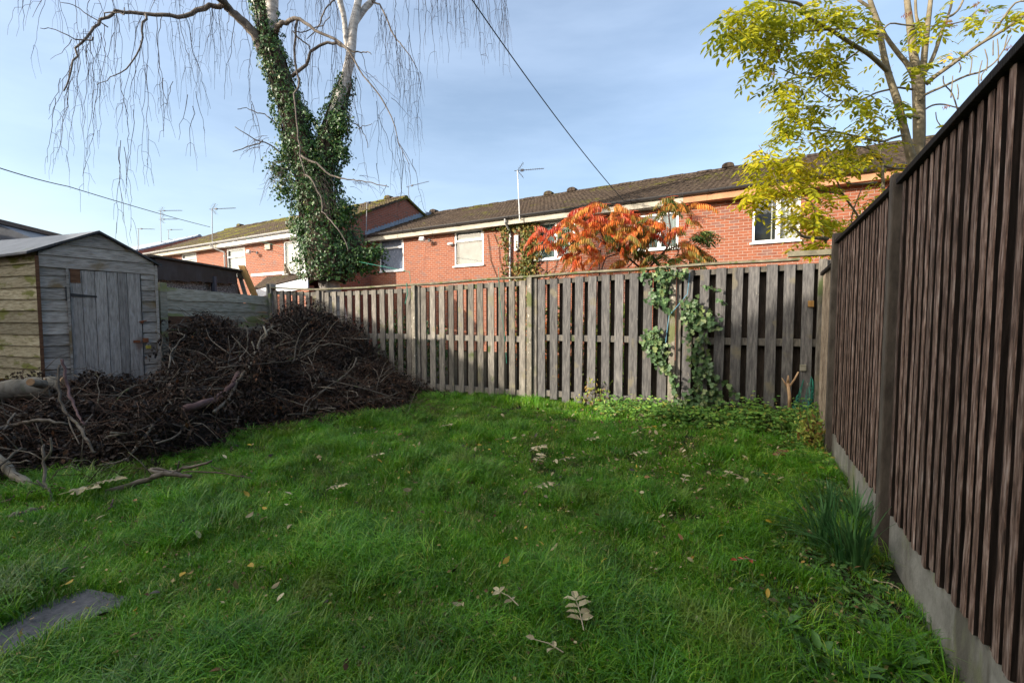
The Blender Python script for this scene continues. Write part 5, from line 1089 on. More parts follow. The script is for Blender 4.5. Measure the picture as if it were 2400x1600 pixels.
def shrub(loc, rx, rz, n, mat, label, size=(.05, .1), cols=None, h=1.2):
    t = thing('shrub', loc, label, 'shrub'); mb = MB(); P_ = []
    for k in range(9):
        an = k*.7; e = Vector(loc)+Vector((math.cos(an)*rx*.7, math.sin(an)*rx*.7, h*random.uniform(.7, 1.))); mb.tube(wob_line(Vector(loc), e, 6, .1), [.014, .012, .01, .009, .007, .005, .003], 4)
    mb.build('stems', M['ivy_stem'], t)
    for _ in range(n):
        v = Vector((random.gauss(0, 1), random.gauss(0, 1), random.gauss(0, 1))).normalized()*random.uniform(.55, 1.02); lump = 1+.18*math.sin(v.x*5+v.z*4)
        P_.append(Vector(loc)+Vector((v.x*rx*lump, v.y*rx*lump, h*.55+v.z*rz*lump)))
    leaf_cloud('foliage', P_, mat, '', '', size, parent=t, tmpl=LEAF, jit=.9, fj=.9, colour=cols)
shrub((-1.9, 8.7, .1), .8, .7, 2200, 'ivy', 'dark evergreen shrub glimpsed through the left half of the slatted fence')
shrub((1.0, 7.9, .1), .8, .75, 1800, 'climber', 'yellowing shrub glimpsed through the fence below the sumac', h=1.3)
shrub((1.75, 7.3, .1), .45, .75, 1200, 'weeds', 'pale lime-leaved shrub showing just over the fence at the sumac foot', h=1.55, cols=rng.uniform(.6, .92, 1200))
shrub((.55, 8.6, .1), .5, .7, 700, 'sumac', 'orange leaved shrub glimpsed between the fence slats', h=1.2, cols=rng.uniform(.3, .8, 700))

# ivy over the back fence
fi = thing('fence_ivy', PF(.02, -.1, .1), 'grey-green trailing ivy hanging down the back fence beside its fourth post', 'ivy')
trails = [([(1690, 950), (1668, 900), (1655, 840), (1640, 760), (1620, 700)], 15, 170), ([(1600, 955), (1585, 900), (1560, 850), (1545, 800), (1540, 770)], 16, 70), ([(1650, 950), (1640, 900), (1632, 850), (1622, 800), (1612, 740), (1606, 700)], 13, 170), ([(1560, 650), (1556, 680), (1560, 720)], 24, 90), ([(1510, 650), (1560, 638), (1610, 640)], 14, 90), ([(1540, 770), (1530, 800), (1538, 830), (1570, 870)], 17, 110),
          ([(1600, 700), (1650, 730), (1680, 770)], 18, 80), ([(1640, 670), (1690, 678)], 4, 12), ([(1680, 700), (1700, 712)], 4, 6), ([(1535, 680), (1530, 710)], 12, 18), ([(1670, 880), (1710, 900), (1730, 925)], 10, 26), ([(1660, 850), (1670, 860)], 6, 8), ([(1610, 940), (1660, 935)], 34, 150), ([(1515, 785), (1530, 800), (1560, 810)], 18, 60)]
P_ = []; mb = MB()
for pts, wd, n in trails:
    W_ = [fl_pt(*p) for p in pts]; mb.tube(smooth_pts([p-NV*.09 for p in W_], 3), .004, 4)
    for _ in range(int(n*.85)):
        t = random.random()*(len(pts)-1); i = int(t); f = t-i; x = pts[i][0]*(1-f)+pts[i+1][0]*f+random.gauss(0, wd*.5); y = pts[i][1]*(1-f)+pts[i+1][1]*f+random.gauss(0, wd*.45)
        p = fl_pt(x, y); P_.append(p-NV*(.09+random.random()*.09))
mb.build('stems', M['ivy_stem'], fi)
leaf_cloud('foliage', P_, 'ivy_fence', '', '', (.035, .072), parent=fi, normal=(-.5, -.9, .4), jit=.4)
M['litter'] = leaf_mat('leaf_litter_crumbs', [(0, (.03, .02, .012)), (.35, (.14, .07, .03)), (.6, (.40, .30, .10)), (.8, (.46, .40, .24)), (1, (.46, .27, .04))], trans=.2, rough=.6)
# ------------------------------------------------------------------ cat on the extension roof
cs = PA(sz(OA, -.25, 671, 640)[0], -.25, 0); rz = hwz-.02
cat_ = thing('cat', (cs.x, cs.y, rz), 'small brown and cream cat sitting on the tiled extension roof by the window', 'cat')
def skin(name, nodes, edges, mat, parent, sub=2):
    me = bpy.data.meshes.new(name); me.from_pydata([n[0] for n in nodes], edges, []); me.update()
    o = bpy.data.objects.new(name, me); COL.objects.link(o); o.parent = parent
    m = o.modifiers.new('skin', 'SKIN'); me.skin_vertices.new() if not me.skin_vertices else None
    for i, n in enumerate(nodes): me.skin_vertices[0].data[i].radius = (n[1], n[1]*(n[2] if len(n) > 2 else 1))
    me.skin_vertices[0].data[0].use_root = True
    o.modifiers.new('sub', 'SUBSURF').levels = sub; o.modifiers['sub'].render_levels = sub; me.materials.append(mat); return o
# sits facing the camera and slightly left: haunches back, straight forelegs, head up
nodes = [((.05, .06, .09), .085), ((.03, .0, .19), .07), ((.01, -.05, .27), .055), ((0, -.07, .33), .04), ((-.01, -.09, .385), .050), ((-.015, -.145, .372), .022),
         ((.03, -.07, .20), .03), ((.03, -.09, .09), .018), ((.03, -.10, .015), .017), ((-.035, -.07, .20), .03), ((-.035, -.09, .09), .018), ((-.035, -.10, .015), .017),
         ((.11, .0, .07), .045), ((.11, -.08, .02), .02), ((-.03, .02, .07), .045), ((-.05, -.05, .02), .02),
         ((.13, .12, .03), .022), ((.20, .05, .02), .018), ((.20, -.06, .02), .012), ((.025, -.075, .43), .016), ((.034, -.07, .458), .005), ((-.045, -.075, .43), .016), ((-.056, -.07, .458), .005)]
edges = [(0, 1), (1, 2), (2, 3), (3, 4), (4, 5), (2, 6), (6, 7), (7, 8), (2, 9), (9, 10), (10, 11), (0, 12), (12, 13), (0, 14), (14, 15), (0, 16), (16, 17), (17, 18), (4, 19), (19, 20), (4, 21), (21, 22)]
skin('body', nodes, edges, M['fur'], cat_)

# ------------------------------------------------------------------ brush heap
HP = [  # footprint edge (height 0) and ridge control points from the survey: px, py, depth or None=ground, height
    (ground(0, 1163), 0), (ground(120, 1178), 0), (ground(235, 1160), 0), (ground(420, 1095), 0), (ground(600, 1040), 0), (ground(740, 1010, .05), 0), (ground(870, 992, .07), 0), (ground(960, 985, .08), 0), (ground(1020, 965, .1), 0), (ground(1000, 935, .1), 0)]
EDGE = [Vector((p.x, p.y)) for p, _ in HP]
def Q(px, py, Y): p = at(px, py, Y); return (p.x, p.y, p.z)
CTRL = [Q(20, 900, 5.0), Q(60, 960, 4.6), Q(220, 900, 4.95), (-3.6, 4.2, .42), (-3.2, 4.6, .42), Q(330, 925, 4.9), Q(430, 880, 5.4), Q(470, 745, 6.2), Q(440, 745, 6.4), Q(500, 750, 6.4), Q(400, 880, 5.6), Q(540, 860, 5.9), Q(540, 800, 6.9), Q(620, 830, 6.8), Q(650, 775, 7.3), Q(740, 745, 7.5), Q(710, 750, 7.3), Q(790, 775, 7.2), Q(840, 860, 6.9), Q(900, 900, 6.5),
        Q(700, 880, 6.3), Q(600, 900, 5.9), Q(780, 920, 6.1), Q(960, 930, 6.6), (-2.6, 5.5, .38), (-1.7, 6.0, .25), Q(900, 890, 7.0), Q(720, 820, 8.2), (-4.2, 7.6, 1.0), (-4.3, 4.9, .5), (-4.3, 4.0, .40), (-4.9, 4.6, .45), Q(250, 905, 5.25), Q(200, 900, 5.1), Q(310, 920, 5.45), Q(350, 938, 5.6), Q(375, 925, 5.8), Q(290, 960, 5.0), Q(385, 850, 6.3)]
for e in EDGE: CTRL.append((e.x, e.y, .0))
for i in range(len(EDGE)-1): m_ = (EDGE[i]+EDGE[i+1])/2; CTRL.append((m_.x, m_.y, 0))
CT = np.array(CTRL)
LUMPS = [(random.uniform(-5.5, -1.2), random.uniform(3.8, 8.4), random.uniform(.10, .28), random.uniform(-.24, .32)) for _ in range(120)]
LUMPS = [l if not (l[0] < -3.75 and l[1] < 6.1) else (l[0], l[1], l[2], min(.05, l[3])) for l in LUMPS]; LM = np.array(LUMPS)
def inside_heap(x, y):
    # above/behind the front edge polyline, left of its end
    e = EDGE
    if x < e[0].x: return y > e[0].y-.1
    if x > e[-2].x: return False
    for a, b in zip(e[:-1], e[1:-1]):
        if a.x <= x <= b.x: return y > a.y+(b.y-a.y)*(x-a.x)/(b.x-a.x)
    return False
def heap_h(x, y):
    d2 = (CT[:, 0]-x)**2+(CT[:, 1]-y)**2+.012; w_ = 1/d2**1.6; h = float((w_*CT[:, 2]).sum()/w_.sum()); q = ((LM[:, 0]-x)**2+(LM[:, 1]-y)**2)/LM[:, 2]**2
    return h+float((LM[:, 3]*np.exp(-q)).sum())*min(1, max(0, h-.08)*3)
bp_ = []; hm = MB()
xs = np.linspace(-6.2, -.95, 80); ys = np.linspace(3.2, 9.0, 84); ok = np.zeros((84, 80), bool); Z = np.zeros((84, 80))
back = lambda x, y: (y < FA.y+FM*(x-FA.x)-.05) and (x > L0.x+(L1.x-L0.x)*(y-L0.y)/(L1.y-L0.y)+.05 or y < 6.2)
shedpoly = lambda x, y: ((Vector((x, y, 0))-A0).dot(fn) > -.0) or x > B0.x+.1 and True
def in_front_of_shed(x, y):
    v = Vector((x, y, 0))-A0
    # true when not inside the shed footprint
    u_ = v.dot(fn); 
    if u_ > .03: return True
    return x > B0.x+.06+max(0, (y-B0.y))*0-.0 and (v.dot(fd) > FW+.02)
for j, y in enumerate(ys):
    for i, x in enumerate(xs):
        ok[j, i] = inside_heap(x, y) and back(x, y) and in_front_of_shed(x, y); Z[j, i] = heap_h(x, y)
V = []; idx = -np.ones((84, 80), int)
for j in range(84):
    for i in range(80):
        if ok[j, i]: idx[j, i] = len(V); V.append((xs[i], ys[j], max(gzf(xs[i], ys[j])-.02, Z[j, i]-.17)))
Fc = [(idx[j, i], idx[j, i+1], idx[j+1, i+1], idx[j+1, i]) for j in range(83) for i in range(79) if min(idx[j, i], idx[j, i+1], idx[j+1, i+1], idx[j+1, i]) >= 0]
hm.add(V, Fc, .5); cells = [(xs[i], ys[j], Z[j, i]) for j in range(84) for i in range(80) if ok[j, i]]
# the stuff of the heap: core, dead leaves, fine twigs
n = 90000; cc = np.array(cells); k = rng.integers(0, len(cc), n); P = cc[k]+np.stack([rng.uniform(-.035, .035, n), rng.uniform(-.035, .035, n), np.zeros(n)], 1)
P[:, 2] = np.maximum(P[:, 2], gz(P[:, 0], P[:, 1])+.01); thick = np.clip(P[:, 2], .06, .25)
lumpy = .09*np.sin(P[:, 0]*7+P[:, 1]*3)+.09*np.sin(P[:, 1]*8-P[:, 0]*4)
P[:, 2] += -rng.random(n)**1.5*thick+lumpy*np.clip(P[:, 2]*3, 0, 1)
patch = .5+.5*np.sin(P[:, 0]*2.1+1)*np.sin(P[:, 1]*2.7+.5)
col = np.clip(rng.random(n)*.78+.22*patch*rng.random(n), 0, 1)
hb = MB(); fw_ = rng.normal(size=(n, 3)); fw_[:, 2] -= .7
scatter(hb, *SQ, P, frames(fw_, rng.normal(size=(n, 3))+np.array([0, -.3, .5])), rng.uniform(.022, .055, n), col); 
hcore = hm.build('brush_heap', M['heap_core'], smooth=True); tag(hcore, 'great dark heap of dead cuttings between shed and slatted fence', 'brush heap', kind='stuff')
hb.build('dead_leaves', M['dead_leaf'], hcore)
ht = MB(); ht2 = MB()
for _ in range(4200):
    c = cells[random.randrange(len(cells))]; x, y, z = c; z += random.uniform(-.10, .05) + .05*math.sin(x*7+y*3); z = max(z, gzf(x, y)+.02); an = random.uniform(0, 6.28); L = random.uniform(.08, .45)
    d = Vector((math.cos(an), math.sin(an), random.gauss(0, .35))); p = Vector((x, y, z)); q = p+d*L; m_ = p.lerp(q, .5)+Vector((random.gauss(0, .03), random.gauss(0, .03), random.uniform(0, .06)))
    r = random.uniform(.0015, .0042); ht.tube([p, m_, q], [r, r*.8, r*.4], 3)
    if random.random() < .4: ht.tube([m_, m_+Vector((random.gauss(0, .08), random.gauss(0, .08), random.uniform(-.06, .1)))], [r*.6, r*.3], 3)
# arching sprays with drooping leaf tassels, as on the heap's crest
spray_p = []; spray_c = []
for _ in range(1700):
    c = cells[random.randrange(len(cells))]
    if c[2] < .25: continue
    x, y, z = c; an = random.uniform(0, 6.28); L = random.uniform(.18, .55); o = Vector((x, y, z-.02)); d = Vector((math.cos(an), math.sin(an)*.8, 0)); pts = [o+d*L*t+Vector((0, 0, L*(1.0*t-1.35*t*t))) for t in (0, .2, .4, .6, .8, 1)]
    ht.tube(pts, [.0035, .003, .0028, .002, .0018, .001], 3); warm = random.random()
    for t in range(2, 6):
        for _ in range(5): spray_p.append(pts[t]+Vector((random.gauss(0, .018), random.gauss(0, .018), -random.random()*.07))); spray_c.append((.35+.6*random.random()) if warm > .5 else random.random()*.7)
ht.build('twigs', M['dead_twig'], hcore)
n = len(spray_p); hb2_ = MB(); fw_ = np.array([[0, 0, -1.]])+rng.normal(size=(n, 3))*.35
scatter(hb2_, *SQ, np.array(spray_p), frames(fw_, rng.normal(size=(n, 3))), rng.uniform(.03, .06, n), np.array(spray_c)); hb2_.build('leaf_tassels', M['dead_leaf'], hcore)

for _ in range(330):   # long whippy ends breaking the outline
    c = cells[random.randrange(len(cells))]
    if c[2] < .3: continue
    an = random.uniform(0, 6.28); L = random.uniform(.25, .75); o = Vector((c[0], c[1], c[2]-.1)); d = Vector((math.cos(an)*.7, math.sin(an)*.5, 0)); k1, k2 = random.uniform(.7, 1.1), random.uniform(.3, 1.1)
    wp = [o+d*L*t+Vector((random.gauss(0, .008), random.gauss(0, .008), L*(k1*t-k2*t*t))) for t in (0, .2, .4, .6, .8, 1)]
    if any(not in_front_of_shed(q.x, q.y) or not back(q.x, q.y) for q in wp): continue
    ht2.tube(wp, [.006, .0052, .0045, .0035, .0028, .0015], 4)
    for q in wp[2:]:
        if random.random() < .6: e = Vector((random.gauss(0, .07), random.gauss(0, .07), random.gauss(.02, .06))); ht2.tube([q, q+e*.5, q+e], [.003, .002, .001], 3)
ht2.build('whips', M['dead_wood'], hcore)
# branches you can pick out one by one
def on_heap(px, py, Y):
    Y0 = Y*.95; y = 2.6
    while y < Y0:
        p = at(px, py, y)
        if inside_heap(p.x, p.y) and p.z < heap_h(p.x, p.y)+.05: return at(px, py, max(2.5, y-.05))
        y += .05
    return at(px, py, Y0)
def branch(pts, rad, mat, label, name='cut_branch', cat='branch', group='cut branches on the brush heap', forks=(), n=8, side=0):
    """pts: (px, py, Y)"""
    W_ = [on_heap(*p) for p in pts]; P = smooth_pts(W_, 4); mb = MB()
    P = [p+Vector((random.gauss(0, 1), random.gauss(0, 1), random.gauss(0, 1)))*.006 for p in P]; kf = .72 if max(rad) < .033 else .85
    mb.tube(P, [r*kf*random.uniform(.88, 1.12) for r in lerp_list(rad, len(P))], n, wob=.07)
    for fp, fr in forks:
        Wf = smooth_pts([on_heap(*p) for p in fp], 3); mb.tube(Wf, [r*kf for r in lerp_list(fr, len(Wf))], max(5, n-2))
    for _ in range(side):
        i = random.randint(len(P)//4, len(P)-2); d = Vector((random.gauss(0, 1), random.gauss(0, .6), random.gauss(.3, .6))).normalized()*random.uniform(.08, .3); mb.tube([P[i], P[i]+d*.5+Vector((0, 0, .02)), P[i]+d], [.004, .003, .0015], 4)
    o = mb.build(name, M[mat], smooth=True); tag(o, label, cat, group); return o
BR = [
 ([(232, 1160, 3.55), (330, 1130, 3.6), (380, 1108, 3.62), (415, 1113, 3.62), (448, 1117, 3.6)], [.030, .030, .027, .022, .019], 'dead_wood', 'thick pale branch lying on the grass at the heap front, lower of two', [([(380, 1110, 3.62), (350, 1100, 3.65), (372, 1098, 3.66), (400, 1105, 3.65)], [.02, .016, .014, .01])], 2),
 ([(358, 1102, 3.75), (412, 1106, 3.75), (430, 1098, 3.75), (495, 1081, 3.7)], [.014, .018, .017, .014], 'dead_wood', 'pale forked stick resting above the thick branch on the grass', [([(415, 1104, 3.75), (420, 1080, 3.75)], [.01, .006])], 0),
 ([(430, 1105, 3.72), (510, 1108, 3.7), (590, 1117, 3.6)], [.006, .006, .004], 'purple_wood', 'thin straight dark twig poking out right over the grass', [([(495, 1092, 3.7), (530, 1105, 3.65)], [.004, .003])], 0),
 ([(140, 855, 4.6), (137, 905, 4.5), (152, 960, 4.4), (180, 990, 4.3), (205, 1030, 4.2), (222, 1060, 4.1)], [.013, .016, .018, .018, .017, .014], 'dead_wood', 'grey curved branch standing up in front of the shed door, left one of the pair', [([(160, 972, 4.35), (166, 1000, 4.3), (186, 1040, 4.2)], [.012, .010, .006])], 2),
 ([(144, 845, 4.65), (153, 890, 4.6), (165, 930, 4.5), (180, 965, 4.4), (198, 996, 4.3)], [.017, .017, .016, .014, .012], 'purple_wood', 'dark straight stick leaning in front of the shed door, right one of the pair', [], 1),
 ([(-30, 1010, 4.1), (20, 1000, 4.1), (60, 990, 4.1), (100, 983, 4.1), (158, 993, 4.15)], [.024, .023, .021, .018, .012], 'dead_wood', 'smooth greenish branch sweeping in from the left edge of the heap', [([(105, 1008, 4.1), (125, 985, 4.12)], [.008, .006])], 1),
 ([(10, 1005, 4.2), (30, 970, 4.2)], [.012, .009], 'dead_wood', 'short stub pointing up at the far left of the heap', [], 0),
 ([(-20, 1060, 3.7), (20, 1100, 3.65), (60, 1130, 3.6), (95, 1152, 3.6)], [.040, .038, .032, .025], 'log_bark', 'stout brown limb slanting down into the grass at the lower left', [], 1),
 ([(0, 1178, 3.3), (50, 1160, 3.35), (90, 1148, 3.4), (140, 1142, 3.45)], [.010, .011, .010, .007], 'purple_wood', 'thin dark rod lying along the heap edge in the lower left', [], 1),
 ([(130, 1180, 3.3), (115, 1152, 3.35), (104, 1130, 3.4), (102, 1070, 3.45), (98, 1040, 3.5)], [.015, .014, .013, .013, .010], 'dead_wood', 'Y-shaped branch standing upright at the lower left of the heap', [([(104, 1078, 3.45), (120, 1055, 3.45), (118, 1025, 3.45)], [.011, .010, .008]), ([(112, 1150, 3.38), (86, 1125, 3.35)], [.011, .008]), ([(101, 1078, 3.45), (70, 1060, 3.45), (30, 1055, 3.5)], [.006, .005, .003])], 3),
 ([(20, 1088, 3.6), (72, 1080, 3.6)], [.010, .007], 'dead_wood', 'short horizontal stick at the lower left edge of the heap', [], 0),
 ([(110, 1130, 3.5), (150, 1095, 3.55), (200, 1075, 3.6), (230, 1100, 3.6)], [.006, .005, .004, .002], 'dead_wood', 'thin arching stick between the Y-shaped branch and the pale branch', [], 3),
 ([(358, 993, 4.5), (345, 1015, 4.45), (320, 1045, 4.4), (290, 1078, 4.3), (232, 1088, 4.3)], [.016, .016, .013, .010, .006], 'dead_wood', 'pale branch slanting across the middle of the heap', [([(330, 1040, 4.4), (300, 1070, 4.35), (235, 1105, 4.2), (150, 1145, 4.0)], [.009, .008, .006, .004]), ([(325, 1045, 4.4), (350, 1045, 4.4), (395, 1055, 4.4)], [.005, .004, .003])], 3),
 ([(120, 975, 4.6), (145, 960, 4.6), (196, 938, 4.7)], [.009, .009, .008], 'dead_wood', 'grey stick lying level in front of the shed base', [([(145, 962, 4.6), (170, 948, 4.65)], [.01, .008])], 0),
 ([(432, 958, 5.5), (480, 945, 5.5), (520, 925, 5.6), (545, 900, 5.7), (558, 874, 5.8)], [.042, .040, .038, .036, .034], 'purple_wood', 'thick purplish curved limb in the middle of the heap', [], 0),
 ([(500, 965, 5.5), (535, 935, 5.6), (552, 905, 5.7), (575, 870, 5.8)], [.024, .027, .028, .022], 'dead_wood', 'pale green forked limb beside the thick purplish one', [([(537, 935, 5.6), (560, 960, 5.5), (552, 1003, 5.4)], [.016, .012, .009]), ([(535, 940, 5.6), (526, 965, 5.5)], [.014, .010])], 2),
 ([(585, 862, 6.2), (600, 825, 6.3), (612, 790, 6.5), (628, 775, 6.6), (640, 764, 6.7)], [.014, .018, .02, .022, .018], 'log_bark', 'stubby upright pale trunk piece at the crest of the heap', [([(615, 795, 6.5), (625, 785, 6.45), (618, 765, 6.5)], [.02, .02, .014]), ([(600, 825, 6.3), (590, 800, 6.3)], [.015, .013])], 3),
 ([(558, 848, 6.3), (575, 823, 6.4), (581, 800, 6.4), (580, 775, 6.4), (574, 761, 6.4)], [.013, .012, .011, .010, .006], 'dead_wood', 'bone-pale curved branch rising like a hook on the heap crest', [([(555, 850, 6.3), (540, 865, 6.2), (520, 878, 6.1)], [.01, .008, .005])], 1),
 ([(536, 858, 6.2), (538, 828, 6.3), (555, 800, 6.3), (570, 780, 6.3)], [.010, .010, .007, .004], 'dead_wood', 'slender forked branch in the gap on the heap crest', [([(537, 828, 6.3), (495, 797, 6.3), (483, 770, 6.3)], [.010, .008, .006]), ([(543, 786, 6.4), (590, 836, 6.3)], [.005, .003])], 2),
 ([(367, 777, 6.1), (381, 790, 6.1), (376, 825, 6.0), (385, 858, 5.9)], [.008, .009, .011, .010], 'dead_wood', 'pale bent stick close against the right side of the shed', [], 2),
 ([(394, 880, 5.6), (400, 830, 5.8), (412, 810, 5.9), (432, 785, 6.0), (415, 780, 6.0)], [.011, .012, .010, .008, .005], 'dead_wood', 'pale forked stick just right of the shed, curling at its tip', [([(402, 825, 5.8), (395, 812, 5.9), (378, 815, 5.9)], [.006, .005, .003]), ([(410, 856, 5.7), (400, 835, 5.8), (384, 828, 5.8)], [.007, .006, .004])], 3),
 ([(448, 888, 5.7), (452, 870, 5.8), (462, 858, 5.8), (478, 848, 5.8)], [.010, .009, .007, .004], 'dead_wood', 'short pale bow-shaped stick in the dark hollow of the heap', [], 2),
 ([(400, 945, 5.4), (384, 920, 5.5), (385, 895, 5.6), (400, 888, 5.6), (415, 893, 5.6)], [.009, .010, .010, .007, .003], 'dead_wood', 'pale hooked stick beside the lower right corner of the shed', [], 2),
 ([(383, 962, 5.3), (412, 935, 5.4), (440, 933, 5.4), (452, 940, 5.4)], [.006, .006, .005, .003], 'dead_wood', 'slim pale arc low on the heap near the shed corner', [], 3),
 ([(687, 850, 7.0), (692, 820, 7.0), (700, 790, 7.1), (718, 762, 7.1), (722, 757, 7.1)], [.014, .014, .013, .011, .008], 'dead_wood', 'light grey upright branch on the right crest of the heap', [([(700, 845, 7.0), (705, 815, 7.0), (735, 780, 7.0)], [.008, .007, .004]), ([(692, 800, 7.0), (670, 782, 7.0), (640, 778, 7.0)], [.008, .007, .005])], 3),
 ([(690, 845, 6.9), (720, 830, 6.9), (760, 808, 7.0), (800, 808, 7.1), (850, 830, 7.2)], [.012, .012, .010, .008, .004], 'dead_wood', 'long low grey arc running right along the heap crest', [([(720, 830, 6.9), (760, 790, 7.0), (790, 752, 7.1), (830, 753, 7.2)], [.008, .007, .006, .003]), ([(705, 845, 6.9), (735, 857, 6.8)], [.009, .006])], 4),
 ([(836, 840, 7.0), (826, 862, 6.8), (800, 885, 6.6), (765, 910, 6.4), (735, 935, 6.2), (718, 965, 6.0)], [.017, .017, .016, .014, .010, .007], 'dead_wood', 'long pale branch slanting down the right face of the heap', [([(765, 910, 6.4), (740, 925, 6.3), (715, 945, 6.2), (710, 975, 6.0)], [.010, .009, .007, .005]), ([(822, 866, 6.8), (833, 874, 6.8)], [.008, .005]), ([(790, 890, 6.5), (760, 880, 6.5), (735, 887, 6.5)], [.008, .006, .004])], 3),
 ([(735, 905, 6.4), (750, 875, 6.5), (758, 857, 6.6)], [.008, .008, .006], 'dead_wood', 'short grey stick upright in the right face of the heap', [([(742, 892, 6.4), (734, 880, 6.4)], [.005, .004])], 1),
 ([(944, 985, 6.0), (962, 950, 6.05), (974, 918, 6.1), (983, 905, 6.1)], [.006, .005, .004, .003], 'dead_wood', 'thin tan stick standing at the right tip of the heap', [], 0),
 ([(188, 1227, 3.1), (235, 1210, 3.15), (260, 1185, 3.2), (262, 1170, 3.3)], [.006, .007, .007, .005], 'purple_wood', 'thin curved dark twig on the grass below the thick pale branch', [], 0),
 ([(-20, 1120, 3.55), (30, 1060, 3.7), (60, 1050, 3.8)], [.014, .012, .008], 'dead_wood', 'grey stick rising from the left edge below the greenish branch', [], 1),
]
for pts, rad, mt, lb, fk, sd_n in BR: branch(pts, rad, mt, lb, forks=fk, side=sd_n, n=9)
# medium sticks woven through the heap, none singled out
hk = MB()
for _ in range(520):
    c = cells[random.randrange(len(cells))]
    if c[2] < .2: continue
    x, y, z = c; an = random.uniform(0, 6.28); L = random.uniform(.3, .9); p = Vector((x, y, z+random.uniform(-.08, .03))); d = Vector((math.cos(an), math.sin(an), random.gauss(0.05, .3))); m_ = random.uniform(-.2, .2)
    pts = [p+d*L*(t-.5)+Vector((-d.y, d.x, .4))*m_*L*(4*t*(1-t)) for t in (0, .2, .4, .6, .8, 1)]
    if any(not in_front_of_shed(q.x, q.y) or not back(q.x, q.y) for q in pts): continue
    r = random.uniform(.003, .009); hk.tube(pts, [r, r, r*.9, r*.8, r*.6, r*.4], 5)
hk.build('sticks', M['dead_wood'], hcore, smooth=True)
def log(p, q, r0, r1, mat, label, knots=()):
    p, q = Vector(p), Vector(q); t = thing('log', (p+q)/2-Vector((0, 0, max(r0, r1))), label, 'log', 'sawn logs by the heap')
    mb = MB(); n = 10; pts = [p.lerp(q, i/n)+Vector((0, 0, .012*math.sin(i*1.3))) for i in range(n+1)]
    mb.tube(pts, [(r0+(r1-r0)*i/n)*random.uniform(.95, 1.05) for i in range(n+1)], 18, cap=False, wob=.02)
    for k_, r_, L_ in knots: k_ = Vector(k_); mb.tube([k_, k_+(Vector(L_))], [r_*1.3, r_], 12)
    mb.build('bark', M[mat], t, smooth=True); d = (q-p).normalized()
    e = MB(); e.tube([p-d*.003, p+d*.01], [r0*.985]*2, 18); e.tube([q-d*.01, q+d*.003], [r1*.985]*2, 18); e.build('cut_end', M['log_end'], t)
    for k_, r_, L_ in knots: k_ = Vector(k_); e = MB(); u = Vector(L_).normalized(); e.tube([k_+Vector(L_)-u*.004, k_+Vector(L_)+u*.003], [r_*.96]*2, 12); e.build('cut_end', M['log_end'], t)
    return t
c1 = at(100, 900, 4.55)
log(at(-90, 925, 4.4), at(108, 908, 4.75), .105, .10, 'log_bark', 'large grey log lying in front of the shed side, sawn knot at its right end', [(c1, .036, (.05, -.16, .045))])
log(at(70, 903, 4.9), at(150, 900, 5.0), .085, .08, 'log_bark', 'shorter dark log tucked behind the large grey one')
log(at(-60, 1035, 3.9), at(66, 1040, 4.0), .050, .035, 'log_bark', 'tapering log stub at the left edge below the greenish branch')
log(at(-60, 1060, 3.9), at(42, 1085, 3.85), .075, .05, 'log_bark', 'fat dark log end lowest at the left edge of the heap')
g_ = ground(48, 1222); log(g_+Vector((-.02, -.03, .035)), g_+Vector((.05, .10, .04)), .030, .026, 'dead_wood', 'small short sawn offcut lying alone on the grass at the left')

# dark crate and sheet glimpsed in the heap
ct = thing('plastic_crate', at(548, 860, 7.2), 'dark blue-black plastic crate half buried in the heap below the overlap fence', 'crate')
mb = MB(); c = at(553, 815, 7.2); 
for sg in (-1, 1): mb.box(c+Vector((sg*.17, 0, -.02)), (.014, 0, 0), (0, .15, 0), (0, 0, .17)); mb.box(c+Vector((0, sg*.15, -.06)), (.155, 0, 0), (0, .01, 0), (0, 0, .12))
mb.box(c+Vector((0, 0, -.185)), (.155, 0, 0), (0, .139, 0), (0, 0, .008)); mb.build('body', M['black_felt'], ct)
mb = MB(); mb.box(c+Vector((-.02, -.165, .068)), (.15, 0, .004), (0, .008, 0), (0, 0, .008)); mb.box(c+Vector((-.165, -.17, -.01)), (.009, 0, 0), (0, .007, 0), (0, 0, .08)); mb.build('rim', M['lead'], ct)

# ------------------------------------------------------------------ paving slab
mb = MB(); sp_ = [ground(-60, 1560), ground(-60, 1440), ground(0, 1468), ground(165, 1392), ground(205, 1381), ground(312, 1402), ground(300, 1420), ground(215, 1455), ground(120, 1500), ground(20, 1560)]
cen = sum(sp_, Vector())/len(sp_); poly = [Vector((p.x, p.y, gzf(p.x, p.y)+.0)) for p in sp_]
mb.prism([p for p in poly], (0, 0, .022)); sl_ = mb.build('paving_slab', M['slab'], bevel=.005); sl_['kind'] = 'structure'
SLAB = [(p.x, p.y) for p in sp_]
cx_, cy_ = sum(p[0] for p in SLAB)/len(SLAB), sum(p[1] for p in SLAB)/len(SLAB)
SLAB_W = [(cx_+(p[0]-cx_)*1.14, cy_-.05+(p[1]-cy_)*1.45) for p in SLAB]
def in_poly(x, y, poly):
    c = False; j = len(poly)-1
    for i in range(len(poly)):
        if (poly[i][1] > y) != (poly[j][1] > y) and x < (poly[j][0]-poly[i][0])*(y-poly[i][1])/(poly[j][1]-poly[i][1])+poly[i][0]: c = not c
        j = i
    return c

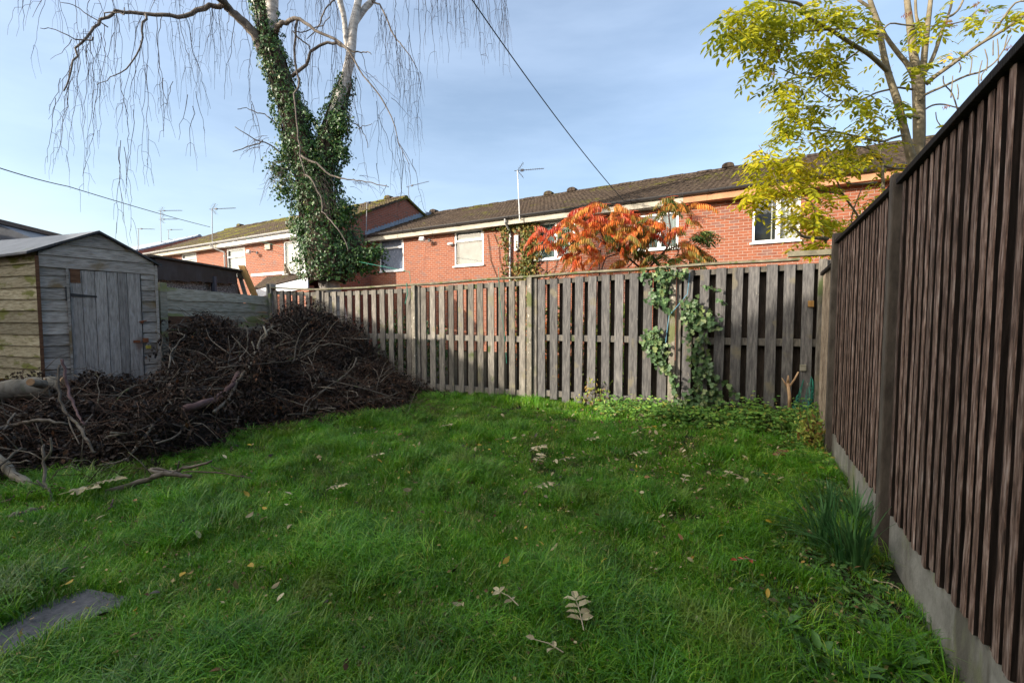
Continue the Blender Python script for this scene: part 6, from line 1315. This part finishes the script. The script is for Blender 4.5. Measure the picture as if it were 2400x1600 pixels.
# ------------------------------------------------------------------ grass
src = bpy.data.collections.new('grass_tufts_source')
def tuft(k, nb, rad, h0, h1, mat, curve=.6, w0=.0016):
    mb = MB(); V = []; Fs = []; A = []
    for b in range(nb):
        a = random.uniform(0, 6.28); rr = rad*math.sqrt(random.random()); x, y = rr*math.cos(a), rr*math.sin(a); h = random.uniform(h0, h1)*random.uniform(.7, 1.15); ln = random.uniform(0, 6.28) if random.random() < .6 else .6+random.gauss(0, .5)
        d = Vector((math.cos(ln), math.sin(ln), 0)); s = Vector((-d.y, d.x, 0)); bend = random.uniform(.15, 1)*curve*h; wd = random.uniform(w0*.8, w0*1.5); b0 = len(V)
        for t in (0, .4, .75):
            c = Vector((x, y, -.01))+d*bend*t*t+Vector((0, 0, (h+.01)*(t-.22*curve*t*t))); V += [c-s*wd*(1-.45*t), c+s*wd*(1-.45*t)]
        V.append(Vector((x, y, -.01))+d*bend*1.1+Vector((0, 0, (h+.01)*(1-.30*curve))))
        mb.add(V[b0:], [(0, 1, 3, 2), (2, 3, 5, 4), (4, 5, 6)])
    o = mb.build('tuft_%02d' % k, M[mat]); o.location = (0, 0, 0)
    # origin was moved to the bounding box; restore mesh about its own centre
    COL.objects.unlink(o); src.objects.link(o); return o
for k in range(6): tuft(k, 130, .11, .022, .055, 'grass', .8, .0013)
for k in range(6, 9): tuft(k, 95, .10, .045, .095, 'grass', 1.0, .0015)
for k in range(9, 11): tuft(k, 60, .08, .08, .16, 'grass', 1.2, .0017)
tuft(11, 26, .09, .03, .08, 'straw', 1.2, .0013)
RL = lambda x, y: (Vector((x, y, 0))-RA).dot(RN)  # distance from the right fence
BD = lambda x, y: -(Vector((x, y, 0))-FA).dot(NV)  # distance before the back fence
pts = []; att_s = []; att_i = []; att_r = []
def bare(x, y):  # weedy dark strip along the right fence
    return RL(x, y) < .46+.12*math.sin(y*3)+.25*(y < 2.3) and y < 3.6
tries = 0
while len(pts) < 8600 and tries < 200000:
    tries += 1; y = 1.15+7.2*random.random()**1.55; x = random.uniform(-1.25*y-.4, min(1.25*y+.4, 4.2))
    if RL(x, y) < .03 or BD(x, y) < -.10 or in_poly(x, y, SLAB_W): continue
    if inside_heap(x, y) and heap_h(x, y) > .10: continue
    if bare(x, y) and random.random() < .80: continue
    if BD(x, y) < .55 and x > .9 and random.random() < .75: continue
    z = gzf(x, y); cl_ = math.sin(x*3.1+y*1.7)*math.sin(y*2.7-x*1.3)+.5*math.sin(x*7.1)*math.sin(y*6.3)
    lng = cl_ > .45 or RL(x, y) < .9 and random.random() < .5 or (y < 1.9 and random.random() < .3)
    rnm = random.random()
    edge = heap_h(x, y+.25) > .02 and inside_heap(x, y+.25) or BD(x, y) < .35
    i = random.randint(9, 10) if (lng and rnm < .45) or (edge and rnm < .35) else random.randint(6, 8) if (lng and rnm < .9) or edge or rnm < .18 else 11 if rnm > .90 else random.randint(0, 5)
    pts.append((x, y, z)); att_i.append(i); att_s.append(random.uniform(.7, 1.1)*(1.0+.3*max(0, cl_))); att_r.append((random.gauss(0, .12), random.gauss(0, .12), random.uniform(0, 6.28)))
for _ in range(34):   # grass creeping over the slab rim
    i = random.randrange(len(SLAB)); a, b = SLAB[i], SLAB[(i+1) % len(SLAB)]; t = random.random(); x, y = a[0]+(b[0]-a[0])*t+random.gauss(0, .03), a[1]+(b[1]-a[1])*t+random.gauss(0, .03)
    pts.append((x, y, gzf(x, y))); att_i.append(random.randint(0, 8)); att_s.append(random.uniform(.5, .9)); att_r.append((random.gauss(0, .2), random.gauss(0, .2), random.uniform(0, 6.28)))
me = bpy.data.meshes.new('grass'); me.from_pydata(pts, [], [])
a = me.attributes.new('sc', 'FLOAT', 'POINT'); a.data.foreach_set('value', np.array(att_s, np.float32))
a = me.attributes.new('idx', 'INT', 'POINT'); a.data.foreach_set('value', np.array(att_i, np.int32))
a = me.attributes.new('rot', 'FLOAT_VECTOR', 'POINT'); a.data.foreach_set('vector', np.array(att_r, np.float32).ravel())
go = bpy.data.objects.new('grass', me); COL.objects.link(go); tag(go, 'long damp green lawn grass over the whole garden', 'grass', kind='stuff')
ng = bpy.data.node_groups.new('grass_scatter', 'GeometryNodeTree'); ng.interface.new_socket('Geometry', in_out='INPUT', socket_type='NodeSocketGeometry'); ng.interface.new_socket('Geometry', in_out='OUTPUT', socket_type='NodeSocketGeometry')
gi = ng.nodes.new('NodeGroupInput'); gout = ng.nodes.new('NodeGroupOutput'); ip = ng.nodes.new('GeometryNodeInstanceOnPoints'); ci = ng.nodes.new('GeometryNodeCollectionInfo')
ci.inputs['Collection'].default_value = src; ci.inputs['Separate Children'].default_value = True; ci.inputs['Reset Children'].default_value = True
def na(nm, ty):
    n_ = ng.nodes.new('GeometryNodeInputNamedAttribute'); n_.data_type = ty; n_.inputs['Name'].default_value = nm; return n_.outputs['Attribute']
ip.inputs['Pick Instance'].default_value = True
ng.links.new(gi.outputs[0], ip.inputs['Points']); ng.links.new(ci.outputs[0], ip.inputs['Instance']); ng.links.new(na('idx', 'INT'), ip.inputs['Instance Index'])
ng.links.new(na('rot', 'FLOAT_VECTOR'), ip.inputs['Rotation']); ng.links.new(na('sc', 'FLOAT'), ip.inputs['Scale']); ng.links.new(ip.outputs[0], gout.inputs[0])
md = go.modifiers.new('scatter', 'NODES'); md.node_group = ng

# ------------------------------------------------------------------ weeds, ground cover, strap-leaved clumps
def weeds(name, spots, mat, label, tm, size, n_per, hgt, cols=(0, .92)):
    P_ = []; F_ = []; U_ = []; S_2 = []; C_ = []; st = MB()
    for (x, y, r, h) in spots:
        z = gzf(x, y)
        for _ in range(n_per):
            a = random.uniform(0, 6.28); rr = r*math.sqrt(random.random()); p = Vector((x+rr*math.cos(a), y+rr*math.sin(a), z+.01+h*random.random()*(1-.5*rr/r)))
            if RL(p.x, p.y) < .05 or BD(p.x, p.y) < .03: continue
            P_.append(p); F_.append((math.cos(a)+random.gauss(0, .5), math.sin(a)+random.gauss(0, .5), random.uniform(-.4, .2))); U_.append((random.gauss(-.6, .4), random.gauss(-.45, .4), .7)); S_2.append(random.uniform(*size)); C_.append(random.uniform(*cols))
            if random.random() < .25: st.tube([Vector((x, y, z)), p], .0015, 3)
    mb = MB(); scatter(mb, *tm, np.array(P_), frames(np.array(F_), np.array(U_)), np.array(S_2), np.array(C_)); o = mb.build(name, M[mat]); tag(o, label, 'ground cover', kind='stuff'); st.build('stalks', M['ivy_stem'], o)
spots = []
for _ in range(330):
    s = random.uniform(-.85, 1.55); d = .08+abs(random.gauss(0, .22)); p = PF(s, -d, 0); hh = .17+.13*max(0, (s-.2))+random.uniform(0, .16)-d*.14; spots.append((p.x, p.y, random.uniform(.05, .12), max(.04, hh)))
weeds('ground_cover', spots, 'weeds', 'bright leafy weeds and brambles along the foot of the back fence', LEAF, (.028, .066), 30, .2)
spots = []
for _ in range(330):
    s = random.uniform(-3.9, -.7); p = PR(s, .07+random.random()**1.3*.75, 0); spots.append((p.x, p.y, random.uniform(.05, .11), random.uniform(.02, .07)))
weeds('ground_cover', spots, 'dock', 'low dark creeping weeds on the bare soil beside the gravel boards', LEAF, (.018, .042), 16, .1)
spots = []
for _ in range(70):
    s = random.uniform(-.9, .9); p = PR(s, .05+random.random()*.42, 0); spots.append((p.x, p.y, random.uniform(.05, .12), random.uniform(.03, .14)))
weeds('ground_cover', spots, 'weeds', 'mixed green and russet weeds in the far right corner of the lawn', LEAF, (.02, .05), 22, .1, cols=(0, 1))
spots = []
while len(spots) < 330:
    y = random.uniform(1.5, 5.4); x = random.uniform(-1.1*y, 1.0*y)
    if RL(x, y) < .15 or BD(x, y) < .4 or in_poly(x, y, SLAB) or (inside_heap(x, y) and heap_h(x, y) > .05): continue
    spots.append((x, y, random.uniform(.03, .10), random.uniform(.025, .055)))
weeds('clover', spots, 'weeds', 'small broad clover and weed leaves mixed through the lawn', LEAF, (.010, .024), 18, .05, cols=(0, .8))
# twiggy yellow bramble in front of the fence
def bramble(px, py, label, cols, n=300, r=.24, h=.32):
    g = ground(px, py, .1); t = thing('bramble', g, label, 'bramble'); st = MB(); P_ = []
    for _ in range(26):
        a = random.uniform(0, 6.28); e = g+Vector((math.cos(a)*r*random.uniform(.3, 1.2), math.sin(a)*r*.5, h*random.uniform(.4, 1.3))); w_ = wob_line(g, e, 5, .12); st.tube(w_, [.004, .0035, .003, .0025, .002, .001], 4)
        for _ in range(n//26+1): q = random.choice(w_[2:]); P_.append(q+Vector((random.gauss(0, .03), random.gauss(0, .03), random.gauss(0, .03))))
    st.build('stems', M['sumac_bark'], t); leaf_cloud('leaves', P_, 'weeds', '', '', (.03, .062), parent=t, tmpl=LEAF, colour=rng.uniform(*cols, len(P_)), jit=.6, fj=.8)
bramble(1400, 955, 'scrubby yellow and russet bramble at the fence foot, left of the ivy', (.75, 1)); bramble(1545, 955, 'low green-leaved bramble at the fence foot just left of the ivy', (.2, .75), 340, .28, .22)
bramble(1760, 965, 'mid green bramble between the ivy and the netting', (.1, .8), 420, .3, .3); bramble(1870, 985, 'dark tangled bramble in the corner below the netting', (.0, .95), 460, .26, .36); bramble(1905, 1040, 'reddish dying bramble against the foot of the brown fence', (.8, 1), 260, .16, .25)
def strap(px, py, label, n, L, r, lean_=(0, 0)):
    g = ground(px, py); t = thing('strap_leaf_clump', g, label, 'plant', 'strap-leaved clumps by the right fence'); mb = MB()
    for _ in range(n):
        a = random.uniform(0, 6.28); b = g+Vector((math.cos(a), math.sin(a), 0))*r*random.random(); l = L*random.uniform(.6, 1.1); d = Vector((math.cos(a)+lean_[0], math.sin(a)+lean_[1], 0))*random.uniform(.1, .75); s = Vector((-d.y, d.x, 0)).normalized() if d.length > .01 else Vector((1, 0, 0)); s = (s+Vector((random.gauss(0, .5), random.gauss(0, .5), 0))).normalized(); w_ = random.uniform(.004, .0075); V = []
        for q in range(8):
            u = q/7; c = b+d*l*u*u*.8+Vector((0, 0, l*(u-.32*u*u*d.length*1.6))); ww = w_*(1-u**3)*(.7+.6*u) if q < 7 else .0004; V += [c-s*ww, c+Vector((0, 0, -.002)), c+s*ww]
        mb.add(V, [f for k in range(7) for f in ((3*k, 3*k+1, 3*k+4, 3*k+3), (3*k+1, 3*k+2, 3*k+5, 3*k+4))])
    mb.build('leaves', M['strap'], t, smooth=True)
strap(1990, 1330, 'largest strap-leaved clump arching left over the grass before the second fence post', 75, .42, .09, (-.55, .1)); strap(1925, 1290, 'leaning strap-leaved clump on the lawn side of the largest one', 55, .44, .08, (-.6, .2)); strap(2005, 1235, 'narrow upright strap-leaved clump against the gravel board', 42, .34, .05, (-.1, -.1)); strap(1940, 1205, 'farther strap-leaved clump behind the others', 34, .30, .06, (-.4, 0))
def dock(px, py, label, n, L):
    g = ground(px, py); t = thing('dock_plant', g, label, 'plant', 'broad-leaved weeds in the lower right corner'); P_ = []; F_ = []; U_ = []
    for k in range(n):
        a = 6.28*k/n+random.gauss(0, .3); P_.append(g+Vector((math.cos(a), math.sin(a), 0))*.015+Vector((0, 0, .015))); e = random.uniform(.25, .9); F_.append((math.cos(a), math.sin(a), e)); U_.append((-math.cos(a)*e, -math.sin(a)*e, 1))
    mb = MB(); S_2 = np.stack([np.full(n, L*1.0), np.array([L*random.uniform(.7, 1.2) for _ in range(n)]), np.full(n, L*1.6)], 1); scatter(mb, *LEAF, np.array(P_), frames(np.array(F_), np.array(U_)), S_2, rng.uniform(0, .9, n)); mb.build('leaves', M['dock'], t, smooth=True)
for px, py, lb, n, L in ((1790, 1560, 'small broad-leaved weed at the bottom edge, left of the row', 9, .07), (1860, 1575, 'clumped broad-leaved weed at the bottom edge, second in the row', 11, .075), (1925, 1540, 'broad-leaved weed with crowded upright leaves near the bottom edge', 11, .08), (2000, 1590, 'broad-leaved weed at the very bottom, right of centre in the row', 10, .085), (2110, 1570, 'large-leaved dock at the bottom right beside the gravel board', 9, .13),
                         (2060, 1500, 'drooping yellow-tinged dock halfway along the bare soil', 7, .10), (1830, 1475, 'single dock with a pale upright leaf in the long grass', 5, .09), (1850, 1010, 'round-leaved dark green dock under the corner brambles', 8, .10), (2180, 1465, 'blue-green weed tight against the gravel board', 7, .07), (690, 1030, 'leafy dandelion-like weed at the heap foot', 10, .10), (500, 1090, 'small bright weed at the front edge of the heap', 8, .08)): dock(px, py, lb, n, L)

# netting, cut stump and block in the corner
nt2 = thing('netting', fl_pt(1860, 940), 'crumpled green plastic netting sagging in the fence corner', 'netting'); mb = MB()
A_, B_, C_2, D_ = fl_pt(1846, 960)-NV*.12, fl_pt(1893, 862)-NV*.04, fl_pt(1915, 930)-NV*.06, fl_pt(1880, 985)-NV*.18
def NP(u, v): p = (A_*(1-u)+B_*u)*(1-v)+(D_*(1-u)+C_2*u)*v; return p+Vector((0, 0, -.05*math.sin(u*3.1)*math.sin(v*3.1)))+NV*(-.05*math.sin(v*9+u*4))
for i in range(13):
    for j in range(9):
        u, v = i/12, (j/8)**1.3; o = .5*(i % 2)/8
        mb.tube([NP(u, min(1, v+o)), NP(min(1, u+1/12), min(1, ((j+.5)/8)**1.3 if i % 2 == 0 else v))], .0028, 3)
        mb.tube([NP(u, min(1, v+o)), NP(min(1, u+1/12), max(0, ((j-.5)/8) if j else 0)**1.3)], .0028, 3)
mb.build('mesh', M['twine_green'], nt2)
mb = MB(); b0_, b1_ = fl_pt(1846, 955)-NV*.16, fl_pt(1843, 893)-NV*.14; mb.tube([b0_, b0_.lerp(b1_, .5)+EV*.008, b1_], [.022, .019, .016], 9, wob=.1); mb.tube([b0_.lerp(b1_, .8), fl_pt(1858, 885)-NV*.14, fl_pt(1867, 868)-NV*.14], [.012, .010, .009], 8, wob=.1); mb.tube([b0_.lerp(b1_, .8), fl_pt(1836, 893)-NV*.14, fl_pt(1829, 882)-NV*.14], [.01, .008, .004], 6); mb.tube([b1_, fl_pt(1844, 876)-NV*.14], [.018, .008], 7)
tag(mb.build('broken_branch', M['fresh_wood'], smooth=True), 'orange broken forked branch stuck upright beside the green netting', 'branch')
mb = MB(); c = fl_pt(1880, 860)-NV*.06; mb.box(c, EV*.030, NV*.02, (0, 0, .036)); tag(mb.build('wood_block', M['overlap_wood'], bevel=.004), 'yellowish cut timber block wedged above the green netting', 'block')
mb = MB(); g = ground(1655, 968, .12); 
for _ in range(16):
    a = random.uniform(0, 6.28); mb.tube([g, g+Vector((math.cos(a)*.12, math.sin(a)*.06, random.uniform(.0, .07))), g+Vector((math.cos(a)*.22, math.sin(a)*.1, random.uniform(-.02, .12)))], [.014, .010, .004], 6)
tag(mb.build('ivy_root', M['rust_board'], smooth=True), 'gnarled brown root clump at the base of the fence ivy', 'root')

# tiny crumbs of leaf between the blades
n = 4200; LX = []
while len(LX) < n:
    y = random.uniform(1.5, 6.2); x = random.uniform(-1.15*y, 1.1*y)
    if random.random() < .5: x = random.gauss(1.4, 1.1); y = random.gauss(4.2, .9)
    if y < 1.5 or RL(x, y) < .06 or BD(x, y) < .1 or (inside_heap(x, y) and heap_h(x, y) > .05): continue
    LX.append((x, y, gzf(x, y)+random.uniform(.03, .065)))
mb = MB(); fw_ = rng.normal(size=(n, 3)); fw_[:, 2] *= .3
scatter(mb, *SQ, np.array(LX), frames(fw_, rng.normal(size=(n, 3))*.5+np.array([0, 0, 1.])), rng.uniform(.012, .030, n), rng.random(n)); tag(mb.build('leaf_litter', M['litter']), 'small crumbs of yellow, tan and brown leaf scattered through the lawn', 'leaf litter', kind='stuff')
# ------------------------------------------------------------------ fallen leaves, each its own object
def leaf_mesh(name, kind, curl):
    mb = MB(); n = 6; V = []
    for i in range(n+1):
        t = i/n; wd = (math.sin(math.pi*min(1, t*.96+.02))**.8)*.34*(1-.25*t); V += [(-wd, t-.5, .10*curl*math.sin(t*3)+.18*abs(curl)*wd), (0, t-.5, .10*curl*math.sin(t*3)), (wd, t-.5, .10*curl*math.sin(t*3)+.25*curl*wd)]
    mb.add(V, [f for k in range(n) for f in ((3*k, 3*k+1, 3*k+4, 3*k+3), (3*k+1, 3*k+2, 3*k+5, 3*k+4))], random.random()); o = mb.build(name, M[kind], smooth=True); return o
LK = [('leaf_pale', 'pale tan fallen leaflet caught in the lawn grass', 110), ('leaf_yellow', 'yellow fallen leaf resting in the lawn grass', 50), ('leaf_brown', 'brown curled fallen leaf resting in the lawn grass', 75), ('leaf_dark', 'blackened wet fallen leaf down in the lawn grass', 40)]
def lawn_pt():
    while True:
        y = 1.5+4.6*random.random()**.85; x = random.uniform(-1.15*y, 1.1*y)
        if random.random() < .45: x = random.gauss(1.3, 1.0); y = random.gauss(4.1, .75)
        if y < 1.5 or RL(x, y) < .1 or BD(x, y) < .3 or in_poly(x, y, SLAB) or (inside_heap(x, y) and heap_h(x, y) > .05): continue
        return x, y
for mt, lb, cnt in LK:
    protos = [leaf_mesh('fallen_leaf', mt, c) for c in (.6, -1.2, 1.4)]
    for i in range(cnt):
        o = protos[i] if i < 3 else protos[i % 3].copy()
        if i >= 3: COL.objects.link(o)
        x, y = lawn_pt(); s_ = random.uniform(.026, .046)*(1.15 if mt == 'leaf_pale' else 1)
        o.location = (x, y, gzf(x, y)+random.uniform(.055, .09)); o.rotation_euler = (random.gauss(0, .45), random.gauss(0, .45), random.uniform(0, 6.28)); o.scale = (s_, s_*random.uniform(1.1, 1.4), s_)
        tag(o, lb, 'leaf', 'fallen leaves: '+lb.split(' fallen')[0])
def compound(px, py, ang, L, label, mat='leaf_pale', n=4, up=.055):
    L *= .82
    g = ground(px, py, .0); g.z = gzf(g.x, g.y)+up+.045; t = thing('fallen_leaf_spray', g, label, 'leaf', 'fallen compound ash leaves'); mb = MB(); d = Vector((math.cos(ang), math.sin(ang), .12)); sd_ = Vector((-d.y, d.x, 0)); mb.tube([g, g+d*L*.5+Vector((0, 0, .01)), g+d*L], [.0025, .0022, .0012], 5); mb.build('stalk', M['straw_stalk'], t)
    P_ = []; F_ = []; U_ = []; S_2 = []
    for k in range(n):
        u = .32+.62*k/max(1, n-1)
        for sg in (-1, 1):
            if random.random() < .1: continue
            P_.append(g+d*L*u); F_.append(d*.35+sd_*sg+Vector((0, 0, random.uniform(-.15, .3)))); U_.append((random.gauss(0, .3), random.gauss(0, .3), 1)); S_2.append(L*.36*random.uniform(.8, 1.1))
    P_.append(g+d*L); F_.append(d); U_.append((0, -.3, 1)); S_2.append(L*.34); s3 = np.array(S_2); mb = MB(); scatter(mb, *LEAF, np.array(P_), frames(np.array(F_), np.array(U_)), np.stack([s3*1.35, s3, s3*2], 1), rng.uniform(.2, 1, len(P_))); mb.build('leaflets', M[mat], t)
M['straw_stalk'] = plain('pale_leaf_stalk', (.42, .36, .24), .7)
CM = [(1368, 1532, 1.62, .21, 'largest pale compound leaf lying near the bottom centre, seven leaflets', 'leaf_pale', 4), (1320, 1590, 2.7, .14, 'pale compound leaf at the bottom edge below the largest one', 'leaf_pale', 1), (1215, 1480, 2.4, .14, 'pale folded leaf left of the largest compound leaf', 'leaf_pale', 2), (765, 1182, .5, .14, 'curled pale compound leaf on the lawn left of centre', 'leaf_pale', 4), (140, 1195, .3, .22, 'cream compound leaf spread at the left heap edge', 'leaf_pale', 5), (205, 1172, .4, .22, 'torn pale leaf below the thick branch', 'leaf_pale', 4),
      (1255, 1110, 1.2, .20, 'upright pale compound leaf in the middle of the lawn', 'leaf_pale', 3), (1240, 1085, .6, .20, 'larger pale compound leaf behind the upright one mid lawn', 'leaf_pale', 4), (1310, 1105, .1, .14, 'pale drooping compound leaf right of the upright one', 'leaf_pale', 3), (1370, 1065, .4, .16, 'yellow-cream compound leaf toward the back of the lawn', 'leaf_pale', 3), (1500, 1042, .2, .18, 'pale gold compound leaf beneath the fence ivy view', 'leaf_yellow', 3), (1475, 1093, .0, .16, 'straw compound leaf right of mid lawn', 'leaf_pale', 3), (1250, 1170, .3, .16, 'scattered pale compound leaf centre right', 'leaf_pale', 3), (1750, 1160, 2.2, .17, 'pale compound leaf left of the strap-leaved clumps', 'leaf_pale', 2), (1600, 1165, 1.0, .13, 'small cream compound leaf right of centre', 'leaf_pale', 2), (1770, 1350, 3.3, .13, 'rust red compound leaf in the long grass at right', 'leaf_red', 3), (2105, 1420, 2.6, .09, 'cream leaf lying beside the gravel board', 'leaf_pale', 1), (1030, 1030, .4, .15, 'pale compound leaf at the back left of the lawn', 'leaf_pale', 3), (860, 1105, .3, .14, 'pale compound leaf in the mid left lawn', 'leaf_pale', 3), (1820, 1100, .8, .2, 'tan compound leaf near the far end of the brown fence', 'leaf_brown', 3)]
for px, py, an, L, lb, mt, n in CM: compound(px, py, an, L, lb, mt, n)
